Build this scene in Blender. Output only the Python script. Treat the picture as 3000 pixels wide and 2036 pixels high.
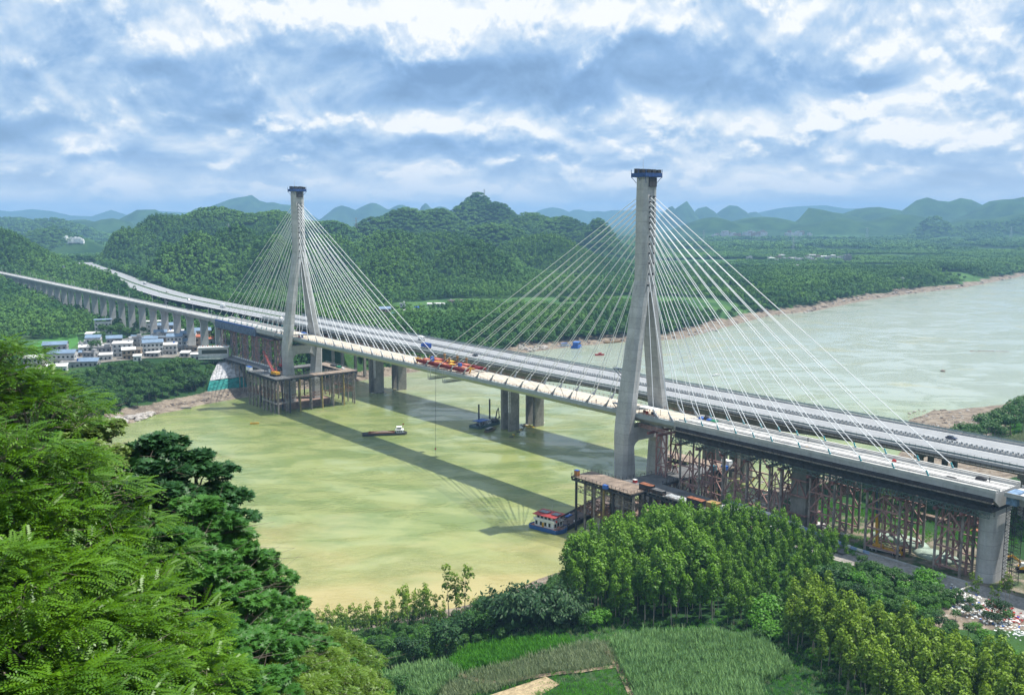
import bpy, math, random
import numpy as np
from mathutils import Vector, Matrix

random.seed(7)
RNG = np.random.default_rng(11)
SC = bpy.context.scene
COL = SC.collection
for o in list(bpy.data.objects):
    bpy.data.objects.remove(o)

# ------------------------------------------------------------------ camera, sky, sun, exposure
CAM_Z = 133.8
PITCH = math.atan(390 / 2800)
cam_d = bpy.data.cameras.new('camera')
cam_d.sensor_width = 36.0
cam_d.lens = 36.0 * 2800 / 3000
cam_d.clip_start = 0.5
cam_d.clip_end = 60000
cam = bpy.data.objects.new('camera', cam_d)
cam.location = (0, 0, CAM_Z)
cam.rotation_euler = (math.pi / 2 - PITCH, 0, 0)
COL.objects.link(cam)
SC.camera = cam
SC.render.resolution_x, SC.render.resolution_y = 1024, 694

SUN_EL, SUN_AZ = math.radians(66.0), math.radians(76.0)      # azimuth clockwise from +Y
sun_d = bpy.data.lights.new('sun', 'SUN')
sun_d.energy = 5.0
sun_d.angle = math.radians(0.5)
sun_d.color = (1.0, 0.955, 0.88)
sun = bpy.data.objects.new('sun', sun_d)
sv = Vector((math.sin(SUN_AZ) * math.cos(SUN_EL), math.cos(SUN_AZ) * math.cos(SUN_EL), math.sin(SUN_EL)))
sun.rotation_euler = sv.to_track_quat('Z', 'Y').to_euler()
sun.location = (300, 100, 900)
COL.objects.link(sun)

SC.view_settings.view_transform = 'Standard'
SC.view_settings.look = 'None'
SC.view_settings.gamma = 1.0
SC.view_settings.use_curve_mapping = False
SC.view_settings.exposure = 0.45
SC.render.engine = 'CYCLES'
cy = SC.cycles
cy.use_denoising = True
try:
    cy.denoiser = 'OPENIMAGEDENOISE'
    cy.denoising_input_passes = 'RGB_ALBEDO_NORMAL'
except Exception:
    pass
cy.max_bounces = 5
cy.diffuse_bounces = 2
cy.glossy_bounces = 2
cy.transmission_bounces = 3
cy.transparent_max_bounces = 4
cy.volume_bounces = 0
cy.use_adaptive_sampling = True
cy.adaptive_threshold = 0.02
cy.sample_clamp_indirect = 4.0


class NT:
    """short hand for building node trees"""
    def __init__(self, tree):
        self.t = tree

    def n(self, kind, **kw):
        nd = self.t.nodes.new(kind)
        for k, v in kw.items():
            if k.startswith('i_'):
                nd.inputs[k[2:].replace('_', ' ')].default_value = v
            else:
                setattr(nd, k, v)
        return nd

    def l(self, a, b):
        self.t.links.new(a, b)

    def math(self, op, a, b=None, c=None, clamp=False):
        nd = self.t.nodes.new('ShaderNodeMath')
        nd.operation = op
        nd.use_clamp = clamp
        for i, v in enumerate((a, b, c)):
            if v is None:
                continue
            if isinstance(v, (int, float)):
                nd.inputs[i].default_value = v
            else:
                self.t.links.new(v, nd.inputs[i])
        return nd.outputs[0]

    def mix(self, fac, a, b, mode='MIX'):
        nd = self.t.nodes.new('ShaderNodeMix')
        nd.data_type = 'RGBA'
        nd.blend_type = mode
        nd.clamp_factor = True
        for sock, v in ((nd.inputs[0], fac), (nd.inputs[6], a), (nd.inputs[7], b)):
            if isinstance(v, (int, float)):
                sock.default_value = v
            elif isinstance(v, (tuple, list)):
                sock.default_value = tuple(v) if len(v) == 4 else (*v, 1)
            else:
                self.t.links.new(v, sock)
        return nd.outputs[2]

    def ramp(self, fac, stops):
        nd = self.t.nodes.new('ShaderNodeValToRGB')
        el = nd.color_ramp.elements
        while len(el) < len(stops):
            el.new(0.5)
        for e, (p, c) in zip(el, stops):
            e.position = p
            e.color = (*c, 1) if isinstance(c, (tuple, list)) and len(c) == 3 else ((c, c, c, 1) if not isinstance(c, (tuple, list)) else c)
        self.t.links.new(fac, nd.inputs[0])
        return nd.outputs[0]

    def noise(self, vec, scale, detail=4.0, rough=0.55, dist=0.0, dims='3D'):
        nd = self.t.nodes.new('ShaderNodeTexNoise')
        nd.noise_dimensions = dims
        nd.inputs['Scale'].default_value = scale
        nd.inputs['Detail'].default_value = detail
        nd.inputs['Roughness'].default_value = rough
        nd.inputs['Distortion'].default_value = dist
        if vec is not None:
            self.t.links.new(vec, nd.inputs['Vector'])
        return nd.outputs[0]

    def mapr(self, v, a, b, c=0.0, d=1.0, smooth=True):
        nd = self.t.nodes.new('ShaderNodeMapRange')
        nd.interpolation_type = 'SMOOTHSTEP' if smooth else 'LINEAR'
        self.t.links.new(v, nd.inputs[0])
        for i, x in enumerate((a, b, c, d)):
            nd.inputs[i + 1].default_value = x
        return nd.outputs[0]


# ---- world: Nishita sky with a broken cloud deck mixed in by direction
SKY_STRENGTH = 0.10
world = bpy.data.worlds.new('World')
SC.world = world
world.use_nodes = True
world.cycles.sampling_method = 'MANUAL'
world.cycles.sample_map_resolution = 512
wt = world.node_tree
wt.nodes.clear()
w = NT(wt)
out = w.n('ShaderNodeOutputWorld')
bg = w.n('ShaderNodeBackground', i_Strength=SKY_STRENGTH)
w.l(bg.outputs[0], out.inputs[0])
sky = w.n('ShaderNodeTexSky', sky_type='NISHITA', sun_disc=False)
sky.sun_elevation = SUN_EL
sky.sun_rotation = SUN_AZ
sky.altitude = 100
sky.air_density = 1.6
sky.dust_density = 1.5
sky.ozone_density = 2.0
tc = w.n('ShaderNodeTexCoord')
sep = w.n('ShaderNodeSeparateXYZ')
w.l(tc.outputs['Generated'], sep.inputs[0])
X, Y, Z = sep.outputs
az = w.math('ARCTAN2', X, Y)
el = w.math('MAXIMUM', Z, 0.0)


def cloud_noise(dz, scale, detail, rough, seed, kx=1.0, ky=1.0, dist=0.0):
    e = w.math('ADD', el, dz)
    u = w.math('MULTIPLY', az, kx * 5.5)
    v = w.math('MULTIPLY', w.math('LOGARITHM', w.math('ADD', e, 0.10), math.e), ky * 1.75)
    cmb = w.n('ShaderNodeCombineXYZ')
    w.l(u, cmb.inputs[0]); w.l(v, cmb.inputs[1])
    cmb.inputs[2].default_value = seed
    return w.noise(cmb.outputs[0], scale, detail, rough, dist)


def blob(a0, e0, ra, re):
    """soft bump centred on an azimuth / elevation (sine) of the sky"""
    a = w.math('MULTIPLY', w.math('SUBTRACT', az, a0), 1 / ra)
    e = w.math('MULTIPLY', w.math('SUBTRACT', el, e0), 1 / re)
    r = w.math('ADD', w.math('MULTIPLY', a, a), w.math('MULTIPLY', e, e))
    return w.math('POWER', math.e, w.math('MULTIPLY', r, -1.0))


def AE(px, py):
    """azimuth and sine of elevation of a point of the sky (from its place in the photograph)"""
    a, b = (px - 1500) / 2800, (1018 - py) / 2800
    d = Vector((a, math.cos(PITCH) + b * math.sin(PITCH), -math.sin(PITCH) + b * math.cos(PITCH))).normalized()
    return math.atan2(d.x, d.y), d.z


def total(parts):
    acc = None
    for k, bl in parts:
        m = w.math('MULTIPLY', bl, k)
        acc = m if acc is None else w.math('ADD', acc, m)
    return acc


def PB(px, py, rx, ry):
    a, e = AE(px, py)
    return blob(a, e, rx / 2800, ry / 2800)


dark_raw = total([(1.0, PB(1250, 215, 420, 80)), (1.0, PB(1640, 262, 300, 62)), (0.75, PB(2020, 150, 420, 90)),
                  (0.75, PB(560, 200, 190, 45)), (0.75, PB(200, 395, 420, 60)), (0.8, PB(740, 320, 300, 50)),
                  (0.85, PB(2535, 245, 75, 38)), (0.55, PB(2980, 215, 90, 50)), (0.6, PB(1500, 420, 420, 40)),
                  (0.65, PB(2330, 240, 200, 45)), (0.55, PB(250, 60, 120, 60)), (0.4, PB(900, 470, 900, 40))])
light_raw = total([(1.0, PB(1330, 60, 480, 70)), (1.0, PB(2150, 40, 300, 55)), (0.7, PB(560, 110, 380, 75)),
                   (0.8, PB(1050, 350, 330, 34)), (0.9, PB(2180, 380, 160, 45)), (0.8, PB(2640, 350, 200, 60)),
                   (0.7, PB(190, 310, 110, 40)), (0.7, PB(1560, 225, 110, 22)), (0.6, PB(380, 350, 120, 36)), (0.6, PB(600, 350, 120, 30)),
                   (0.5, PB(1230, 485, 80, 26)), (0.45, PB(900, 480, 60, 20)), (0.45, PB(2900, 380, 200, 60)), (0.5, PB(2650, 150, 300, 80))])
n0 = cloud_noise(0.0, 1.75, 8.0, 0.50, 3.7, 1.0, 1.0, 0.35)
n1 = cloud_noise(0.015, 1.75, 8.0, 0.50, 3.7, 1.0, 1.0, 0.35)
n2 = cloud_noise(0.0, 4.6, 6.0, 0.52, 9.1, 1.0, 0.85, 0.12)
n3 = cloud_noise(0.007, 4.6, 6.0, 0.52, 9.1, 1.0, 0.85, 0.12)
relief = w.math('ADD', w.math('MULTIPLY', w.math('SUBTRACT', n0, n1), 2.0), w.math('MULTIPLY', w.math('SUBTRACT', n2, n3), 0.5))
lum = w.math('ADD', 0.66, relief)
lum = w.math('ADD', lum, w.math('MULTIPLY', w.math('SUBTRACT', n0, 0.5), 0.8))
lum = w.math('ADD', lum, w.math('MULTIPLY', w.math('SUBTRACT', n2, 0.5), 0.22))
ragged = w.math('ADD', -0.35, w.math('MULTIPLY', w.math('ADD', n2, n0), 1.3))
lum = w.math('SUBTRACT', lum, w.math('MULTIPLY', w.math('MULTIPLY', dark_raw, ragged), 0.40))
lum = w.math('ADD', lum, w.math('MULTIPLY', w.math('MULTIPLY', light_raw, ragged), 0.30))
puff = w.mapr(w.math('ADD', w.math('ADD', n2, w.math('MULTIPLY', n0, 0.55)), w.math('MULTIPLY', w.math('SUBTRACT', light_raw, w.math('MULTIPLY', dark_raw, 0.7)), 0.13)), 0.74, 0.99)
lum = w.math('ADD', lum, w.math('MULTIPLY', puff, w.math('ADD', 0.10, w.math('MULTIPLY', w.math('SUBTRACT', n2, n3), 2.2))))
cl = w.ramp(lum, [(0.05, (0.16, 0.275, 0.46)), (0.36, (0.225, 0.365, 0.58)), (0.60, (0.36, 0.49, 0.66)), (0.86, (0.61, 0.67, 0.735)), (1.08, (0.75, 0.765, 0.78))])
low = w.mapr(el, 0.0, 0.075)
cl = w.mix(w.math('ADD', 0.30, w.math('MULTIPLY', low, 0.70)), (0.50, 0.58, 0.68), cl)
boost = w.n('ShaderNodeVectorMath', operation='SCALE')
w.l(cl, boost.inputs[0]); boost.inputs['Scale'].default_value = 1.0 / SKY_STRENGTH
cover = w.math('ADD', 0.86, w.math('MULTIPLY', n0, 0.2), clamp=True)
skymix = w.mix(cover, sky.outputs[0], boost.outputs[0])
w.l(skymix, bg.inputs[0])

# ------------------------------------------------------------------ helpers
TH = math.radians(128.6)
CT, ST = math.cos(TH), math.sin(TH)
ORX, ORY = 56.91, 409.98          # foot of the near tower


def W(s, t=0.0):
    """bridge frame (s along the bridge to the far tower, t towards the camera side) to world x, y"""
    return ORX + CT * s - ST * t, ORY + ST * s + CT * t


def ray(px, py):
    a, b = (px - 1500) / 2800, (1018 - py) / 2800
    return Vector((a, math.cos(PITCH) + b * math.sin(PITCH), -math.sin(PITCH) + b * math.cos(PITCH)))


def at(px, py, z):
    """surveyed ground position: where the sight line meets the level z"""
    d = ray(px, py)
    k = (z - CAM_Z) / d.z
    return d.x * k, d.y * k


def unit(v):
    return v / np.linalg.norm(v)


class MB:
    """collects vertices and faces for ONE mesh"""
    def __init__(self):
        self.v, self.f, self.k = [], [], 0

    def add(self, vs, fs):
        self.v.append(np.asarray(vs, float).reshape(-1, 3))
        k = self.k
        self.f.extend([tuple(i + k for i in f) for f in fs])
        self.k += len(self.v[-1])

    def box(self, c, d, rz=0.0):
        x, y, z = d[0] / 2, d[1] / 2, d[2] / 2
        p = np.array([(-x, -y, -z), (x, -y, -z), (x, y, -z), (-x, y, -z), (-x, -y, z), (x, -y, z), (x, y, z), (-x, y, z)])
        if rz:
            c_, s_ = math.cos(rz), math.sin(rz)
            p = np.stack([p[:, 0] * c_ - p[:, 1] * s_, p[:, 0] * s_ + p[:, 1] * c_, p[:, 2]], 1)
        self.add(p + np.array(c), [(0, 3, 2, 1), (4, 5, 6, 7), (0, 1, 5, 4), (1, 2, 6, 5), (2, 3, 7, 6), (3, 0, 4, 7)])
        return self

    def b2(self, x0, x1, y0, y1, z0, z1):
        return self.box(((x0 + x1) / 2, (y0 + y1) / 2, (z0 + z1) / 2), (abs(x1 - x0), abs(y1 - y0), abs(z1 - z0)))

    def bar(self, a, b, w, h=None):
        a, b = np.array(a, float), np.array(b, float)
        h = w if h is None else h
        d = b - a
        L = np.linalg.norm(d)
        if L < 1e-6:
            return self
        d /= L
        up = np.array((0, 0, 1.0)) if abs(d[2]) < 0.95 else np.array((1.0, 0, 0))
        r = unit(np.cross(d, up)); u = np.cross(r, d)
        ps = []
        for q in (a, b):
            for i, j in ((-1, -1), (1, -1), (1, 1), (-1, 1)):
                ps.append(q + r * i * w / 2 + u * j * h / 2)
        self.add(ps, [(0, 1, 2, 3), (7, 6, 5, 4), (0, 4, 5, 1), (1, 5, 6, 2), (2, 6, 7, 3), (3, 7, 4, 0)])
        return self

    def tube(self, a, b, r0, r1=None, n=8, cap=True):
        a, b = np.array(a, float), np.array(b, float)
        r1 = r0 if r1 is None else r1
        d = unit(b - a)
        up = np.array((0, 0, 1.0)) if abs(d[2]) < 0.95 else np.array((1.0, 0, 0))
        r = unit(np.cross(d, up)); u = np.cross(r, d)
        an = np.arange(n) * 2 * math.pi / n
        ring = np.cos(an)[:, None] * r + np.sin(an)[:, None] * u
        fs = [(i, (i + 1) % n, n + (i + 1) % n, n + i) for i in range(n)]
        if cap:
            fs += [tuple(range(n - 1, -1, -1)), tuple(range(n, 2 * n))]
        self.add(np.vstack([a + ring * r0, b + ring * r1]), fs)
        return self

    def prism(self, poly, z0, z1):
        n = len(poly)
        ar = sum(poly[i][0] * poly[(i + 1) % n][1] - poly[(i + 1) % n][0] * poly[i][1] for i in range(n))
        if ar < 0:
            poly = poly[::-1]
        vs = [(x, y, z0) for x, y in poly] + [(x, y, z1) for x, y in poly]
        fs = [tuple(range(n - 1, -1, -1)), tuple(range(n, 2 * n))] + [(i, (i + 1) % n, n + (i + 1) % n, n + i) for i in range(n)]
        self.add(vs, fs)
        return self

    def loft(self, rings, cap=True):
        """rings: list of equal-length closed loops of 3-D points"""
        m = len(rings[0])
        fs = []
        for k in range(len(rings) - 1):
            for i in range(m):
                fs.append((k * m + i, k * m + (i + 1) % m, (k + 1) * m + (i + 1) % m, (k + 1) * m + i))
        if cap:
            fs.append(tuple(range(m - 1, -1, -1)))
            fs.append(tuple((len(rings) - 1) * m + i for i in range(m)))
        self.add(np.vstack([np.array(r) for r in rings]), fs)
        return self

    def mesh(self, name, mat=None, smooth=False):
        me = bpy.data.meshes.new(name)
        if self.v:
            me.from_pydata(np.vstack(self.v).tolist(), [], self.f)
        if mat:
            me.materials.append(mat)
        if smooth:
            me.polygons.foreach_set('use_smooth', [True] * len(me.polygons))
        me.update()
        return me

    def obj(self, name, mat, parent=None, smooth=False):
        return link(name, self.mesh(name, mat, smooth), parent)


def quads_mesh(name, V, mat, attrs=None, k=4):
    """V: (n,k,3) array of separate k-gons as one mesh, quickly"""
    n = len(V)
    me = bpy.data.meshes.new(name)
    me.vertices.add(n * k); me.loops.add(n * k); me.polygons.add(n)
    me.vertices.foreach_set('co', np.ascontiguousarray(V, dtype=np.float32).ravel())
    me.loops.foreach_set('vertex_index', np.arange(n * k, dtype=np.int32))
    me.polygons.foreach_set('loop_start', np.arange(0, n * k, k, dtype=np.int32))
    me.polygons.foreach_set('loop_total', np.full(n, k, dtype=np.int32))
    if mat:
        me.materials.append(mat)
    for nm, arr in (attrs or {}).items():
        a = me.attributes.new(nm, 'FLOAT', 'FACE')
        a.data.foreach_set('value', np.asarray(arr, dtype=np.float32))
    me.update(calc_edges=True)
    return me


def link(name, me, parent=None, loc=None, rz=None, scale=None):
    o = bpy.data.objects.new(name, me)
    COL.objects.link(o)
    if parent is not None:
        o.parent = parent
    if loc is not None:
        o.location = loc
    if rz is not None:
        o.rotation_euler = (0, 0, rz)
    if scale is not None:
        o.scale = scale if isinstance(scale, (tuple, list)) else (scale,) * 3
    return o


def tag(o, label, cat, group=None):
    o['label'] = label
    o['category'] = cat
    if group:
        o['group'] = group
    return o


def thing(name, label, cat, loc=(0, 0, 0), rz=0.0, group=None):
    o = bpy.data.objects.new(name, None)
    COL.objects.link(o)
    o.empty_display_size = 2
    o.location = loc
    o.rotation_euler = (0, 0, rz)
    return tag(o, label, cat, group)


def bridge_thing(name, label, cat, group=None, s=0, t=0, z=0):
    x, y = W(s, t)
    return thing(name, label, cat, (x, y, z), TH, group)


def copy_tree(o, parent=None):
    c = o.copy()
    COL.objects.link(c)
    if parent is not None:
        c.parent = parent
    for ch in KIDS(o):
        copy_tree(ch, c)
    return c


def KIDS(o):
    return [c for c in bpy.data.objects if c.parent == o]


# ---- materials
MATS = {}


def M(name, col, rough=0.7, metal=0.0, var=0.18, scale=0.35, bump=0.0, streak=0.0, spec=0.3, pour=0.0):
    """painted / mineral surface with mottled wear in object space"""
    if name in MATS:
        return MATS[name]
    m = bpy.data.materials.new(name)
    m.use_nodes = True
    nt = NT(m.node_tree)
    p = m.node_tree.nodes['Principled BSDF']
    p.inputs['Roughness'].default_value = rough
    p.inputs['Metallic'].default_value = metal
    p.inputs['Specular IOR Level'].default_value = spec
    g = nt.n('ShaderNodeNewGeometry')
    a = nt.noise(g.outputs['Position'], scale, 5, 0.6)
    b = nt.noise(g.outputs['Position'], scale * 7, 3, 0.6)
    f = nt.math('ADD', nt.math('MULTIPLY', a, 0.65), nt.math('MULTIPLY', b, 0.35))
    dark = tuple(c * (1 - var * 1.6) for c in col)
    lite = tuple(min(1, c * (1 + var * 1.2)) for c in col)
    c = nt.mix(nt.mapr(f, 0.32, 0.68), dark, lite)
    if streak:
        sp = nt.n('ShaderNodeMapping')
        sp.inputs['Scale'].default_value = (0.45, 0.45, 0.035)
        nt.l(g.outputs['Position'], sp.inputs[0])
        st = nt.noise(sp.outputs[0], 1.0, 4, 0.6)
        c = nt.mix(nt.math('MULTIPLY', nt.mapr(st, 0.5, 0.75), streak), c, tuple(x * 0.45 for x in col))
    if pour:
        sx = nt.n('ShaderNodeSeparateXYZ')
        nt.l(g.outputs['Position'], sx.inputs[0])
        fr = nt.math('FRACT', nt.math('DIVIDE', sx.outputs[2], pour))
        ln = nt.math('LESS_THAN', fr, 0.05)
        c = nt.mix(nt.math('MULTIPLY', ln, 0.55), c, tuple(x * 0.5 for x in col))
        wn = nt.n('ShaderNodeTexWhiteNoise', noise_dimensions='1D')
        nt.l(nt.math('FLOOR', nt.math('DIVIDE', sx.outputs[2], pour)), wn.inputs['W'])
        c = nt.mix(nt.math('MULTIPLY', wn.outputs['Value'], 0.34), c, tuple(x * 0.62 for x in col))
    nt.l(c, p.inputs['Base Color'])
    if bump:
        bp = nt.n('ShaderNodeBump', i_Strength=bump, i_Distance=0.1)
        nt.l(b, bp.inputs['Height'])
        nt.l(bp.outputs[0], p.inputs['Normal'])
    MATS[name] = m
    return m


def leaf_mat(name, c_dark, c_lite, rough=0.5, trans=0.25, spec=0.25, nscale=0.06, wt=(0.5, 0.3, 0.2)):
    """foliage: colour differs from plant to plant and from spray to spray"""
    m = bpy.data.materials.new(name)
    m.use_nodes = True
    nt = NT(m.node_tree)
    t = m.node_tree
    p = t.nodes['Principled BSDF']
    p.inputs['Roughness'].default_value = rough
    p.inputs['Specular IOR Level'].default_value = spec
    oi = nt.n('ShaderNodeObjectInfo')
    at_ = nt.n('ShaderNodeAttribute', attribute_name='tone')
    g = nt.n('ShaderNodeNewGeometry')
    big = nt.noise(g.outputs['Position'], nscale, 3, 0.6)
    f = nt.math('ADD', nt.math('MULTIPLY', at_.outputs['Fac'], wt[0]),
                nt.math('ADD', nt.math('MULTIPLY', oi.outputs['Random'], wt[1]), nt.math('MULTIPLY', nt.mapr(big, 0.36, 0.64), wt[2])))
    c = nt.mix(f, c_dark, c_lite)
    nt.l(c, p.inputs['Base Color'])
    if trans:
        tr = nt.n('ShaderNodeBsdfTranslucent')
        nt.l(nt.mix(0.5, c, c_lite), tr.inputs[0])
        mx = nt.n('ShaderNodeMixShader')
        mx.inputs[0].default_value = trans
        nt.l(p.outputs[0], mx.inputs[1]); nt.l(tr.outputs[0], mx.inputs[2])
        nt.l(mx.outputs[0], t.nodes['Material Output'].inputs[0])
    return m


# value noise for terrain in numpy
_perm = RNG.permutation(512)
_rnd = RNG.random(512)


def vnoise(x, y):
    xi, yi = np.floor(x).astype(int), np.floor(y).astype(int)
    fx, fy = x - xi, y - yi
    fx, fy = fx * fx * (3 - 2 * fx), fy * fy * (3 - 2 * fy)
    h = lambda a, b: _rnd[_perm[(_perm[a % 512] + b) % 512]]
    return (h(xi, yi) * (1 - fx) + h(xi + 1, yi) * fx) * (1 - fy) + (h(xi, yi + 1) * (1 - fx) + h(xi + 1, yi + 1) * fx) * fy


def fbm(x, y, sc, oc=4):
    v, a, tot = 0, 1.0, 0
    for i in range(oc):
        v = v + a * vnoise(x / sc + 17.3 * i, y / sc + 5.1 * i)
        tot += a; a *= 0.5; sc = sc / 2.05
    return v / tot - 0.5
# ------------------------------------------------------------------ terrain
FAR_BANK = [(2600, 3300), (1650, 2650), (1118, 2091), (841, 1766), (676, 1620), (532, 1467), (416, 1317), (351, 1276), (251, 1128), (185, 1025), (118, 1000),
            (72, 971), (40, 946), (14, 922), (-25, 880), (-70, 820), (-114, 772), (-150, 735), (-200, 690), (-217, 669), (-227, 649),
            (-240, 631), (-245, 605), (-262, 588), (-310, 555), (-420, 480), (-700, 330), (-1500, 0)]
NEAR_BANK = [(2600, 2500), (1800, 2000), (1000, 1250), (640, 930), (440, 765), (350, 668), (317, 657), (286, 645), (264, 622), (244, 590), (232, 545), (190, 498),
             (140, 468), (121, 447), (104, 424), (92, 402), (74, 386), (52, 376), (30, 358), (10, 340), (-5, 322), (-24, 312), (-50, 303),
             (-80, 297), (-110, 296), (-160, 290), (-260, 250), (-500, 120), (-1200, -400)]
RIV = np.array(FAR_BANK + NEAR_BANK[::-1], float)


def seg_dist(px, py, line):
    d = np.full(px.shape, 1e12)
    L = np.array(line, float)
    for (x0, y0), (x1, y1) in zip(L[:-1], L[1:]):
        dx, dy = x1 - x0, y1 - y0
        t = np.clip(((px - x0) * dx + (py - y0) * dy) / (dx * dx + dy * dy), 0, 1)
        d = np.minimum(d, (px - x0 - t * dx) ** 2 + (py - y0 - t * dy) ** 2)
    return np.sqrt(d)


def inside(px, py, poly):
    r = np.zeros(px.shape, bool)
    n = len(poly)
    for i in range(n):
        x0, y0 = poly[i]; x1, y1 = poly[(i + 1) % n]
        c = (y0 > py) != (y1 > py)
        with np.errstate(divide='ignore', invalid='ignore'):
            xs = (x1 - x0) * (py - y0) / (y1 - y0 + 1e-12) + x0
        r ^= c & (px < xs)
    return r


def sst(a, b, x):
    t = np.clip((x - a) / (b - a), 0, 1)
    return t * t * (3 - 2 * t)


# hills: (column of the crest in the photograph, row of the crest, distance, half width in columns, depth factor)
HILLS = [
    (-150, 620, 1560, 210, 1.0), (-420, 560, 1700, 260, 1.0),
    (640, 610, 2050, 150, 1.0), (825, 617, 2050, 130, 1.0), (480, 648, 1950, 95, 1.1), (380, 690, 1850, 75, 1.1), (980, 640, 2050, 90, 1.0),
    (295, 735, 1800, 45, 1.2),
    (700, 655, 1500, 95, 1.0), (590, 690, 1420, 75, 1.0), (480, 735, 1380, 60, 1.0), (800, 700, 1430, 70, 1.0), (400, 775, 1370, 50, 1.0),
    (1185, 602, 2400, 100, 0.8), (1290, 606, 2450, 95, 0.8), (1090, 632, 2350, 70, 0.9),
    (1402, 566, 2850, 62, 0.9), (1365, 596, 2800, 80, 0.9), (1462, 596, 2780, 80, 0.9), (1545, 614, 2650, 110, 0.8), (1650, 632, 2550, 110, 0.8), (1752, 630, 2450, 46, 1.0),
    (960, 704, 1560, 120, 0.8), (1150, 698, 1660, 130, 0.8), (1300, 684, 1800, 120, 0.8), (1440, 650, 2150, 120, 0.7), (1580, 698, 1850, 130, 0.8),
    (1380, 738, 1540, 110, 0.8), (1150, 748, 1420, 95, 0.9), (880, 740, 1400, 70, 0.9),
    (2690, 572, 6200, 62, 1.0), (2800, 588, 6200, 95, 1.0), (2950, 578, 5600, 110, 1.0), (3080, 555, 5600, 120, 1.0), (2560, 612, 6000, 120, 1.0),
    (2372, 616, 5400, 34, 1.3), (2440, 632, 5400, 90, 1.0), (2230, 640, 5200, 110, 0.7), (2080, 645, 5000, 80, 0.7), (2640, 640, 5000, 120, 0.7),
    (2728, 654, 4500, 30, 1.4), (2850, 650, 4700, 100, 0.9), (3000, 635, 4700, 110, 0.9), (2450, 655, 4900, 100, 0.7),
    (2000, 602, 7600, 30, 1.0), (2062, 612, 8200, 40, 1.0), (1965, 612, 7800, 30, 1.0), (2140, 614, 8600, 50, 1.0), (2210, 606, 9500, 30, 1.0),
    (2400, 595, 12500, 42, 1.0), (2450, 603, 12500, 40, 1.0), (2335, 606, 12500, 60, 1.0), (2260, 610, 12500, 50, 1.0), (2520, 612, 12000, 60, 1.0),
    (1742, 600, 12500, 32, 1.0), (1690, 609, 12500, 45, 1.0), (1620, 615, 12000, 60, 1.0), (1800, 612, 12500, 50, 1.0), (1870, 614, 12500, 50, 1.0), (1930, 612, 12500, 40, 1.0),
    (742, 573, 8200, 36, 1.0), (700, 585, 8200, 36, 1.0), (660, 597, 8200, 36, 1.0), (622, 592, 8100, 13, 1.0), (800, 597, 8200, 45, 1.0), (590, 612, 8200, 40, 1.0), (860, 603, 8300, 50, 1.0),
    (465, 611, 6200, 26, 1.0), (430, 622, 6200, 34, 1.0), (400, 632, 6100, 40, 1.0), (505, 618, 6100, 25, 1.0),
    (1095, 594, 8800, 50, 1.0), (1010, 606, 8800, 45, 1.0), (1175, 606, 8800, 45, 1.0), (1247, 597, 8300, 18, 1.0), (1290, 610, 8300, 45, 1.0),
    (110, 620, 12000, 45, 1.0), (60, 626, 12000, 40, 1.0), (175, 628, 12000, 40, 1.0), (330, 628, 12000, 50, 1.0), (-30, 624, 12000, 50, 1.0), (490, 607, 12500, 35, 1.0), (540, 614, 12500, 40, 1.0),
    (60, 644, 4700, 110, 0.9), (230, 645, 5200, 70, 0.9), (330, 650, 4900, 70, 0.9), (150, 655, 4200, 90, 0.9), (-60, 640, 4500, 120, 0.9),
    (170, 672, 3000, 38, 1.0), (110, 690, 2900, 40, 1.0), (250, 700, 2800, 45, 1.0),
]


def hills_z(x, y):
    acc = np.zeros(x.shape)
    for (px, py, d, hw, df) in HILLS:
        cx = (px - 1500) / 2800 * d
        h = CAM_Z + (628 - py + (16 if d > 3000 else 0)) / 2800 * d - 14
        rx = hw / 2800 * d * 1.25
        ry = max(rx * df, 60) if d < 3000 else max(rx * df, 150)
        q = ((x - cx) / rx) ** 2 + ((y - d) / ry) ** 2
        k = q < 6
        if not k.any():
            continue
        b = np.zeros(x.shape)
        b[k] = h * np.exp(-q[k] * (0.95 if d < 3000 else 0.85)) * (1 - sst(4.0, 6.0, q[k]))
        acc += b ** 4
    return acc ** 0.25


ROAD_H = [(465, -76), (580, -76), (667, -76), (743, -76.5), (818, -79), (936, -92), (1077, -111), (1254, -140), (1400, -160), (1535, -180), (1680, -205)]   # centre of the highway, bridge frame


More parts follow.
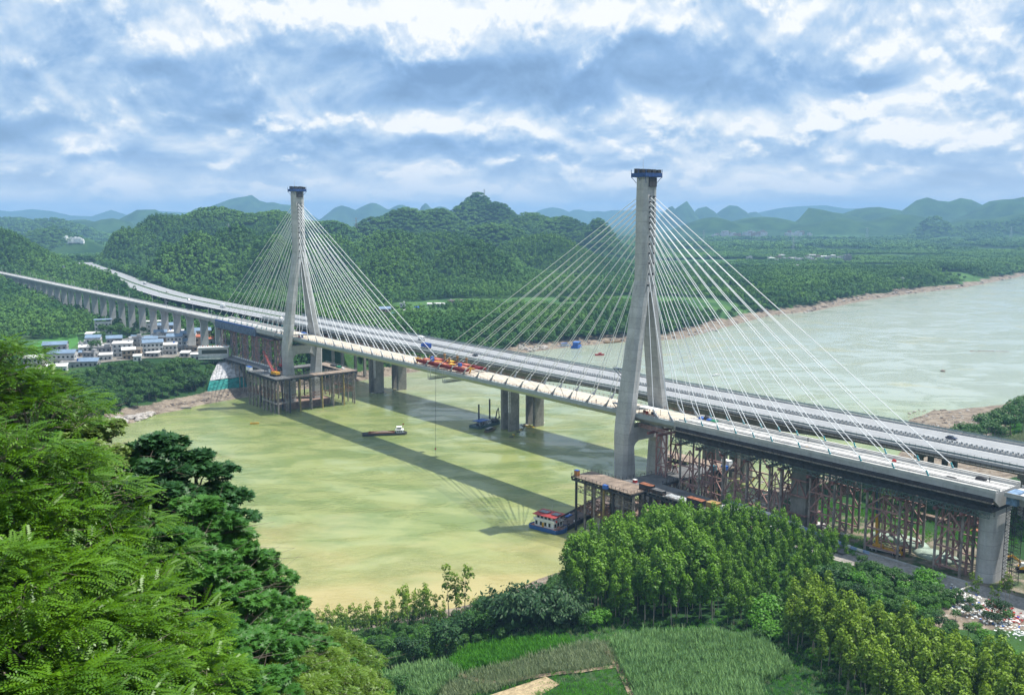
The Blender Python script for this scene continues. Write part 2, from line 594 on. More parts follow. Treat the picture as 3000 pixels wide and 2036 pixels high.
def terrain(x, y):
    x = np.asarray(x, float); y = np.asarray(y, float)
    shp = x.shape
    x = x.ravel(); y = y.ravel()
    ins = inside(x, y, RIV)
    df_, dn = seg_dist(x, y, FAR_BANK), seg_dist(x, y, NEAR_BANK)
    d = np.minimum(df_, dn)
    far = df_ < dn
    n1 = fbm(x, y, 60, 4); n2 = fbm(x + 900, y, 14, 3)
    dd = d * (1 + 0.5 * n1)
    zf = 4.2 * sst(0, 20, dd) + 14.5 * sst(14, 62, dd) + n1 * 3 * sst(10, 60, d) + n2 * 1.2 * sst(2, 12, d)
    zf = zf + 6 * fbm(x, y, 420, 3) * sst(60, 400, d)
    low = sst(150, 230, x) * sst(400, 460, y)                  # gravel bar upstream of the bridges
    zn = 3.0 * sst(0, 14, dd) + 15.5 * sst(10, 48, dd) + n2 * 0.9 * sst(2, 12, d)
    zl = 1.6 * sst(0, 25, dd) + 15 * sst(45, 130, dd) + n2 * 0.7
    zn = zn * (1 - low) + zl * low
    zn = zn * (1 - 0.40 * (1 - sst(-15, 22, x)))
    z = np.where(far, zf, zn)
    z = np.where(ins, -0.25 * np.minimum(d, 20) - 0.05, z)
    # karst hill under the camera
    cone = 102.6 - 0.905 * x - 0.169 * y - 0.03 * np.maximum(0, y - 55) ** 2 + 3.0 * fbm(x, y, 16, 3)
    cone = np.where(x > -6, cone - 0.35 * (x + 6), cone)
    cone = np.minimum(cone, 124 + 0.02 * (60 - y))
    z = np.where(~far, np.maximum(z, cone), z)
    # hills beyond the river
    hz = hills_z(x, y)
    rough = 1 + 0.34 * fbm(x, y, 320, 3) * sst(20, 90, hz)
    z = np.where(far & (~ins), np.maximum(z, 0) + hz * rough * sst(20, 240, d) * (1 - 0.12 * sst(40, 120, hz)), z)
    z = np.where(far & ~ins, np.minimum(z, 500), z)
    # benches cut for the railway viaduct and the highway
    s = (x - ORX) * CT + (y - ORY) * ST
    t = -(x - ORX) * ST + (y - ORY) * CT
    k = (s > 380) & far
    tc_ = np.interp(s, [p[0] for p in ROAD_H], [p[1] for p in ROAD_H])
    dist = np.abs(t - tc_)
    lvl = np.interp(s, [300, 420, 520, 2000], [20, 30, 40.3, 40.3])
    f = (1 - sst(24, 60, dist)) * sst(400, 470, s)
    z = np.where(k, z * (1 - f) + lvl * f, z)
    # viaduct valley
    f2 = (1 - sst(12, 90, np.abs(t))) * sst(430, 480, s) * (1 - sst(1420, 1480, s))
    z = np.where(k, np.where(z > 16, z * (1 - f2) + np.interp(s, [460, 760, 1000, 1200, 1440], [17, 17, 22, 30, 40]) * f2, z), z)
    # work yard beside the near end of the bridge
    yard = (1 - sst(34, 60, np.abs(t - 8))) * (1 - sst(-100, -78, s)) 
    z = np.where(~far & ~ins, z * (1 - yard) + 19.6 * yard + n2 * 0.25 * yard, z)
    return z.reshape(shp)


def graded(a, parts):
    v = [a]
    for end, step in parts:
        n = max(1, int(round((end - v[-1]) / step)))
        v += list(np.linspace(v[-1], end, n + 1)[1:])
    return np.array(v)


gx = graded(-9000, [(-3000, 250), (-1300, 60), (-420, 22), (-70, 8), (130, 5), (420, 8), (1300, 24), (3000, 70), (9000, 250)])
gy = graded(-200, [(0, 40), (60, 10), (190, 6), (620, 6), (1150, 9), (2900, 20), (5000, 50), (9000, 130), (16000, 300)])
GX, GY = np.meshgrid(gx, gy)
GZ = terrain(GX, GY)
nx_, ny_ = len(gx), len(gy)
me = bpy.data.meshes.new('ground')
idx = np.arange(nx_ * ny_).reshape(ny_, nx_)
quad = np.stack([idx[:-1, :-1], idx[:-1, 1:], idx[1:, 1:], idx[1:, :-1]], -1).reshape(-1, 4)
me.vertices.add(nx_ * ny_); me.loops.add(quad.size); me.polygons.add(len(quad))
me.vertices.foreach_set('co', np.stack([GX, GY, GZ], -1).astype(np.float32).ravel())
me.loops.foreach_set('vertex_index', quad.astype(np.int32).ravel())
me.polygons.foreach_set('loop_start', np.arange(0, quad.size, 4, dtype=np.int32))
me.polygons.foreach_set('loop_total', np.full(len(quad), 4, dtype=np.int32))
me.polygons.foreach_set('use_smooth', [True] * len(quad))
me.update(calc_edges=True)
# masks for the ground material: how far above the water, how far from the bank
X_, Y_ = GX.ravel(), GY.ravel()
INS = inside(X_, Y_, RIV)
DB = np.minimum(seg_dist(X_, Y_, FAR_BANK), seg_dist(X_, Y_, NEAR_BANK))
a = me.attributes.new('bank', 'FLOAT', 'POINT')
lowm = sst(150, 230, X_) * sst(400, 460, Y_) * (Y_ < 720) * (X_ < 420)
mud = (1 - sst(14 + 34 * lowm, 26 + 50 * lowm, DB * (1 + 0.8 * fbm(X_, Y_, 40, 3))))
S_ = (X_ - ORX) * CT + (Y_ - ORY) * ST
T_ = -(X_ - ORX) * ST + (Y_ - ORY) * CT
yardm = (1 - sst(20, 34, np.abs(T_ + 2) + 8 * fbm(X_, Y_, 18, 3))) * (1 - sst(-98, -60, S_)) * (S_ > -420)
mud = np.maximum(mud, 1 - sst(.7, 1.2, np.hypot((X_ - 138) / 26, (Y_ - 263) / 13)))
mud = np.where(INS, 1, np.maximum(mud, yardm * 0.5 * (Y_ < 520)))
a.data.foreach_set('value', mud.astype(np.float32))
gm = bpy.data.materials.new('ground')
gm.use_nodes = True
nt = NT(gm.node_tree)
pb = gm.node_tree.nodes['Principled BSDF']
pb.inputs['Roughness'].default_value = 0.95
pb.inputs['Specular IOR Level'].default_value = 0.1
g = nt.n('ShaderNodeNewGeometry')
bk = nt.n('ShaderNodeAttribute', attribute_name='bank')
a1 = nt.noise(g.outputs['Position'], 0.012, 6, 0.6)
a2 = nt.noise(g.outputs['Position'], 0.16, 5, 0.65)
a3 = nt.noise(g.outputs['Position'], 0.9, 3, 0.6)
green = nt.mix(nt.mapr(a1, 0.35, 0.65), (0.016, 0.050, 0.016), (0.042, 0.095, 0.026))
green = nt.mix(nt.math('MULTIPLY', nt.mapr(a2, 0.45, 0.7), 0.6), green, (0.018, 0.045, 0.014))
fa = nt.n('ShaderNodeAttribute', attribute_name='field')
strp = nt.noise(g.outputs['Position'], 0.035, 3, 0.5)
crop_c = nt.mix(nt.mapr(strp, 0.4, 0.6), (0.036, 0.092, 0.030), (0.070, 0.145, 0.042))
green = nt.mix(nt.mapr(nt.math('ADD', fa.outputs['Fac'], nt.math('MULTIPLY', nt.math('SUBTRACT', a2, 0.5), 0.3)), 0.05, 0.2), green, crop_c)
soil = nt.mix(nt.mapr(a2, 0.35, 0.65), (0.12, 0.095, 0.075), (0.26, 0.215, 0.165))
soil = nt.mix(nt.math('MULTIPLY', nt.mapr(a3, 0.55, 0.7), 0.7), soil, (0.36, 0.33, 0.29))
edge = nt.math('ADD', bk.outputs['Fac'], nt.math('MULTIPLY', nt.math('SUBTRACT', a2, 0.5), 0.7))
nt.l(nt.mix(nt.mapr(edge, 0.35, 0.6), green, soil), pb.inputs['Base Color'])
bp = nt.n('ShaderNodeBump', i_Strength=0.8, i_Distance=1.5)
nt.l(a2, bp.inputs['Height']); nt.l(bp.outputs[0], pb.inputs['Normal'])
me.materials.append(gm)
ground = link('ground', me)
ground['kind'] = 'structure'

# ---- river
wm = bpy.data.materials.new('river_water')
wm.use_nodes = True
nt = NT(wm.node_tree)
pb = wm.node_tree.nodes['Principled BSDF']
g = nt.n('ShaderNodeNewGeometry')
mp = nt.n('ShaderNodeMapping')
mp.inputs['Rotation'].default_value = (0, 0, math.radians(-38))
mp.inputs['Scale'].default_value = (0.009, 0.016, 1)
nt.l(g.outputs['Position'], mp.inputs[0])
f1 = nt.noise(mp.outputs[0], 1.0, 7, 0.58, 0.9)
f2 = nt.noise(mp.outputs[0], 3.3, 6, 0.6, 0.7)
sp = nt.n('ShaderNodeSeparateXYZ'); nt.l(g.outputs['Position'], sp.inputs[0])
# silt plume hugs the near bank and the bend on the left; upstream the sky's reflection is mixed into the colour as a paler tone
near = nt.math('ADD', nt.math('MULTIPLY', sp.outputs[1], 1.0), nt.math('MULTIPLY', sp.outputs[0], -0.25))
silt = nt.mapr(nt.math('ADD', near, nt.math('MULTIPLY', nt.math('SUBTRACT', f1, 0.5), 330)), 300, 440, 1, 0)
up = nt.mapr(nt.math('ADD', nt.math('ADD', sp.outputs[1], nt.math('MULTIPLY', sp.outputs[0], 0.5)), nt.math('MULTIPLY', nt.math('SUBTRACT', f1, 0.5), 300)), 560, 900)
c = nt.mix(nt.mapr(f2, 0.38, 0.62), (0.170, 0.220, 0.068), (0.265, 0.300, 0.110))
c = nt.mix(silt, c, (0.385, 0.325, 0.140))
c = nt.mix(up, c, (0.300, 0.345, 0.275))
c = nt.mix(nt.math('MULTIPLY', nt.mapr(f1, 0.58, 0.70), 0.55), c, (0.36, 0.34, 0.16))
nt.l(c, pb.inputs['Base Color'])
pb.inputs['Roughness'].default_value = 0.12
pb.inputs['IOR'].default_value = 1.33
pb.inputs['Specular IOR Level'].default_value = 0.5
mw = nt.n('ShaderNodeMapping')
mw.inputs['Rotation'].default_value = (0, 0, math.radians(-30))
mw.inputs['Scale'].default_value = (0.28, 0.75, 1)
nt.l(g.outputs['Position'], mw.inputs[0])
h1 = nt.noise(mw.outputs[0], 1.0, 5, 0.62, 0.6)
calm = nt.mapr(nt.noise(mp.outputs[0], 2.1, 4, 0.6, 1.2), 0.42, 0.60, 0.12, 1.0)
bp = nt.n('ShaderNodeBump', i_Distance=0.9)
nt.l(nt.math('MULTIPLY', calm, 0.9), bp.inputs['Strength'])
nt.l(h1, bp.inputs['Height']); nt.l(bp.outputs[0], pb.inputs['Normal'])
wme = bpy.data.meshes.new('river')
# the water fills the channel: a sheet cut to the river's own outline, tucked a little into both banks
off = []
wme.from_pydata([(-1600, -450, 0), (2700, -450, 0), (2700, 3500, 0), (-1600, 3500, 0)], [], [(0, 1, 2, 3)])
wme.materials.append(wm)
river = link('river', wme)
river['kind'] = 'structure'

# ---- air: one even pale volume round everything
hz_ = MB().b2(-15000, 15000, -600, 17500, float(GZ.min()) - 1.0, max(165.0, float(GZ.max()) + 25))
print('ground range', GZ.min(), GZ.max())
hm = bpy.data.materials.new('haze')
hm.use_nodes = True
hm.node_tree.nodes.clear()
nt = NT(hm.node_tree)
ho = nt.n('ShaderNodeOutputMaterial')
pv = nt.n('ShaderNodeVolumePrincipled')
pv.inputs['Color'].default_value = (0.34, 0.62, 0.96, 1)
pv.inputs['Density'].default_value = 0.000098
pv.inputs['Anisotropy'].default_value = 0.0
nt.l(pv.outputs[0], ho.inputs['Volume'])
haze = hz_.obj('haze', hm)
haze['kind'] = 'stuff'
hm.volume_intersection_method if hasattr(hm, 'volume_intersection_method') else None
# ------------------------------------------------------------------ materials of the works
m_conc = M('pale_concrete', (0.44, 0.44, 0.43), 0.8, var=0.14, scale=0.16, streak=0.6, pour=4.5)
m_conc_d = M('weathered_concrete', (0.235, 0.225, 0.20), 0.85, var=0.22, scale=0.12, streak=0.55)
m_conc_w = M('fresh_concrete', (0.50, 0.49, 0.465), 0.85, var=0.10, scale=0.3)
m_slab = M('sandy_deck', (0.50, 0.445, 0.36), 0.9, var=0.14, scale=0.22)
m_steelgrey = M('grey_painted_steel', (0.30, 0.34, 0.36), 0.45, var=0.05, scale=0.1)
m_joint = M('dark_joint', (0.03, 0.03, 0.03), 0.8, var=0.05)
m_cable = M('white_cable_sheath', (0.82, 0.83, 0.84), 0.4, var=0.03)
m_teal = M('teal_cap', (0.05, 0.30, 0.33), 0.5, var=0.05)
m_rust = M('rusty_steel', (0.20, 0.105, 0.065), 0.85, var=0.35, scale=0.8)
m_rail = M('red_lead_rail', (0.26, 0.12, 0.08), 0.7, var=0.2)
m_purple = M('primer_steel', (0.34, 0.20, 0.18), 0.7, var=0.25, scale=0.3)
m_pile = M('weathered_pile', (0.27, 0.235, 0.21), 0.8, var=0.35, scale=0.5, streak=0.4)
m_pile_y = M('ochre_pile', (0.36, 0.27, 0.10), 0.8, var=0.3, scale=0.4)
m_dark = M('dark_steel', (0.045, 0.045, 0.05), 0.7, var=0.3, scale=0.6)
m_bailey = M('green_grey_truss', (0.12, 0.16, 0.15), 0.6, var=0.2)
m_blue = M('blue_sheet', (0.035, 0.12, 0.42), 0.5, var=0.12, scale=0.5)
m_bluegrey = M('blue_grey_net', (0.13, 0.17, 0.24), 0.8, var=0.3, scale=0.6)
m_red = M('red_paint', (0.40, 0.035, 0.03), 0.5, var=0.2, scale=0.6)
m_yel = M('yellow_paint', (0.62, 0.33, 0.025), 0.5, var=0.15, scale=0.6)
m_white = M('white_paint', (0.78, 0.78, 0.76), 0.5, var=0.06)
m_glass = M('dark_glass', (0.02, 0.028, 0.035), 0.12, var=0.05, spec=0.6)
m_deckplate = M('steel_deck_plate', (0.28, 0.215, 0.165), 0.85, var=0.30, scale=0.25)
m_deckgrey = M('grey_deck_plate', (0.135, 0.135, 0.135), 0.8, var=0.25, scale=0.2)
m_asph = M('worn_asphalt', (0.27, 0.28, 0.29), 0.9, var=0.06, scale=0.2)
m_rubber = M('black_rubber', (0.02, 0.02, 0.02), 0.8, var=0.1)
m_galv = M('galvanised_steel', (0.42, 0.43, 0.44), 0.5, var=0.1)

S2 = 328.5
DECK = 49.4
# ------------------------------------------------------------------ the railway bridge being built
bridge = bridge_thing('cable_stayed_bridge', 'pale concrete cable-stayed railway bridge with two A-shaped towers and white stay cables', 'bridge')


def tower_meshes():
    def corner(z):
        return float(np.interp(z, [0, 20, 40, 44, 101, 106, 151], [12.2, 12.6, 12.7, 12.3, 3.75, 2.7, 2.5]))

    def inner(z):
        return float(np.interp(z, [0, 20, 32, 42, 50, 96, 101], [7.0, 7.4, 8.6, 9.6, 8.3, 1.7, 0.8]))

    def half(z):
        return float(np.interp(z, [0, 20, 40, 51, 80, 104, 151], [3.7, 3.8, 4.3, 4.4, 3.8, 3.45, 3.3]))
    legs = []
    for sg in (1, -1):
        m = MB()
        rings = []
        for z in (4, 20, 32, 39, 42, 45, 51, 60, 70, 80, 90, 98, 101):
            c, i, h = corner(z), inner(z), half(z)
            ch = 1.45
            o = c + ch
            ring = [(-h, i, z), (h, i, z), (h, c, z), (h - ch, o, z), (-h + ch, o, z), (-h, c, z)]
            rings.append([(x, y * sg, zz) for x, y, zz in (ring if sg > 0 else ring[::-1])])
        m.loft(rings)
        legs.append(m.mesh('leg', m_conc))
    m = MB()
    rings = []
    for z in (100.9, 103, 106, 120, 135, 150):
        c, h = corner(z), half(z)
        ch = 1.45
        o = c + ch
        g = 0.9
        rings.append([(-h, -c, z), (-h + ch, -o, z), (h - ch, -o, z), (h, -c, z), (h, -g - .5, z), (h - .45, -g, z), (h - .45, g, z), (h, g + .5, z), (h, c, z), (h - ch, o, z), (-h + ch, o, z), (-h, c, z),
                      (-h, g + .5, z), (-h + .45, g, z), (-h + .45, -g, z), (-h, -g - .5, z)])
    m.loft(rings)
    shaft = m.mesh('shaft', m_conc)
    # cross beam with rounded haunches
    m = MB()
    prof = [(-9.4, 43.0), (9.4, 43.0), (9.4, 33.0), (8.2, 34.4), (6.9, 36.1), (5.2, 37.0), (-5.2, 37.0), (-6.9, 36.1), (-8.2, 34.4), (-9.4, 33.0)]
    m.loft([[(-3.2, y, z) for y, z in prof], [(3.2, y, z) for y, z in prof]])
    beam = m.mesh('crossbeam', m_conc)
    m = MB()
    an = [(7, -13), (10, -10), (10, 10), (7, 13), (-7, 13), (-10, 10), (-10, -10), (-7, -13)]
    m.prism([(x * 1.05, y * 1.35) for x, y in an], -4, 4.3)
    cap = m.mesh('pile_cap', m_rust if False else M('stained_cap', (0.25, 0.17, 0.13), 0.9, var=0.25, scale=0.3, streak=0.4))
    # climbing platform round the head
    m = MB()
    for z0, z1 in ((149.2, 149.5),):
        m.b2(-4.25, 4.25, -4.9, 4.9, z0, z1)
    for x in (-4.25, 4.25):
        m.b2(x - .06, x + .06, -4.9, 4.9, 149.5, 150.9)
    for y in (-4.9, 4.9):
        m.b2(-4.25, 4.25, y - .06, y + .06, 149.5, 150.9)
    for x in (-4.25, 0, 4.25):
        for y in (-4.9, 4.9):
            m.bar((x, y, 149), (x, y, 152.4), 0.16)
            m.bar((x * 0.95, y, 149.2), (x * 0.66, y * 0.66, 146.8), 0.2)
    plat = m.mesh('climbing_platform', M('navy_sheet', (0.03, 0.075, 0.22), 0.6, var=0.25, scale=0.6))
    m = MB()
    for k in range(9):
        m.box((-3.5 + (k % 3) * 3.1, -3.4 + (k // 3) * 3.2, 151.6), (1.6, 1.9, 1.4 + 0.5 * ((k * 7) % 3)))
    m.b2(-3.9, -3.3, -2.2, 2.2, 145.2, 149)
    gear = m.mesh('formwork_gear', m_dark)
    m = MB()
    m.tube((1, 1.2, 151), (1, 1.2, 157), 0.10, 0.05, 5)
    rod = m.mesh('lightning_rod', m_galv)
    return legs, shaft, beam, cap, plat, gear, rod


legs_, shaft_, beam_, cap_, plat_, gear_, rod_ = tower_meshes()
ZA = [141 - 2.15 * k if k < 5 else None for k in range(13)]
ZA = [141.0, 138.8, 136.7, 134.6, 132.4, 130.1, 127.5, 124.4, 121.2, 117.4, 113.2, 108.6, 103.9]
SIDE = [16.0, 24.6, 31.9, 40.7, 48.7, 57.3, 65.8, 74.0, 86.0, 98.4, 110.4, 122.5, 134.4]
MAIN = [15.2 + 12 * k for k in range(13)]

m = MB(); m.tube((0, 0, 0), (0, 0, 1), 1, 1, 6)
unit_tube = {}


def tube_mesh(name, mat):
    if (name, mat.name) not in unit_tube:
        mm = MB(); mm.tube((0, 0, 0), (0, 0, 1), 1, 1, 6)
        unit_tube[(name, mat.name)] = mm.mesh(name, mat, True)
    return unit_tube[(name, mat.name)]


def rod_obj(name, a, b, r, mat, parent):
    a, b = Vector(a), Vector(b)
    o = link(name, tube_mesh(name, mat), parent)
    d = b - a
    o.location = a
    o.rotation_euler = d.to_track_quat('Z', 'Y').to_euler()
    o.scale = (r, r, d.length)
    return o


# anchor fin on the deck edge: a triangular plate leaning the way of its cable
def fin_mesh():
    mm = MB()
    y = 0.22
    prof = [(-1.1, 0), (0.9, 0), (1.9, 2.0), (1.45, 2.3), (0.2, 1.1)]
    mm.loft([[(x, -y, z) for x, z in prof], [(x, y, z) for x, z in prof]])
    mm.tube((1.7, 0, 2.3), (2.5, 0, 3.3), 0.34, 0.30, 6)
    return mm.mesh('anchor_plate', M('anchor_plate_paint', (0.33, 0.36, 0.39), 0.5, var=0.08))


fin_ = fin_mesh()
cap_mesh = MB(); cap_mesh.tube((0, 0, 0), (0.9, 0, 1.7), 0.30, 0.26, 6)
cap_me = cap_mesh.mesh('cable_cap', m_teal)

for s0, sgn_main in ((0.0, 1), (S2, -1)):
    tw = link('tower', None, bridge, (s0, 0, 0))
    tw['label'] = 'concrete tower ' + ('in front, nearer the eucalyptus grove' if s0 == 0 else 'at the far end, beside the village bank')
    link('leg', legs_[0], tw); link('leg', legs_[1], tw)
    for nm, me_ in (('shaft', shaft_), ('crossbeam', beam_), ('pile_cap', cap_), ('climbing_platform', plat_), ('formwork_gear', gear_), ('lightning_rod', rod_)):
        link(nm, me_, tw)
    soc = MB()
    for dirn, arr in ((sgn_main, MAIN), (-sgn_main, SIDE)):
        for k in range(13):
            za = ZA[12 - k]
            for tt in (1, -1):
                y_t = max(1.25, 0.0 if za > 106 else (106 - za) * 0.28 + 1.2)
                hs = 3.35 if za > 104 else 3.5
                a = (s0 + dirn * hs, tt * y_t, za)
                concrete_side = (dirn == -sgn_main) and k >= 2
                if concrete_side:
                    b = (s0 + dirn * arr[k], tt * 8.0, 50.8)
                    c = link('cable_cap', cap_me, bridge, (s0 + dirn * arr[k] + 0.0, tt * 8.0, 50.2))
                    c.rotation_euler = (0, 0, 0 if dirn < 0 else math.pi)
                    aim = math.atan2(za - 50.8, arr[k] - 3.3)
                    c.rotation_euler = (0, 0, 0 if dirn < 0 else math.pi)
                else:
                    b = (s0 + dirn * (arr[k] - 2.2), tt * 7.75, 52.0)
                    f = link('anchor_plate', fin_, bridge, (s0 + dirn * arr[k], tt * 7.75, DECK))
                    f.rotation_euler = (0, 0, math.pi if dirn > 0 else 0)
                rod_obj('stay_cable', a, b, 0.145, m_cable, bridge)
                soc.box((dirn * (hs + 0.1), tt * y_t, za), (0.7, 0.55, 0.8))
    so_ = soc.obj('cable_sockets', m_dark, tw); so_['kind'] = 'stuff'

# steel girder in segments
seg = MB()
prof = [(-8.35, 49.35), (8.35, 49.35), (8.35, 47.55), (5.0, 45.3), (-5.0, 45.3), (-8.35, 47.55)]
SEGL = 11.9
seg.loft([[(0.06, y, z) for y, z in prof][::-1], [(SEGL - 0.06, y, z) for y, z in prof][::-1]])
seg_me = seg.mesh('girder_segment', m_steelgrey)
s = -26.0
while s < S2 + 25:
    link('girder_segment', seg_me, bridge, (s, 0, 0))
    s += SEGL
SEND = s
core = MB(); core.b2(-26, SEND, -8.1, 8.1, 47.7, 49.2)
core.obj('girder_core', m_joint, bridge)
sl = MB(); sl.b2(-25.9, SEND, -7.1, 7.1, 49.36, 49.50)
sl.obj('deck_slab', m_slab, bridge)
# concrete ends cast on falsework
for a, b, nm in ((-156.0, -26.1, 'right'), (SEND + 0.1, 475.0, 'left')):
    cg = MB()
    prof = [(-8.4, 49.30), (8.4, 49.30), (8.4, 46.9), (5.2, 44.6), (-5.2, 44.6), (-8.4, 46.9)]
    cg.loft([[(a, y, z) for y, z in prof][::-1], [(b, y, z) for y, z in prof][::-1]])
    cg.obj('concrete_girder', m_conc, bridge)
    dk = MB(); dk.b2(a, b, -5.4, 5.4, 49.31, 49.46)
    dk.obj('deck_slab', m_conc_w, bridge)
    for y in (-1, 1):
        k_ = MB()
        k_.b2(a, b, y * 8.4 - .02 * y, y * 7.6, 49.32, 50.25)
        k_.b2(a, b, y * 6.7, y * 6.35, 49.32, 50.0)
        k_.b2(a, b, y * 5.75, y * 5.4, 49.32, 50.35)
        k_.obj('parapet_wall', m_conc_w, bridge)
    trk = MB()
    for y in (-3.2, -1.8, 1.8, 3.2):
        trk.b2(a, b, y - .09, y + .09, 49.46, 49.62)
    trk.obj('kerb_line', M('damp_concrete', (0.42, 0.41, 0.40), 0.8), bridge)


def railing(parent, name, pts, h, mat, step=3.0, r=0.05, rails=(0.5, 1.0)):
    """posts and rails along a 3-D polyline"""
    mm = MB()
    for a, b in zip(pts[:-1], pts[1:]):
        a, b = np.array(a, float), np.array(b, float)
        L = np.linalg.norm(b - a)
        n = max(1, int(round(L / step)))
        for i in range(n + 1):
            p = a + (b - a) * i / n
            mm.bar(p, p + (0, 0, h), r * 1.6)
        for f in rails:
            mm.bar(a + (0, 0, h * f), b + (0, 0, h * f), r)
    return mm.obj(name, mat, parent)


for y in (8.1, -8.1):
    for a, b in ((5.5, S2 - 5.5), (-26, -5.5), (S2 + 5.5, SEND)):
        railing(bridge, 'railing', [(a, y, DECK), (b, y, DECK)], 1.15, m_rail, 3.0, 0.07)

# formwork and site walkway under the near concrete span
fw = MB()
fw.b2(-155.5, -27, -8.9, 8.9, 43.2, 44.5)
for i in range(86):
    x = -155 + i * 1.5
    for y in (8.6, -8.6):
        fw.bar((x, y, 43.2), (x, y * 1.02, 46.9), 0.16)
        fw.bar((x, y, 44.2), (x, y * 0.7, 44.2), 0.25)
for z in (44.6, 45.4, 46.2):
    for y in (8.75, -8.75):
        fw.bar((-155.5, y, z), (-27, y, z), 0.14)
fw.b2(-155.5, -27, 8.45, 8.58, 44.4, 47.7)
fw.b2(-155.5, -27, -8.58, -8.45, 44.4, 47.7)
fw.obj('formwork', m_dark, bridge)
wk = MB()
wk.b2(-156, -27, 8.9, 10.4, 46.3, 46.4)
wk.b2(-156, -27, 10.36, 10.42, 46.4, 46.8)
wk.obj('site_walkway', M('walkway_board', (0.22, 0.19, 0.17), 0.9, var=0.3), bridge)
railing(bridge, 'railing', [(-156, 10.4, 46.4), (-27, 10.4, 46.4)], 1.3, m_dark, 1.6, 0.05, (0.35, 0.7, 1.0))
railing(bridge, 'railing', [(-156, 8.1, 50.25), (-27, 8.1, 50.25)], 0.9, m_galv, 4, 0.03, (1.0,))


def truss(parent, name, a, b, h, mat, panel=3.0, w=0.14, ww=0.10, cross=True):
    a, b = np.array(a, float), np.array(b, float)
    mm = MB()
    n = max(1, int(round(np.linalg.norm(b - a) / panel)))
    up = np.array((0, 0, h))
    mm.bar(a, b, w); mm.bar(a + up, b + up, w)
    for i in range(n + 1):
        p = a + (b - a) * i / n
        mm.bar(p, p + up, ww)
        if i < n:
            q = a + (b - a) * (i + 1) / n
            mm.bar(p, q + up, ww)
            if cross:
                mm.bar(p + up, q, ww)
    return mm.obj(name, mat, parent)


for y in (9.3, 5.5, 1.8, -1.8, -5.5, -9.3):
    truss(bridge, 'bailey_truss', (-155, y, 41.3), (-26, y, 41.3), 1.75, m_bailey, 2.6, 0.2, 0.16)
# light truss walkway between the tower and the concrete span
truss(bridge, 'erection_truss', (-26, 6.5, 43.0), (-4, 6.5, 43.6), 1.3, m_purple, 2.0, 0.25, 0.16)
truss(bridge, 'erection_truss', (-26, -6.5, 43.0), (-4, -6.5, 43.6), 1.3, m_purple, 2.0, 0.25, 0.16)
# netted formwork on the far concrete span
sc_ = MB()
sc_.b2(386, 463, 9.2, 9.35, 44.6, 49.2)
sc_.b2(386, 463, -9.35, -9.2, 44.6, 49.2)
sc_.b2(386, 386.15, -9.2, 9.2, 44.2, 48)
sc_.b2(386, 463, -9.2, 9.2, 43.6, 44.3)
for i in range(26):
    sc_.bar((386 + i * 3.08, 9.45, 43.6), (386 + i * 3.08, 9.45, 50.2), 0.2)
sc_.obj('netting_screen', m_bluegrey, bridge)
st = MB(); st.b2(388, 463, 9.36, 9.5, 49.2, 50.3)
st.obj('blue_tarpaulin', m_blue, bridge)
# bracket platforms on the near tower's outer flank
for zz, xx in ((67, 4.2), (51.5, 4.4)):
    bk_ = MB()
    bk_.b2(xx, xx + 6, 6.0, 8.2, zz, zz + 0.25)
    bk_.bar((xx + 5.6, 6.2, zz), (xx - 0.2, 6.2, zz - 4), 0.25)
    bk_.bar((xx + 5.6, 8, zz), (xx - 0.2, 8, zz - 4), 0.25)
    for i in range(4):
        bk_.bar((xx + 6, 6 + i * .7, zz), (xx + 6, 6 + i * .7, zz + 1.1), 0.1)
    bk_.obj('bracket_platform', M('slate_steel', (0.10, 0.13, 0.18), 0.6), bridge)
# ------------------------------------------------------------------ highway bridge behind
hw = bridge_thing('highway_bridge', 'grey twin concrete highway bridge on tall wall piers behind the new railway bridge', 'bridge')
HZ = 41.4
HP = [12.0, 175.0, 338.0]


def hdepth(s):
    d = min(abs(s - p) for p in HP)
    lim = 81.5 if s < 338 and s > 12 else 100.0
    return 3.2 + 5.8 * max(0.0, 1 - d / lim) ** 1.9


def girder(s0, s1, yc, wtop, wbot, depth, step=4.0):
    mm = MB()
    n = max(2, int((s1 - s0) / step))
    rings = []
    for i in range(n + 1):
        s = s0 + (s1 - s0) * i / n
        h = depth(s)
        rings.append([(s, yc - wtop / 2, HZ), (s, yc + wtop / 2, HZ), (s, yc + wtop / 2, HZ - .35), (s, yc + wbot / 2, HZ - 1.0), (s, yc + wbot / 2, HZ - h),
                      (s, yc - wbot / 2, HZ - h), (s, yc - wbot / 2, HZ - 1.0), (s, yc - wtop / 2, HZ - .35)][::-1])
    mm.loft(rings)
    return mm


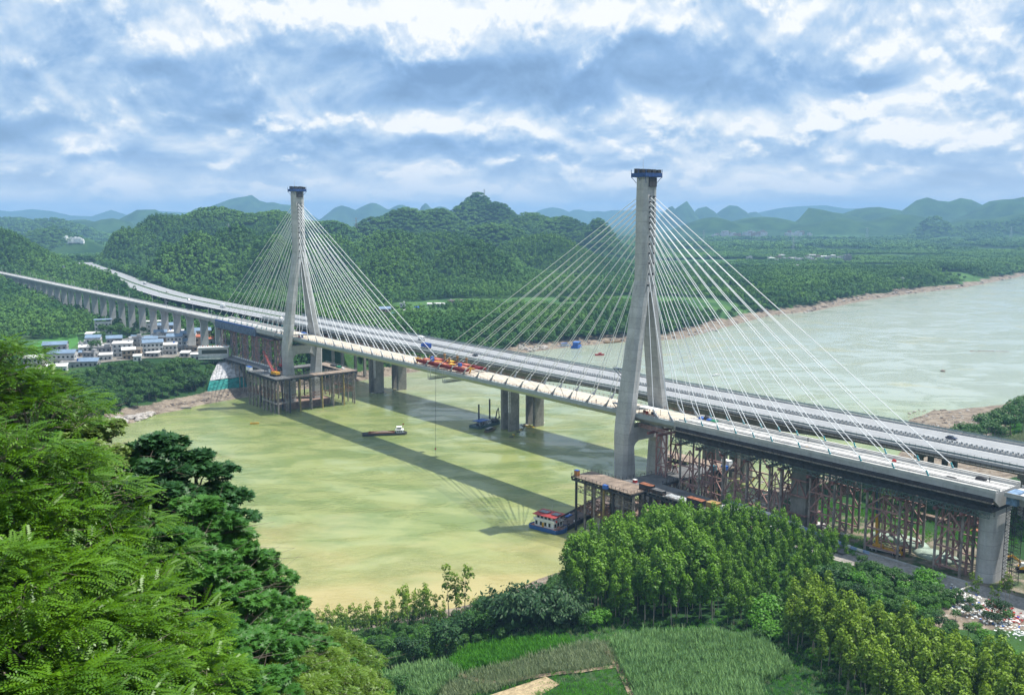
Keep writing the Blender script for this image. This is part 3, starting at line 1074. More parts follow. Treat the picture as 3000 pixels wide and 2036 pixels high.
for yc in (-65.3, -85.5):
    girder(-95, 435, yc, 19.8, 8.6, hdepth).obj('box_girder', m_conc_d, hw)
    ap = girder(-420, -95.2, yc, 19.8, 14.5, lambda s: 2.4, 30)
    ap.obj('approach_girder', m_conc_d, hw)
    ap2 = girder(435.2, 520, yc, 19.8, 14.5, lambda s: 2.4, 30)
    ap2.obj('approach_girder', m_conc_d, hw)
    for p in HP:
        for ds in (-3.6, 3.6):
            mm = MB()
            c = 0.5
            prof = [(p + ds - 1.1, yc - 4.1 + c), (p + ds - 1.1 + c, yc - 4.1), (p + ds + 1.1 - c, yc - 4.1), (p + ds + 1.1, yc - 4.1 + c), (p + ds + 1.1, yc + 4.1 - c), (p + ds + 1.1 - c, yc + 4.1), (p + ds - 1.1 + c, yc + 4.1), (p + ds - 1.1, yc + 4.1 - c)]
            mm.prism(prof, -4, HZ - 8.9)
            mm.obj('wall_pier', m_conc_d, hw)
    for p in (-95, -135, -175, -215, -260, -310, 398, 436, 470):
        mm = MB()
        for dy in (-4.2, 4.2):
            mm.b2(p - .9, p + .9, yc + dy - 1.0, yc + dy + 1.0, 2, HZ - 4.0)
        mm.b2(p - 1.2, p + 1.2, yc - 7, yc + 7, HZ - 4.0, HZ - 2.45)
        mm.obj('column_pier', m_conc_d, hw)
    rs = MB(); rs.b2(-420, 520, yc - 8.9, yc + 8.9, HZ + 0.004, HZ + 0.07)
    rs.obj('road_surface', m_asph, hw)
    for y in (yc - 7.6, yc + 7.6):
        ln = MB(); ln.b2(-420, 520, y - .12, y + .12, HZ + 0.074, HZ + 0.078)
        ln.obj('edge_line', m_white, hw)
    dl = MB()
    for i in range(62):
        dl.b2(-420 + i * 15, -414 + i * 15, yc - .09 + 1.9, yc + .09 + 1.9, HZ + 0.074, HZ + 0.078)
    dl_ = dl.obj('lane_dashes', m_white, hw); dl_['kind'] = 'stuff'
    for y, outer in ((yc - 9.3, yc < -75), (yc + 9.3, yc > -75)):
        kb = MB(); kb.b2(-420, 520, y - .25, y + .25, HZ, HZ + 0.85)
        kb.obj('kerb_barrier', m_conc, hw)
        if outer:
            railing(hw, 'fence', [(-420, y, HZ + .85), (520, y, HZ + .85)], 1.5, M('fence_grey', (0.16, 0.19, 0.19), 0.6), 2.6, 0.06, (0.15, 0.6, 1.0))
            gl = MB(); gl.b2(-420, 520, y - .02, y + .02, HZ + 1.1, HZ + 1.85)
            gl.obj('screen_mesh', M('screen_green_grey', (0.24, 0.30, 0.30), 0.7, var=0.1), hw)
            lo = MB()
            yy = y + (1.0 if yc > -75 else -1.0)
            lo.b2(-420, 520, yy - .5, yy + .5, HZ - 1.0, HZ - .85)
            lo.obj('service_ledge', m_conc_d, hw)
            railing(hw, 'ledge_railing', [(-420, yy + (.5 if yc > -75 else -.5), HZ - .85), (520, yy + (.5 if yc > -75 else -.5), HZ - .85)], 1.0, m_dark, 2.0, 0.06, (0.5, 1.0))
        else:
            mm = MB()
            for i in range(470):
                mm.box((-420 + i * 2, y, HZ + 1.2), (0.7, 0.5, 0.8))
            ag = mm.obj('anti_glare_slats', M('slat_grey', (0.33, 0.35, 0.36), 0.6), hw); ag['kind'] = 'stuff'
# white and dark hazard stripes down two pier edges
for p in (175.0, 338.0):
    for k in range(24):
        mm_ = MB()
    hz1 = MB()
    for k in range(26):
        hz1.b2(p - 3.6 - 1.13, p - 3.6 - 1.11 + .0, -62.0, -61.2, 12 + k * 0.85, 12.45 + k * 0.85)
        hz1.b2(p - 3.6 - 0.7, p - 3.6 + .3, -61.19, -61.16, 12 + k * 0.85, 12.45 + k * 0.85)
    hz1.obj('hazard_stripes', m_white, hw)

# highway on its embankment beyond the bridge
road = MB()
xs_ = np.linspace(518, 1680, 90)
ss = [p[0] for p in ROAD_H]; tt = [p[1] for p in ROAD_H]
sm = np.array([np.interp(xs_ + k, ss, tt) for k in (-40, -20, 0, 20, 40)]).mean(0)


def strip(mm, off0, off1, z):
    L = []
    for i, s in enumerate(xs_):
        j0, j1 = max(0, i - 1), min(len(xs_) - 1, i + 1)
        d = np.array((xs_[j1] - xs_[j0], sm[j1] - sm[j0])); d /= np.linalg.norm(d)
        nrm = np.array((-d[1], d[0]))
        a = np.array((s, sm[i])) + nrm * off0
        b = np.array((s, sm[i])) + nrm * off1
        L.append([(a[0], a[1], z), (b[0], b[1], z)])
    vs = [v for r in L for v in r]
    mm.add(vs, [(2 * i, 2 * i + 1, 2 * i + 3, 2 * i + 2) for i in range(len(L) - 1)])


def bridge_struct(mm, name, mat):
    o = mm.obj(name, mat)
    x, y = W(0, 0)
    o.location = (x, y, 0); o.rotation_euler = (0, 0, TH)
    o['kind'] = 'structure'
    return o


r_ = MB(); strip(r_, -18.5, -2.6, HZ + .02); strip(r_, 2.6, 18.5, HZ + .02)
bridge_struct(r_, 'highway_road', m_asph)
r_ = MB(); strip(r_, -2.6, 2.6, HZ + .12)
bridge_struct(r_, 'median_strip', M('median_green', (0.04, 0.075, 0.03), 0.9))
r_ = MB()
for o_ in (-17.8, -3.2, 3.2, 17.8):
    strip(r_, o_ - .15, o_ + .15, HZ + .03)
bridge_struct(r_, 'road_marking', m_white)

# ------------------------------------------------------------------ railway viaduct running to the left
vd = bridge_thing('railway_viaduct', 'long pale railway viaduct on many tall wall piers curving off past the left hill', 'viaduct')
S0, S1 = 475.2, 1440.0


def vz(s):
    return float(np.interp(s, [475, 1060, 1440], [48.6, 46.8, 45.2]))


mm = MB()
rings = []
for s in np.linspace(S0, S1, 25):
    z = vz(s)
    rings.append([(s, -6.2, z), (s, 6.2, z), (s, 6.2, z - .35), (s, 3.3, z - 1.0), (s, 2.9, z - 3.2), (s, -2.9, z - 3.2), (s, -3.3, z - 1.0), (s, -6.2, z - .35)][::-1])
mm.loft(rings)
mm.obj('viaduct_girder', m_conc, vd)
mm = MB()
mm2 = MB()
for s_a, s_b in zip(np.linspace(S0, S1, 25)[:-1], np.linspace(S0, S1, 25)[1:]):
    za, zb = vz(s_a), vz(s_b)
    for y in (-3.4, -.9, .9, 3.4):
        mm.bar((s_a, y, za + .1), (s_b, y, zb + .1), 0.9, 0.2)
    for y in (5.95, -5.95):
        mm2.bar((s_a, y, za + .4), (s_b, y, zb + .4), 0.3, 0.9)
mm.obj('track_bed', m_conc_w, vd)
mm2.obj('parapet_wall', m_conc, vd)
pm = {}
s = 480.0
while s < 1430:
    z = vz(s) - 3.25
    gxy = W(s, 0)
    zg = float(terrain(np.array([gxy[0]]), np.array([gxy[1]]))[0]) - 2
    mm = MB()
    h = z - zg
    mm.loft([[(-1.2, -3.1, zg), (-1.2, 3.1, zg), (1.2, 3.1, zg), (1.2, -3.1, zg)], [(-1.2, -3.0, z - 3.5), (-1.2, 3.0, z - 3.5), (1.2, 3.0, z - 3.5), (1.2, -3.0, z - 3.5)],
             [(-1.4, -4.1, z - 0.5), (-1.4, 4.1, z - 0.5), (1.4, 4.1, z - 0.5), (1.4, -4.1, z - 0.5)], [(-1.4, -4.1, z), (-1.4, 4.1, z), (1.4, 4.1, z), (1.4, -4.1, z)]])
    o = mm.obj('wall_pier', m_conc, vd)
    o.location = (s, 0, 0)
    s += 32.7
# the same line carries on to the right of the works
mm = MB()
prof = [(-6.2, 48.9), (6.2, 48.9), (6.2, 48.5), (3.4, 47.8), (3.0, 45.6), (-3.0, 45.6), (-3.4, 47.8), (-6.2, 48.5)]
mm.loft([[(-420, y, z) for y, z in prof][::-1], [(-157.5, y, z) for y, z in prof][::-1]])
vr = bridge_thing('approach_viaduct', 'short grey railway viaduct deck leaving the last tall pier beside the gravel yard', 'viaduct')
mm.obj('viaduct_girder', m_conc, vr)
mm = MB(); mm.b2(-420, -157.5, -5.0, 5.0, 48.91, 49.05); mm.obj('deck_slab', m_conc_w, vr)
for y in (5.9, -5.9):
    mm = MB(); mm.b2(-420, -157.5, y - .15, y + .15, 48.9, 49.8); mm.obj('parapet_wall', m_conc, vr)
for p in (-190, -223, -256, -290):
    mm = MB(); mm.b2(p - 1.2, p + 1.2, -3, 3, 15, 45.6); mm.obj('wall_pier', m_conc, vr)


def end_pier(nm, s, rad_s, half_t, ztop, zb, label):
    t_ = bridge_thing(nm, label, 'bridge pier', None, s, 0, 0)
    mm = MB()
    poly = []
    for k in range(9):
        a = -math.pi / 2 + math.pi * k / 8
        poly.append((rad_s * math.sin(a), half_t + rad_s * math.cos(a)))
    for k in range(9):
        a = math.pi / 2 - math.pi * k / 8
        poly.append((rad_s * math.sin(a), -half_t - rad_s * math.cos(a)))
    mm.prism(poly, zb, ztop)
    mm.obj('pier_shaft', m_conc, t_, False)
    mm = MB(); mm.b2(-2.6, 2.6, -half_t - 2.2, half_t + 2.2, ztop, ztop + 1.6)
    mm.obj('pier_cap', m_conc, t_)
    return t_


ep = end_pier('bridge_pier', -152.5, 3.0, 3.4, 41.5, 14, 'round-ended concrete pier at the end of the scaffolded deck, wrapped by a stair scaffold')
mp_ = bridge_thing('bridge_pier', 'square grey concrete pier boxed in by purple steel bracing under the scaffolded deck', 'bridge pier', None, -83.5, 0, 0)
mm = MB(); mm.b2(-3.2, 3.2, -4.2, 4.2, 8, 43.2); mm.obj('pier_shaft', m_conc_d, mp_)
for zz in (17, 24, 31, 37):
    mm = MB()
    for a, b in (((-3.7, 4.8), (3.7, 4.8)), ((3.7, 4.8), (3.7, -4.8)), ((3.7, -4.8), (-3.7, -4.8)), ((-3.7, -4.8), (-3.7, 4.8))):
        mm.bar((*a, zz), (*b, zz), 0.5)
    mm.obj('collar_beam', m_purple, mp_)
mm = MB()
for z0, z1 in ((17, 24), (31, 37)):
    for sx in (-1, 1):
        mm.bar((sx * 3.5, 4.8, z0), (sx * .4, 4.8, z1), 0.4)
        mm.bar((sx * 3.7, 4.6, z0), (sx * 3.7, .4, z1), 0.4)
        mm.bar((sx * 3.7, -4.6, z0), (sx * 3.7, -.4, z1), 0.4)
    mm.bar((0, 4.8, z0), (0, 4.8, z1), 0.3)
mm.obj('bracing', m_purple, mp_)
# stair scaffold
stsc = bridge_thing('stair_scaffold', 'dark steel stair scaffold climbing the round-ended pier to the deck', 'scaffold', None, -159.3, 2.0, 19.3)
mm = MB()
for x in (-1.4, 1.4):
    for y in (-2.6, 2.6):
        mm.bar((x, y, 0), (x, y, 30), 0.14)
mm.obj('post_frame', m_dark, stsc)
for k in range(15):
    mm = MB()
    z = k * 2
    for a, b in (((-1.4, -2.6), (1.4, -2.6)), ((1.4, -2.6), (1.4, 2.6)), ((1.4, 2.6), (-1.4, 2.6)), ((-1.4, 2.6), (-1.4, -2.6))):
        mm.bar((*a, z), (*b, z), 0.09); mm.bar((*a, z + 1), (*b, z + 1), 0.06)
    f = 1 if k % 2 else -1
    mm.bar((0.7 * f, -2.3, z), (0.7 * f, 2.3, z + 2), 0.7, 0.12)
    mm.bar((-1.4, 2.6, z), (1.4, 2.6, z + 2), 0.07)
    mm.bar((-1.4, -2.6, z), (1.4, -2.6, z + 2), 0.07)
    mm.obj('stair_flight', m_dark, stsc)
mm = MB(); mm.b2(-2.4, 2.4, -3.6, 3.6, -0.3, 0.15); mm.obj('scaffold_base', m_conc, stsc)
mm = MB(); mm.b2(-1.6, 1.6, -2.9, 2.9, 26.5, 30.3); mm.obj('blue_safety_net', M('pale_blue_net', (0.16, 0.25, 0.38), 0.8, var=0.3, scale=1.0), stsc)
# ------------------------------------------------------------------ work platforms on piles
def ground_z(s, t):
    x, y = W(s, t)
    return float(terrain(np.array([x]), np.array([y]))[0])


def platform(label, polys, zt, rows, group):
    """polys: rectangles (s0, s1, t0, t1, material); rows: lists of pile positions, each row braced along its length"""
    pf = bridge_thing('work_platform', label, 'work platform', group)
    for (a, b, c, d, mt) in polys:
        mm = MB(); mm.b2(a, b, c, d, zt - .35, zt)
        mm.obj('deck_plate', mt, pf)
        jo = MB()
        n = int(abs(b - a) / 2.2)
        for i in range(n + 1):
            x = min(a, b) + i * abs(b - a) / max(n, 1)
            jo.b2(x - .16, x + .16, c, d, zt - 1.15, zt - .35)
        for y in (min(c, d) + .4, max(c, d) - .4, (c + d) / 2):
            jo.b2(min(a, b), max(a, b), y - .2, y + .2, zt - 2.0, zt - 1.15)
        jo.obj('deck_joists', m_dark, pf)
    for row, mts, levels, side in rows:
        pts = []
        for k, (s, t) in enumerate(row):
            zb = min(ground_z(s, t), 0) - 3
            mt = mts[k % len(mts)]
            rod_obj('pile', (s, t, zb), (s, t, zt - 1.2), 0.56, mt, pf)
            pts.append((s, t))
        for a, b in zip(pts[:-1], pts[1:]):
            for lv in levels:
                truss(pf, 'brace_truss', (*a, lv), (*b, lv), 2.6, m_rust if lv < 12 else m_pile, 3.0, 0.26, 0.18)
    return pf


PL = 23.8
near_rows = []
fr = [(6.5 - 5.6 * k, 32.6) for k in range(7)]
near_rows.append((fr, [m_dark, m_pile, m_pile, m_pile_y], (17.2, 9.0), 1))
near_rows.append(([(6.5 - 5.6 * k, 27.5) for k in range(7)], [m_pile, m_dark], (17.2, 9.0), 1))
near_rows.append(([(6.5 - 5.6 * k, 23.0) for k in range(6)], [m_pile_y, m_pile], (17.2, 9.0), 1))
for k in (0, 2, 4, 6):
    near_rows.append(([(6.5 - 5.6 * k, 32.6), (6.5 - 5.6 * k, 27.5), (6.5 - 5.6 * k, 23.0)][1:], [m_pile], (17.2, 9.0), 0))
near_rows.append(([(-12, t) for t in (18, 10, 2, -6, -14, -22)], [m_pile], (17.2, 9.5), 0))
near_rows.append(([(-23, t) for t in (18, 10, 2, -6, -14, -22, -30)], [m_pile, m_dark], (17.2, 9.5), 0))
near_rows.append(([(s, -30.5) for s in (12, 4, -4, -12, -19)], [m_dark, m_pile], (17.2, 9.5), 0))
near_rows.append(([(s, -23.5) for s in (12, 4, -4)], [m_pile_y, m_pile], (17.2, 9.5), 0))
near_rows.append(([(s, 25) for s in (-31, -38, -45, -52, -59, -66)], [m_pile, m_rust], (17.0, 9.5), 0))
near_rows.append(([(s, 20) for s in (-31, -38, -45, -52, -59, -66)], [m_dark], (17.0, 9.5), 0))
near_rows.append(([(s, 15) for s in (-31, -38, -45, -52, -59, -66)], [m_pile], (17.0,), 0))
npf = platform('rust-brown pile platform at the foot of the front tower with a plated road ashore',
               [(8.3, -27, 22, 34, m_deckplate), (-11, -24.5, 21.98, -22, m_deckgrey), (12.6, -26.5, -22.02, -31.5, m_deckplate), (-27.02, -76, 13.5, 26.2, m_deckgrey), (-24.52, -27.0, 13.5, 21.97, m_deckgrey)], PL, near_rows, None)
far_rows = [([(355 - 5.9 * k, 28.6) for k in range(9)], [m_pile], (16.8, 9.6), 0),
            ([(309, 28.6 - 8.4 * k) for k in range(1, 8)], [m_pile, m_pile_y], (16.8, 9.6), 0),
            ([(355 - 5.9 * k, 20) for k in range(9)], [m_dark, m_pile], (16.8, 9.6), 0),
            ([(315.5, 18 - 8.4 * k) for k in range(6)], [m_pile], (16.8,), 0),
            ([(355 - 7 * k, -31) for k in range(7)], [m_pile], (16.8, 9.6), 0),
            ([(355, 18 - 8 * k) for k in range(6)], [m_dark], (16.8,), 0)]
fpf = platform('brown steel work platform on slender piles standing in the river round the far tower',
               [(356, 307.5, 29.8, 18.5, m_deckgrey), (316.5, 307.5, 18.48, -24, m_deckplate), (356, 307.5, -24.02, -32.2, m_deckplate), (356, 346, 18.48, -24, m_deckgrey)], 24.0, far_rows, None)
# lower walkway hung on the far platform's river corner
mm = MB(); mm.b2(309, 330, 28.9, 30.2, 7.0, 7.15); mm.b2(307.5, 308.8, 14, 30.2, 7.0, 7.15)
mm.obj('hanging_walkway', M('pale_timber', (0.33, 0.27, 0.22), 0.9), fpf)
railing(fpf, 'railing', [(330, 30.2, 7.15), (307.5, 30.2, 7.15), (307.5, 14, 7.15)], 1.2, m_galv, 2.2, 0.07)
railing(fpf, 'railing', [(356, 29.8, 24), (307.5, 29.8, 24), (307.5, -32, 24), (356, -32, 24)], 1.2, m_galv, 2.4, 0.06)
railing(fpf, 'railing', [(344, 18.5, 24), (318, 18.5, 24), (316.5, -23, 24), (344, -24, 24)], 1.2, m_galv, 2.4, 0.06)
railing(npf, 'railing', [(-25, 34, PL), (8.3, 34, PL), (8.3, 22, PL), (-10.5, 22, PL), (-11, 14, PL), (-11, -22, PL)], 1.2, m_dark, 2.2, 0.07)
railing(npf, 'railing', [(-11, -22, PL), (12.6, -22, PL), (12.6, -31.5, PL), (-26, -31.5, PL), (-26.5, -23, PL), (-24.5, -21, PL), (-24.5, 13, PL), (-64, 13.5, PL)], 1.2, m_dark, 2.2, 0.07)
railing(npf, 'railing', [(-27, 34, PL), (-27, 26.2, PL), (-64, 26.2, PL)], 1.2, m_rust, 2.2, 0.07)
# site road from the platform to the yard
mm = MB()
mm.loft([[(-76.02, 12.2, PL - .5), (-76.02, 19.2, PL - .5), (-76.02, 19.2, PL), (-76.02, 12.2, PL)][::-1], [(-112, 12.2, 19.2), (-112, 19.2, 19.2), (-112, 19.2, 20.2), (-112, 12.2, 20.2)][::-1]])
rmp = bridge_thing('site_ramp', 'dark plated ramp road lined with white and blue barrier blocks', 'ramp')
mm.obj('ramp_deck', m_deckgrey, rmp)
bl_me = MB().box((0, 0, .45), (2.2, .5, .9)).mesh('barrier_block', m_white)
bl_me2 = MB().box((0, 0, .45), (2.2, .5, .9)).mesh('barrier_block', M('pale_blue_paint', (0.30, 0.42, 0.62), 0.5))
for k in range(26):
    s = -58 - k * 2.35
    z = PL if s > -76 else float(np.interp(-s, [76, 112], [PL, 20.2]))
    o = link('barrier_block', bl_me2 if k % 2 else bl_me, rmp, (s, 12.6, z))

# approach trestle on the village side
at_ = bridge_thing('access_trestle', 'grey trestle road from the village bank to the far work platform', 'trestle')
mm = MB(); mm.b2(356.02, 432, 9.5, 19, 23.5, 23.9); mm.obj('deck_plate', m_deckgrey, at_)
mm = MB()
for k in range(13):
    mm.b2(358 + k * 6, 358.4 + k * 6, 9.5, 19, 22.6, 23.5)
for y in (10, 14, 18.5):
    mm.b2(356.02, 432, y - .2, y + .2, 21.9, 22.6)
mm.obj('deck_joists', m_dark, at_)
for k in range(9):
    for t in (10.5, 18):
        s = 362 + k * 7
        rod_obj('pile', (s, t, ground_z(s, t) - 2), (s, t, 22), 0.45, m_pile, at_)
railing(at_, 'railing', [(356, 19, 23.9), (432, 19, 23.9)], 1.1, m_galv, 2.4, 0.06)
for k in range(18):
    link('barrier_block', bl_me, at_, (360 + k * 4, 9.9, 23.9))

# ------------------------------------------------------------------ falsework towers carrying the concrete spans
def falsework(label, bents, ts, mats, grp, top=41.2, levels=None, zmin=None):
    f = bridge_thing('falsework_tower', label, 'falsework tower', grp)
    zbs = {}
    for s in bents:
        for k, t in enumerate(ts):
            zb = ground_z(s, t) - 1.0 if zmin is None else zmin
            zbs[(s, t)] = zb
            rod_obj('column', (s, t, zb), (s, t, top - .9), 0.43, mats[k % len(mats)], f)
            fl = MB(); fl.tube((s, t, (zb + top) / 2 - .25), (s, t, (zb + top) / 2 + .25), 0.62, 0.62, 8)
            fl.obj('column_flange', mats[k % len(mats)], f)
        cb = MB(); cb.b2(s - .45, s + .45, -10.2, 10.2, top - .9, top + .08)
        cb.obj('cap_beam', M('oxide_beam', (0.20, 0.09, 0.085), 0.7, var=0.2), f)
    lv = levels
    for t in (ts[0], ts[-1], ts[len(ts) // 2]):
        for a, b in zip(bents[:-1], bents[1:]):
            for z0, z1 in zip(lv[:-1], lv[1:]):
                m1 = MB(); m1.bar((a, t, z0), (b, t, z0), 0.46); m1.obj('girt', m_purple, f)
                m1 = MB(); c = (a + b) / 2
                m1.bar((a, t, z0), (c, t, z1), 0.40); m1.bar((b, t, z0), (c, t, z1), 0.40); m1.bar((c, t, z0), (c, t, z1), 0.28)
                m1.obj('brace', m_purple, f)
    for s in bents:
        for a, b in zip(ts[:-1], ts[1:]):
            for z0, z1 in (list(zip(lv[:-1], lv[1:]))[::2] if len(ts) < 4 else list(zip(lv[:-1], lv[1:]))[-1:]):
                m1 = MB(); m1.bar((s, a, z0), (s, b, z0), 0.30); m1.obj('girt', m_purple, f)
                m1 = MB(); m1.bar((s, a, z0), (s, b, z1), 0.24); m1.obj('brace', m_purple, f)
    return f


G1 = 'falsework towers under the near concrete span'
falsework('pair of purple-grey pipe legs nearest the front tower under the deck', [-13, -18.5], [4.5, -4.5], [m_purple], G1, 43.0, [12, 20, 28, 36, 41.5], 4)
falsework('purple pipe falsework standing over the pile platform, first after the front tower', [-29.5, -39.5], [8, 0, -8], [m_pile, m_purple], G1, 41.2, [11, 18, 25, 32, 39])
falsework('purple pipe falsework second from the front tower, over the pale rubble bank', [-51.5, -63], [8, 0, -8], [m_pile, m_purple], G1, 41.2, [11, 18, 25, 32, 39])
falsework('purple pipe falsework just before the square concrete pier', [-73.5, -78.6], [8.2, 0, -8.2], [m_pile, m_purple], G1, 41.2, [17, 25, 33, 39])
falsework('grey pipe falsework with five legs in a row, just past the square pier', [-91, -101], [8.2, 4.1, 0, -4.1, -8.2], [m_pile, m_purple], G1, 41.2, [21, 28, 35, 40])
falsework('grey pipe falsework standing on a green sheeted mound behind the crane truck', [-113.5, -125.5], [8.2, 4.1, 0, -4.1, -8.2], [m_pile, m_purple], G1, 41.2, [21.5, 28, 35, 40])
falsework('grey pipe falsework next to the round-ended end pier', [-138, -146.5], [8.2, 4.1, 0, -4.1, -8.2], [m_pile, m_purple], G1, 41.2, [22, 28.5, 35, 40])
G2 = 'falsework towers under the far concrete span'
for k, (a, b) in enumerate(((362, 371), (382, 391), (403, 412), (424, 433), (446, 456))):
    falsework(['purple pipe falsework next to the far tower', 'purple pipe falsework second from the far tower', 'purple pipe falsework behind the trestle barrier blocks', 'purple pipe falsework behind the pale office roof', 'purple pipe falsework beside the last viaduct pier'][k],
              [a, b], [8, 0, -8], [M('lilac_steel', (0.24, 0.20, 0.23), 0.6, var=0.15)], G2, 43.4, [19, 27, 35, 42])
# bailey beams over the far falsework
for y in (8.6, 0, -8.6):
    truss(bridge, 'bailey_truss', (356, y, 43.5), (386, y, 43.5), 0.9, m_purple, 3, 0.25, 0.16)
fw2 = MB(); fw2.b2(356.0, 386, -8.8, 8.8, 43.9, 44.55); fw2.obj('formwork', m_dark, bridge)

# ------------------------------------------------------------------ things on the platforms and deck
def box_thing(name, label, cat, s, t, z, d, mat, lid=None, group=None, rz=0.0, ribs=True, doors=False):
    th = bridge_thing(name, label, cat, group, s, t, z)
    th.rotation_euler.z += rz
    mm = MB(); mm.box((0, 0, d[2] / 2), d)
    mm.obj('body', mat, th)
    if ribs:
        rb = MB()
        for i in range(int(d[0] / 0.8) + 1):
            x = -d[0] / 2 + i * d[0] / max(1, int(d[0] / .8))
            for y in (-d[1] / 2, d[1] / 2):
                rb.box((x, y, d[2] / 2), (.12, .1, d[2] * .94))
        rb.obj('rib_frame', mat, th)
    mm = MB(); mm.box((0, 0, d[2] + .06), (d[0] + .15, d[1] + .15, .12))
    mm.obj('lid', lid or mat, th)
    return th


m_rustroof = M('rust_roof', (0.30, 0.115, 0.06), 0.8, var=0.25, scale=0.8)
box_thing('container', 'rust-topped dark container at the notch of the near work platform', 'container', -26.8, 24.6, PL, (6.2, 2.6, 2.3), m_dark, m_rustroof)
box_thing('container', 'low dark open bin beside the rust-topped container on the near platform', 'container', -33.5, 24.9, PL, (5.5, 2.4, 1.6), m_dark, m_deckgrey)
box_thing('container', 'rust-topped dark container halfway along the plated road', 'container', -52.3, 24.4, PL, (7.5, 2.6, 2.3), m_dark, m_rustroof)
box_thing('container', 'ochre site box between a rust-topped container and a white cabin', 'container', -60.6, 24.2, PL, (4.6, 3.4, 2.9), M('ochre_box', (0.36, 0.235, 0.09), 0.7), None)
box_thing('container', 'long white site cabin on the plated road above the eucalyptus crowns', 'cabin', -68.8, 24.0, PL, (8.5, 3.0, 2.7), m_white, None)
box_thing('container', 'white cabin half hidden by eucalyptus crowns on the ramp side', 'cabin', -88.5, 23.5, 20.5, (9, 3.2, 2.8), m_white, None)
box_thing('control_cabin', 'small blue and orange control hut at the tip of the near platform', 'cabin', 6.4, 32.4, PL, (1.8, 1.6, 2.4), M('orange_brown', (0.38, 0.16, 0.05), 0.6), m_blue, ribs=False)
box_thing('material_skip', 'bright blue skip hanging at the front edge of the near platform', 'skip', -13.5, 34.9, PL - .6, (2.2, 1.4, 1.4), m_blue, None, ribs=False)
box_thing('generator', 'small red machine on the near platform at the tower foot', 'machine', -16.2, 20.5, PL, (1.6, 1.2, 1.2), m_red, m_white, ribs=False)
box_thing('water_tank', 'blue-green tank behind the falsework legs on the plate deck', 'tank', -23.5, -20.2, PL, (2.6, 2.0, 1.9), M('tank_teal', (0.04, 0.15, 0.20), 0.5), None, ribs=False)
box_thing('material_bin', 'bright blue bin beside the teal tank on the plate deck', 'bin', -26.0, -25.0, PL, (2.6, 1.6, 1.5), m_blue, None, ribs=False)
box_thing('container', 'white cabin at the rear corner of the near platform', 'cabin', -24.0, -28.9, PL, (4.2, 2.5, 3.0), m_white, None)
tb = bridge_thing('pipe_bundle', 'bundle of white pipes laid along the plated road', 'pipe stack', None, -43, 23.8, PL)
for k in range(9):
    rod_obj('pipe', (-5.5, -1.8 + k * .45, .25 + .2 * (k % 2)), (5.5, -1.8 + k * .45, .25 + .2 * (k % 2)), .2, m_white, tb)
# red steel pile leaning in the tower foot frame
lp = bridge_thing('leaning_boom', 'pale pink steel post with a short arm leaning beside the front tower', 'post', None, -13.5, -2, PL)
rod_obj('post', (0, 0, 0), (-1.5, -.8, 7.6), .28, M('pink_primer', (0.45, 0.27, 0.24), 0.6), lp)
rod_obj('arm', (-1.5, -.8, 7.6), (1.6, .6, 7.9), .2, m_white, lp)

# canopies
def canopy(label, s, t, d, roofmat):
    th = bridge_thing('work_canopy', label, 'canopy', 'worker canopies on the bridge deck', s, t, DECK + .1)
    for x in (-d[0] / 2, 0, d[0] / 2):
        for y in (-d[1] / 2, d[1] / 2):
            rod_obj('post', (x, y, 0), (x, y, d[2]), .09, m_dark, th)
    mm = MB(); mm.box((0, 0, d[2] + .1), (d[0] + .6, d[1] + .6, .16)); mm.obj('roof', roofmat, th)
    for k in range(4):
        mm = MB(); mm.box((-d[0] / 2 + 1 + k * (d[0] - 2) / 3, .4 * (-1) ** k, .6), (1.0, .8, 1.2)); mm.obj('workbench', [m_blue, m_dark, m_red, m_rust][k], th)
    return th


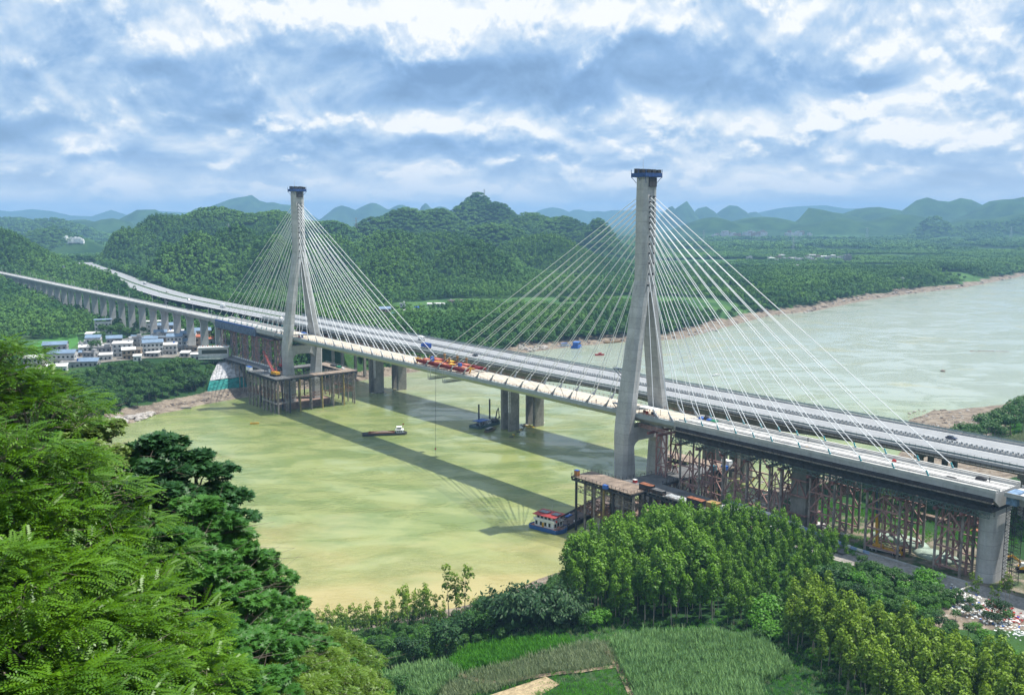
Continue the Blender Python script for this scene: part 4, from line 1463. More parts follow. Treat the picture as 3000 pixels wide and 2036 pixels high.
canopy('white canopy over benches beside the front tower', -9.6, 5.4, (9, 3.4, 2.7), m_white)
canopy('white canopy with a blue sheet beside the far tower', S2 - 9.5, 5.2, (8.5, 3.4, 2.7), m_white)
mm = MB(); mm.box((S2 - 11.0, 3.4, DECK + 3.2), (4.5, 2.4, .6)); bs = mm.obj('blue_sheet', m_blue)
bs.location = (*W(0, 0), 0); bs.rotation_euler = (0, 0, TH); tag(bs, 'crumpled blue sheet on the canopy beside the far tower', 'tarpaulin')
for k, (s, t, d, mt, lb) in enumerate(((-29.5, -4.6, (2.4, 1.8, 1.0), m_blue, 'blue tarpaulin heap on the deck past the front tower'), (-31.8, -4.9, (1.8, 2.0, 1.9), m_dark, 'black box between blue tarpaulin heaps on deck'),
                                      (-33.6, -4.4, (2.2, 1.6, .9), m_blue, 'small blue heap right of the black box on deck'), (-36.2, -4.3, (3.0, 2.2, .9), M('green_tarp', (0.02, 0.20, 0.10), 0.6), 'green covered heap on the deck'),
                                      (-86.5, 5.0, (2.6, 1.6, .8), m_yel, 'flat yellow machine on the white concrete deck'), (-116.5, -2.5, (1.3, 1.1, 1.0), m_red, 'small red machine on the white concrete deck'),
                                      (-146, -3.0, (3.4, 1.5, 1.2), m_dark, 'dark machine by the far parapet near the deck end'), (-49.5, 4.2, (3.2, 1.4, .7), m_white, 'white wrapped bundle by the near parapet'),
                                      (-138.6, 1.6, (3.6, 1.0, .4), m_dark, 'flat dark plank stack near the deck end'))):
    th = bridge_thing('site_load', lb, 'load', None, s, t, DECK + .07)
    mm = MB()
    a_, b_, c_ = d
    mm.loft([[(-a_ / 2, -b_ / 2, 0), (a_ / 2, -b_ / 2, 0), (a_ / 2, b_ / 2, 0), (-a_ / 2, b_ / 2, 0)], [(-a_ * .46, -b_ * .42, c_ * .6), (a_ * .42, -b_ * .46, c_ * .7), (a_ * .4, b_ * .4, c_ * .62), (-a_ * .44, b_ * .45, c_ * .7)],
             [(-a_ * .2, -b_ * .2, c_), (a_ * .22, -b_ * .25, c_ * .95), (a_ * .2, b_ * .2, c_), (-a_ * .25, b_ * .2, c_ * .92)]])
    mm.obj('cover', mt, th)

# red deck-erection gantry at mid span
ga = bridge_thing('lifting_gantry', 'long red steel lifting gantry with yellow jacks sitting at mid span of the deck', 'gantry', None, 146, 0, DECK + .1)
for y in (6.0, -5.6):
    mm = MB()
    mm.loft([[(x, y - .55, z0), (x, y + .55, z0), (x, y + .55, z1), (x, y - .55, z1)] for x, z0, z1 in ((-25, 1.5, 2.6), (-21, .8, 2.6), (21, .8, 2.6), (25, 1.4, 2.6))])
    mm.obj('main_beam', M('dark_red_paint', (0.20, 0.018, 0.022), 0.55, var=0.25, scale=.8), ga)
    rb = MB()
    for k in range(24):
        rb.box((-23 + k * 2, y + (.6 if y > 0 else -.6), 1.65), (.12, .14, 1.7))
    rb.obj('web_stiffeners', MATS['dark_red_paint'], ga)
for k in range(6):
    mm = MB(); mm.b2(-22 + k * 8.4, -20.6 + k * 8.4, -5.0, 5.4, 1.8, 2.7); mm.obj('cross_beam', MATS['dark_red_paint'], ga)
for k, (x, y, c) in enumerate(((-16, 3, 'p'), (-12, -2, 'p'), (-4, 2, 'y'), (3, -2.5, 'y'), (8, 3, 'y'), (14, -1, 'p'), (-1, 4.6, 'p'), (18, 3.5, 'p'), (6, 4.2, 'p'))):
    mm = MB(); mm.b2(x - 2.4, x + 2.4, y - 1.5, y + 1.5, 2.72, 2.9 + .3 * (k % 2)); mm.obj('deck_plate', M('salmon_paint', (0.52, 0.16, 0.11), 0.6, var=0.2) if c == 'p' else m_yel, ga)
for x, y in ((-9, -4.5), (0, -4.8), (-2, 2.2), (12, -4.4)):
    mm = MB(); mm.tube((x, y, 2.7), (x, y, 5.0), .55, .45, 8); mm.tube((x, y, 5.0), (x, y, 6.1), .8, .7, 8); mm.bar((x - .9, y, 2.7), (x - .2, y, 4.4), .3); mm.bar((x + .9, y, 2.7), (x + .2, y, 4.4), .3)
    mm.obj('hydraulic_jack', M('ochre_machine', (0.30, 0.17, 0.06), 0.6, var=0.3), ga)
for x, y in ((16.5, 1.0), (-14.5, 3.8), (10, 5.4)):
    mm = MB(); mm.box((x, y, 3.7), (1.8, 1.5, 1.7)); mm.obj('pump_cabin', m_blue, ga)
for x, y in ((24.5, 5.2), (-23.5, 3), (23.5, -4)):
    mm = MB(); mm.bar((x, y, 2.8), (x + 1.5, y, -0.1), .6); mm.bar((x - 3, y, 2.9), (x + 1, y, 3.2), .5); mm.bar((x - 3, y + 1.6, 2.9), (x + 1, y + 1.6, 3.2), .4)
    mm.obj('yellow_strut', m_yel, ga)
railing(ga, 'gantry_railing', [(-24, 6.6, 2.6), (24, 6.6, 2.6)], 1.1, m_yel, 3, .05)
for k, (x, lb) in enumerate(((138, 'hanging lattice access cradle under mid span nearer the far tower'), (152, 'hanging lattice access cradle under mid span nearer the front tower'))):
    th = bridge_thing('access_cradle', lb, 'cradle', None, x, 0, 0)
    truss(th, 'cradle_truss', (0, 9.4, 43.0), (0, -9.4, 43.0), 1.2, m_galv, 1.6, .16, .12)
    truss(th, 'cradle_truss', (2.5, 9.4, 43.0), (2.5, -9.4, 43.0), 1.2, m_galv, 1.6, .16, .12)
    mm = MB(); mm.b2(0, 2.5, -9.4, 9.4, 42.9, 42.98); mm.obj('cradle_floor', m_deckgrey, th)
    for x_ in (0, 2.5):
        mm = MB(); mm.bar((x_, 9.3, 43), (x_, 9.3, 50.6), .18); mm.obj('hanger', m_galv, th)
        mm = MB(); mm.bar((x_, -9.3, 43), (x_, -9.3, 50.6), .18); mm.obj('hanger', m_galv, th)
hr = bridge_thing('hoist_rope', 'thin dark hoist rope with a red hook block hanging from mid span towards the water', 'rope', None, 148, 9.2, 0)
rod_obj('rope', (0, 0, 5.0), (-1.0, 0, 50.2), .07, m_dark, hr)
rod_obj('rope_tail', (0, 0, 0.4), (0, 0, 4.0), .07, m_dark, hr)
mm = MB(); mm.box((0, 0, 4.4), (.7, .5, 1.0)); mm.obj('hook_block', m_red, hr)
# ------------------------------------------------------------------ vegetation
def hit(px, py, z0=12.0, it=14):
    """where a sight line meets the terrain (marched from the camera)"""
    d = ray(px, py)
    ks = np.concatenate([np.arange(20, 700, 2.0), np.arange(700, 3000, 6.0), np.arange(3000, 14000, 40.0)])
    xs, ys, zs = d.x * ks, d.y * ks, CAM_Z + d.z * ks
    tz = np.maximum(terrain(xs, ys), 0.0)
    below = np.nonzero(zs <= tz)[0]
    i = below[0] if len(below) else len(ks) - 1
    return float(xs[i]), float(ys[i]), float(tz[i])


HITC = {}


def hits(pxs, skip=150.0):
    """many sight lines at once, ignoring anything nearer than skip"""
    ks = np.concatenate([np.arange(skip, 900, 2.5), np.arange(900, 3000, 8.0), np.arange(3000, 12000, 50.0)])
    D = np.array([tuple(ray(*p)) for p in pxs])
    P = D[:, None, :] * ks[None, :, None]
    P[..., 2] += CAM_Z
    tz = np.maximum(terrain(P[..., 0], P[..., 1]), 0.0)
    b = P[..., 2] <= tz
    i = np.where(b.any(1), b.argmax(1), len(ks) - 1)
    r = np.arange(len(pxs))
    j = np.maximum(i - 1, 0)
    g0, g1 = P[r, j, 2] - tz[r, j], P[r, i, 2] - tz[r, i]
    f = np.clip(g0 / (g0 - g1 + 1e-9), 0, 1)
    f = np.where(b.any(1), f, 1.0)
    for q in (0, 1):
        P[r, i, q] = P[r, j, q] * (1 - f) + P[r, i, q] * f
    tz[r, i] = tz[r, j] * (1 - f) + tz[r, i] * f
    return [(float(P[k, i[k], 0]), float(P[k, i[k], 1]), float(tz[k, i[k]])) for k in r]


def diamonds(p, d, nrm, L, Wd):
    """leaf shaped quads: base p, direction d, face normal nrm, length and width arrays"""
    d = d / np.linalg.norm(d, axis=1, keepdims=True)
    s = np.cross(d, nrm)
    s /= np.linalg.norm(s, axis=1, keepdims=True) + 1e-9
    L = np.broadcast_to(np.asarray(L, float), (len(p),))[:, None]
    Wd = np.broadcast_to(np.asarray(Wd, float), (len(p),))[:, None]
    mid = p + d * L * 0.45
    return np.stack([p, mid + s * Wd / 2, p + d * L, mid - s * Wd / 2], 1)


def sph(n, rng):
    v = rng.normal(size=(n, 3))
    return v / np.linalg.norm(v, axis=1, keepdims=True)


def lobed_crown(rng, lobes, n, size, aspect=0.75, droop=0.1, fill=0.35, up=0.35):
    """leaf clumps on the skins of several ellipsoid lobes (cx,cy,cz,rx,ry,rz)"""
    lobes = np.array(lobes, float)
    wts = (lobes[:, 3] * lobes[:, 4]) ** 0.9
    pick = rng.choice(len(lobes), n, p=wts / wts.sum())
    v = sph(n, rng)
    v[:, 2] = np.where(v[:, 2] < -0.35, -v[:, 2], v[:, 2])
    rad = 1 - fill * rng.random(n) ** 2.2
    lump = 1 + 0.16 * np.sin(v[:, 0] * 5 + pick) * np.sin(v[:, 1] * 6 + 2 * pick)
    c, r = lobes[pick, :3], lobes[pick, 3:]
    p = c + v * r * (rad * lump)[:, None]
    nr = v / r
    nr /= np.linalg.norm(nr, axis=1, keepdims=True)
    nr = nr + sph(n, rng) * 0.55 + np.array((0, 0, up))
    dr = sph(n, rng) + v * 0.4 - np.array((0, 0, droop))
    dr -= nr * (np.sum(dr * nr, 1) / np.sum(nr * nr, 1))[:, None]
    Ls = size * (0.7 + 0.6 * rng.random(n))
    q = diamonds(p - dr / np.linalg.norm(dr, axis=1, keepdims=True) * Ls[:, None] * .5, dr, nr, Ls, Ls * aspect)
    return q, pick


def trunk_mesh(name, H, r, mat, limbs, rng, spread=1.5, z0=0.35):
    mm = MB()
    pts = [np.array((0, 0, -0.6))]
    for k in range(1, 5):
        pts.append(np.array((rng.normal() * .03 * H * .3, rng.normal() * .03 * H * .3, H * k / 4)))
    for a, b, k in zip(pts[:-1], pts[1:], range(4)):
        mm.tube(a, b, r * (1 - .22 * k), r * (1 - .22 * (k + 1)), 6, False)
    for k in range(limbs):
        f = z0 + (0.95 - z0) * k / max(1, limbs)
        a = pts[0] + (pts[-1] - pts[0]) * f
        an = rng.random() * 6.28
        b = a + np.array((math.cos(an) * spread, math.sin(an) * spread, spread * .8)) * (0.7 + .5 * rng.random())
        mm.tube(a, b, r * .45 * (1.1 - f), r * .12, 5, False)
    return mm.mesh(name, mat, True)


m_bark = M('grey_bark', (0.20, 0.165, 0.13), 0.9, var=0.3, scale=1.5)
m_bark_p = M('pale_bark', (0.36, 0.31, 0.26), 0.9, var=0.25, scale=1.5)
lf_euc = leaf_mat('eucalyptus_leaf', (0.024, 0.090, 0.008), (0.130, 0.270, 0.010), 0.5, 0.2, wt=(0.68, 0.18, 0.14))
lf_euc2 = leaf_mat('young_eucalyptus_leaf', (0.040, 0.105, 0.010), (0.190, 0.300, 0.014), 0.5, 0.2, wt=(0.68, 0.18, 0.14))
lf_broad = leaf_mat('broad_leaf', (0.022, 0.078, 0.014), (0.065, 0.170, 0.022), 0.5, 0.2)
lf_bamboo = leaf_mat('bamboo_leaf', (0.025, 0.075, 0.028), (0.065, 0.135, 0.045), 0.5, 0.25)
lf_bright = leaf_mat('bright_shrub_leaf', (0.042, 0.155, 0.010), (0.110, 0.290, 0.018), 0.5, 0.25)
lf_far = leaf_mat('hill_forest_leaf', (0.018, 0.080, 0.024), (0.125, 0.250, 0.040), 0.7, 0.0, 0.1, 0.009, (0.30, 0.25, 0.45))
lf_dark = leaf_mat('dark_glossy_leaf', (0.010, 0.040, 0.014), (0.034, 0.095, 0.022), 0.55, 0.1, 0.2)


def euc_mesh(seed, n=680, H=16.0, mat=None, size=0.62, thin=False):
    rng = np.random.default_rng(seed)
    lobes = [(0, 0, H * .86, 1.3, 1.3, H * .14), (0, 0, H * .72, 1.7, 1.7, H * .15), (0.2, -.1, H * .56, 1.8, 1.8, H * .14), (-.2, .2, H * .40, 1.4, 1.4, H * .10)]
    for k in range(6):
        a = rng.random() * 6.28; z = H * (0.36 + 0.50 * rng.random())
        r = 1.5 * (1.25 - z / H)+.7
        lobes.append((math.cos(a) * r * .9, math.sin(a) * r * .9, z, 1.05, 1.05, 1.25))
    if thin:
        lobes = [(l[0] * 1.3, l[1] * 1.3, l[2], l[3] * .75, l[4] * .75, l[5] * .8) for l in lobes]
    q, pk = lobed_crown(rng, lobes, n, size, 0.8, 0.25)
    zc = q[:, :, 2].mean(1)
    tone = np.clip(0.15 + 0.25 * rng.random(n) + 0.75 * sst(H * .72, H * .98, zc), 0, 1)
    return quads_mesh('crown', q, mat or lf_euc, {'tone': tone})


def broad_mesh(seed, n=900, H=10.0, R=4.0, mat=None, size=0.75, flat=0.8):
    rng = np.random.default_rng(seed)
    lobes = [(0, 0, H - R * flat, R * .8, R * .8, R * flat)]
    for k in range(10):
        a = k * 2.4 + rng.random() * .5
        r = R * (.45 + .35 * rng.random())
        z = H - R * flat * (.55 + 1.1 * (k / 10)) + rng.normal() * .3
        rr = R * (.34 + .2 * rng.random())
        lobes.append((math.cos(a) * r, math.sin(a) * r, max(z, rr * .6), rr, rr, rr * .85))
    q, pk = lobed_crown(rng, lobes, n, size, 0.8, 0.15)
    tone = np.clip(0.5 * rng.random(n) + 0.5 * rng.random(len(lobes))[pk], 0, 1)
    return quads_mesh('crown', q, mat or lf_broad, {'tone': tone})


def bamboo_mesh(seed, n=1300, H=12.0):
    rng = np.random.default_rng(seed)
    ps, ds = [], []
    m = 46
    for k in range(m):
        an = rng.random() * 6.28
        lean = 1.0 + 4.2 * rng.random() ** .8
        h = H * (.65 + .4 * rng.random())
        nn = n // m
        t = 0.22 + 0.78 * rng.random(nn) ** .7
        x = lean * t ** 2.2
        z = h * (t - .28 * t ** 4)
        c = np.array((math.cos(an), math.sin(an), 0))
        b = rng.normal(size=(nn, 3)) * (.25 + .3 * t)[:, None]
        p = c * x[:, None] + np.array((0, 0, 1.0)) * z[:, None] + b + c * .5
        ps.append(p)
        ds.append(c * .8 + np.array((0, 0, -.7)) + rng.normal(size=(nn, 3)) * .45)
    p, d = np.vstack(ps), np.vstack(ds)
    nr = np.cross(d, sph(len(p), rng)) * .5 + np.array((0, 0, 1.0)) + p * np.array((.1, .1, 0))
    Ls = .9 + .6 * rng.random(len(p))
    q = diamonds(p, d, nr, Ls, Ls * .42)
    return quads_mesh('foliage', q, lf_bamboo, {'tone': rng.random(len(p))})


euc_meshes = [euc_mesh(100 + k) for k in range(6)]
euc2_meshes = [euc_mesh(120 + k, 640, 15, lf_euc2, .62) for k in range(5)]
euc_thin = [euc_mesh(140 + k, 420, 17, lf_euc2, .6, True) for k in range(3)]
euc_tr = [trunk_mesh('trunk', 13.0, .17, m_bark_p, 5, np.random.default_rng(k), 1.2, .5) for k in range(3)]
broad_meshes = [broad_mesh(200 + k) for k in range(5)]
broad_bright = [broad_mesh(220 + k, 800, 6.0, 3.4, lf_bright, .6) for k in range(3)]
broad_dark = [broad_mesh(240 + k, 1000, 9.0, 4.6, lf_dark, .7, .75) for k in range(2)]
broad_tr = [trunk_mesh('trunk', 7.0, .28, m_bark, 6, np.random.default_rng(50 + k), 2.2) for k in range(2)]
bamboo_meshes = [bamboo_mesh(300 + k) for k in range(4)]
culm = MB()
for k in range(14):
    a = k * .45
    culm.tube((math.cos(a) * .5, math.sin(a) * .5, -.5), (math.cos(a) * 1.6, math.sin(a) * 1.6, 8), .07, .04, 4, False)
culm_me = culm.mesh('stem', M('bamboo_stem', (0.13, 0.17, 0.06), 0.6))


def plant(kind, x, y, label, group, crown, trunk, sc, z=None, cat='tree', parts=('crown', 'trunk'), sz=None):
    if z is None:
        z = float(terrain(np.array([x]), np.array([y]))[0])
    r = thing(kind, label, cat, (x, y, z - .1), random.random() * 6.28, group)
    r.rotation_euler.x, r.rotation_euler.y = random.uniform(-.07, .07), random.uniform(-.07, .07)
    r.scale = (sc, sc, sc * (sz or 1))
    link(parts[0], crown, r)
    if trunk is not None:
        link(parts[1], trunk, r)
    return r


def poly_points(poly, spacing, jit=.35):
    P = np.array(poly)
    xs = np.arange(P[:, 0].min(), P[:, 0].max(), spacing)
    ys = np.arange(P[:, 1].min(), P[:, 1].max(), spacing)
    X, Y = np.meshgrid(xs, ys)
    X = X + (np.arange(len(ys)) % 2)[:, None] * spacing * .5
    X = X + RNG.uniform(-jit, jit, X.shape) * spacing
    Y = Y + RNG.uniform(-jit, jit, Y.shape) * spacing
    k = inside(X.ravel(), Y.ravel(), poly)
    return X.ravel()[k], Y.ravel()[k]


# ---- stuff built with instances on points
def scatter(name, pts, variants, scales, kind_label=None):
    src = bpy.data.collections.new(name + '_source')
    for k, me_ in enumerate(variants):
        o = bpy.data.objects.new(name + '_variant', me_)
        src.objects.link(o)
    me = bpy.data.meshes.new(name)
    n = len(pts)
    me.vertices.add(n)
    me.vertices.foreach_set('co', np.asarray(pts, np.float32).ravel())
    a = me.attributes.new('sc', 'FLOAT', 'POINT'); a.data.foreach_set('value', np.asarray(scales, np.float32))
    a = me.attributes.new('rz', 'FLOAT', 'POINT'); a.data.foreach_set('value', (RNG.random(n) * 6.28).astype(np.float32))
    a = me.attributes.new('pick', 'INT', 'POINT'); a.data.foreach_set('value', RNG.integers(0, len(variants), n).astype(np.int32))
    o = link(name, me)
    o['kind'] = 'stuff'
    ng = bpy.data.node_groups.new(name, 'GeometryNodeTree')
    ng.interface.new_socket('Geometry', in_out='INPUT', socket_type='NodeSocketGeometry')
    ng.interface.new_socket('Geometry', in_out='OUTPUT', socket_type='NodeSocketGeometry')
    N = ng.nodes
    gi, go = N.new('NodeGroupInput'), N.new('NodeGroupOutput')
    ip = N.new('GeometryNodeInstanceOnPoints')
    ci = N.new('GeometryNodeCollectionInfo')
    ci.inputs['Collection'].default_value = src
    ci.inputs['Separate Children'].default_value = True
    ci.inputs['Reset Children'].default_value = True
    ip.inputs['Pick Instance'].default_value = True

    def attr(nm, ty):
        q = N.new('GeometryNodeInputNamedAttribute'); q.data_type = ty
        q.inputs['Name'].default_value = nm
        return q.outputs['Attribute']
    cx = N.new('ShaderNodeCombineXYZ')
    ng.links.new(attr('rz', 'FLOAT'), cx.inputs[2])
    ng.links.new(gi.outputs[0], ip.inputs['Points'])
    ng.links.new(ci.outputs[0], ip.inputs['Instance'])
    ng.links.new(attr('pick', 'INT'), ip.inputs['Instance Index'])
    e2r = N.new('FunctionNodeEulerToRotation')
    ng.links.new(cx.outputs[0], e2r.inputs[0])
    ng.links.new(e2r.outputs[0], ip.inputs['Rotation'])
    ng.links.new(attr('sc', 'FLOAT'), ip.inputs['Scale'])
    ng.links.new(ip.outputs[0], go.inputs[0])
    md = o.modifiers.new('scatter', 'NODES')
    md.node_group = ng
    return o


def far_tree(seed, n=64, H=12, R=2.7, size=1.55):
    rng = np.random.default_rng(seed)
    lobes = [(0, 0, H * .72, R * .8, R * .8, H * .27), (R * .4, 0, H * .55, R * .65, R * .65, H * .2), (-R * .3, R * .35, H * .5, R * .65, R * .65, H * .22)]
    q, pk = lobed_crown(rng, lobes, n, size, .85, .2, .15)
    return quads_mesh('far_crown', q, lf_far, {'tone': rng.random(n) * .6 + .4 * rng.random()})


far_trees = [far_tree(400 + k) for k in range(6)] + [far_tree(420 + k, 80, 9, 3.9, 1.9) for k in range(3)]
far_low = [far_tree(440 + k, 90, 5.5, 4.0, 1.7) for k in range(5)]

# fields on the far side: (column, row, half width m, half depth m) in open plain
FIELDS = []
for (px, py, a, b) in ((1200, 905, 60, 40), (1290, 893, 75, 45), (1400, 885, 80, 45), (1500, 895, 70, 40), (1330, 925, 55, 30), (1620, 880, 70, 45), (1680, 905, 50, 35),
                       (1880, 880, 120, 60), (2050, 890, 110, 50), (2150, 915, 60, 40), (2080, 850, 120, 60), (2100, 790, 150, 70), (2330, 795, 130, 45), (2480, 790, 130, 50), (2600, 780, 160, 55),
                       (2800, 805, 130, 50), (2580, 750, 160, 90), (2000, 770, 120, 90), (2150, 765, 120, 60), (2380, 700, 300, 120), (2200, 712, 350, 90), (2500, 706, 300, 90), (2700, 705, 300, 100), (190, 1010, 60, 22), (130, 1000, 40, 18), (110, 1020, 40, 20), (200, 975, 50, 15)):
    x, y, z = hits([(px, py)])[0]
    k_ = 1.05 if py > 840 and px > 1000 else 1.2
    FIELDS.append((x, y, a * k_, b * (1.25 if k_ == 1.05 else 1.5)) if px > 1000 else (x, y, a, b))


def field_mask(x, y):
    k = np.zeros(x.shape)
    for (cx, cy_, a, b) in FIELDS:
        k = np.maximum(k, 1 - ((x - cx) / a) ** 2 - ((y - cy_) / b) ** 2)
    return k


fa_ = ground.data.attributes.new('field', 'FLOAT', 'POINT')
fa_.data.foreach_set('value', np.clip(field_mask(X_, Y_), 0, 1).astype(np.float32))


# ---- forested hills and plain beyond the river
def far_points(y0, y1, sp, seed, thin=None):
    X, Y = [], []
    ys = np.arange(y0, y1, sp)
    rng = np.random.default_rng(seed)
    for y in ys:
        x0, x1 = -0.60 * y - 40, 0.60 * y + 40
        x = np.arange(x0, x1, sp)
        X.append(x + rng.uniform(-.42, .42, len(x)) * sp)
        Y.append(y + rng.uniform(-.42, .42, len(x)) * sp)
    X, Y = np.concatenate(X), np.concatenate(Y)
    inn = inside(X, Y, RIV)
    df_, dn = seg_dist(X, Y, FAR_BANK), seg_dist(X, Y, NEAR_BANK)
    keep = (~inn) & (df_ < dn) & (df_ > 17 + 14 * fbm(X, Y, 50, 2))
    s = (X - ORX) * CT + (Y - ORY) * ST
    t = -(X - ORX) * ST + (Y - ORY) * CT
    keep &= ~((s > 325) & (s < 1440) & (np.abs(t) < 9.0))
    keep &= ~((s > 330) & (s < 470) & (t > -16) & (t < 26))
    tc_ = np.interp(s, [p[0] for p in ROAD_H], [p[1] for p in ROAD_H])
    keep &= ~((s > 380) & (np.abs(t - tc_) < 23))
    keep &= ~((s > 330) & (s <= 400) & (t < -52) & (t > -98) & (df_ < 40))
    fm = field_mask(X, Y) + 0.45 * fbm(X, Y, 60, 3)
    keep &= fm < 0.15
    keep &= fbm(X, Y, 130, 3) < 0.30
    # village clearing and the houses by the highway
    keep &= ~(inside(X, Y, VILLAGE))
    for (cx, cy_, r) in CLEAR:
        keep &= ((X - cx) ** 2 + (Y - cy_) ** 2) > r * r
    return X[keep], Y[keep]


vp = hits([(20, 1130), (130, 1230), (280, 1235), (420, 1205), (560, 1175), (710, 1140), (700, 1020), (560, 985), (440, 965), (300, 965), (240, 985), (80, 1030), (20, 1060)])
VILLAGE = [(p[0], p[1]) for p in vp]
CLEAR = [(*hits([(px, py)])[0][:2], r) for px, py, r in ((1080, 945, 26), (1130, 930, 22), (1155, 938, 18), (1210, 918, 20), (1180, 920, 14), (1335, 890, 16), (1275, 897, 16),
                                                       (2260, 765, 45), (2310, 762, 50), (2360, 762, 50), (2410, 762, 50), (2450, 762, 45), (2482, 765, 30), (2325, 786, 30),
                                                       (2215, 793, 22), (210, 712, 110), (245, 700, 70), (2110, 690, 150), (2170, 690, 150), (2230, 690, 150), (2335, 690, 120), (660, 1140, 24), (690, 1120, 24), (640, 1100, 20))]
for (y0, y1, sp, sc, seed) in ((560, 1250, 5.2, 1.0, 1), (1250, 2000, 6.4, 1.12, 2), (2000, 3000, 9.5, 1.55, 3), (3000, 4600, 22, 2.6, 4)):
    X, Y = far_points(y0, y1, sp, seed)
    Zt = terrain(X, Y)
    if y0 >= 3000:
        k = (fbm(X, Y, 260, 3) > -0.08) | (Zt > 40)
        X, Y, Zt = X[k], Y[k], Zt[k]
    big = np.clip(1 + 0.9 * fbm(X, Y, 110, 3) + 0.55 * (RNG.random(len(X)) - .5), .5, 1.7)
    scatter('forest', np.stack([X, Y, Zt - .4], 1), far_trees if y0 < 1900 else far_low, sc * big)
    print('forest', y0, len(X))
# ------------------------------------------------------------------ near vegetation
def project(x, y, z):
    z = z - CAM_Z
    Zc = y * math.cos(PITCH) - z * math.sin(PITCH)
    U = z * math.cos(PITCH) + y * math.sin(PITCH)
    return 1500 + 2800 * x / Zc, 1018 - 2800 * U / Zc


GROVE1 = [(20, 262), (32, 257.5), (66, 255), (80, 263), (97, 283), (106, 297), W(-117, 24), W(-100, 24), W(-80, 28), W(-62, 34), W(-45, 40), W(-36, 47), (40, 346), (29, 324), (18, 301), (15, 280)]
GROVE2 = [(73, 247), (78, 226), (84, 200), (92, 176), (142, 176), (130, 196), (119, 212), (112, 223), (105, 235), (98, 247), (90, 262), (82, 262)]


def grove(poly, spacing, meshes, trunks, n_ind, label, group, scf, seed):
    X, Y = poly_points(poly, spacing, .33)
    Z = terrain(X, Y)
    order = np.argsort(Y + 0.15 * np.abs(X - X.mean()))
    vis = []
    for k in order:
        px, py = project(X[k], Y[k], Z[k] + 13)
        vis.append(-30 < px < 3030 and py < 2080)
    order = [k for k, v in zip(order, vis) if v] + [k for k, v in zip(order, vis) if not v]
    rest, scs = [], []
    for i, k in enumerate(order):
        sc = scf(X[k], Y[k]) * random.uniform(.78, 1.2)
        if i < n_ind and vis:
            edge = seg_dist(np.array([X[k]]), np.array([Y[k]]), poly[:4])[0] < 7
            riv = seg_dist(np.array([X[k]]), np.array([Y[k]]), poly[-5:])[0] < 7
            lab = label + (', in its outermost front row' if edge else ', on its river side' if riv else ', inside the stand')
            plant('eucalyptus_tree', X[k], Y[k], lab, group, random.choice(meshes), random.choice(trunks), sc, Z[k])
        else:
            rest.append((X[k], Y[k], Z[k])); scs.append(sc)
    if rest:
        scatter('eucalyptus_stand', rest, meshes, scs)
    return len(order)


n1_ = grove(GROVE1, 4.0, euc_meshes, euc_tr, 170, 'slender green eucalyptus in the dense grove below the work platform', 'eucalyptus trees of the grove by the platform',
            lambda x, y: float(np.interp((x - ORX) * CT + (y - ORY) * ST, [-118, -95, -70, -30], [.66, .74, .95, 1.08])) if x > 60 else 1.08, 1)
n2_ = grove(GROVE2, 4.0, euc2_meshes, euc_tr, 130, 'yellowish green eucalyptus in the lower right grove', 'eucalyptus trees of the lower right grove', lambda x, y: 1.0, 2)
print('groves', n1_, n2_)

# row of thin eucalyptus on the near bank
for px, top, y in ((885, 1850, 274), (918, 1838, 276), (950, 1826, 280), (992, 1822, 280), (1022, 1818, 282), (1046, 1824, 280), (1074, 1816, 282), (1098, 1806, 284), (1128, 1812, 282), (1180, 1766, 286), (1218, 1772, 286), (1244, 1760, 288), (1268, 1790, 284), (1294, 1810, 280), (905, 1862, 262), (940, 1846, 268), (962, 1852, 262), (985, 1836, 266), (1010, 1838, 268), (1034, 1836, 270), (1057, 1834, 268), (1092, 1822, 272), (1110, 1850, 266), (1150, 1800, 276), (1168, 1774, 278), (1190, 1790, 272),
                   (1208, 1782, 276), (1232, 1768, 276), (1254, 1776, 278), (1282, 1832, 270), (1312, 1704, 284), (1335, 1730, 284), (1358, 1704, 286), (1340, 1790, 280), (1385, 1800, 280)):
    x = (px - 1500) / 2800 * y * 1.03
    z0 = float(terrain(np.array([x]), np.array([y]))[0])
    zt = CAM_Z - (top - 628) / 2800 * y
    h = max(7.0, zt - z0)
    plant('eucalyptus_tree', x, y, 'thin see-through eucalyptus in the row along the near river bank' if px < 1300 else 'tall twin-topped eucalyptus rising above the near river bank' , 'eucalyptus row along the near bank' if px < 1300 else 'tall bank eucalyptus', random.choice(euc_thin), random.choice(euc_tr), h / 14.5, z0)
# bamboo clumps
for k, (px, top, y) in enumerate(((1478, 1752, 268), (1512, 1742, 266), (1548, 1748, 270), (1585, 1752, 262), (1622, 1742, 264), (1660, 1752, 262), (1690, 1790, 258), (1640, 1800, 258))):
    x = (px - 1500) / 2800 * y * 1.03
    z0 = float(terrain(np.array([x]), np.array([y]))[0])
    h = CAM_Z - (top - 628) / 2800 * y - z0
    plant('bamboo_clump', x, y, 'feathery dark green bamboo clump between the bright grass and the water', 'bamboo clumps by the near bank', bamboo_meshes[k % 4], culm_me, max(h, 6) / 10.0, z0, 'bamboo', ('foliage', 'stem'))

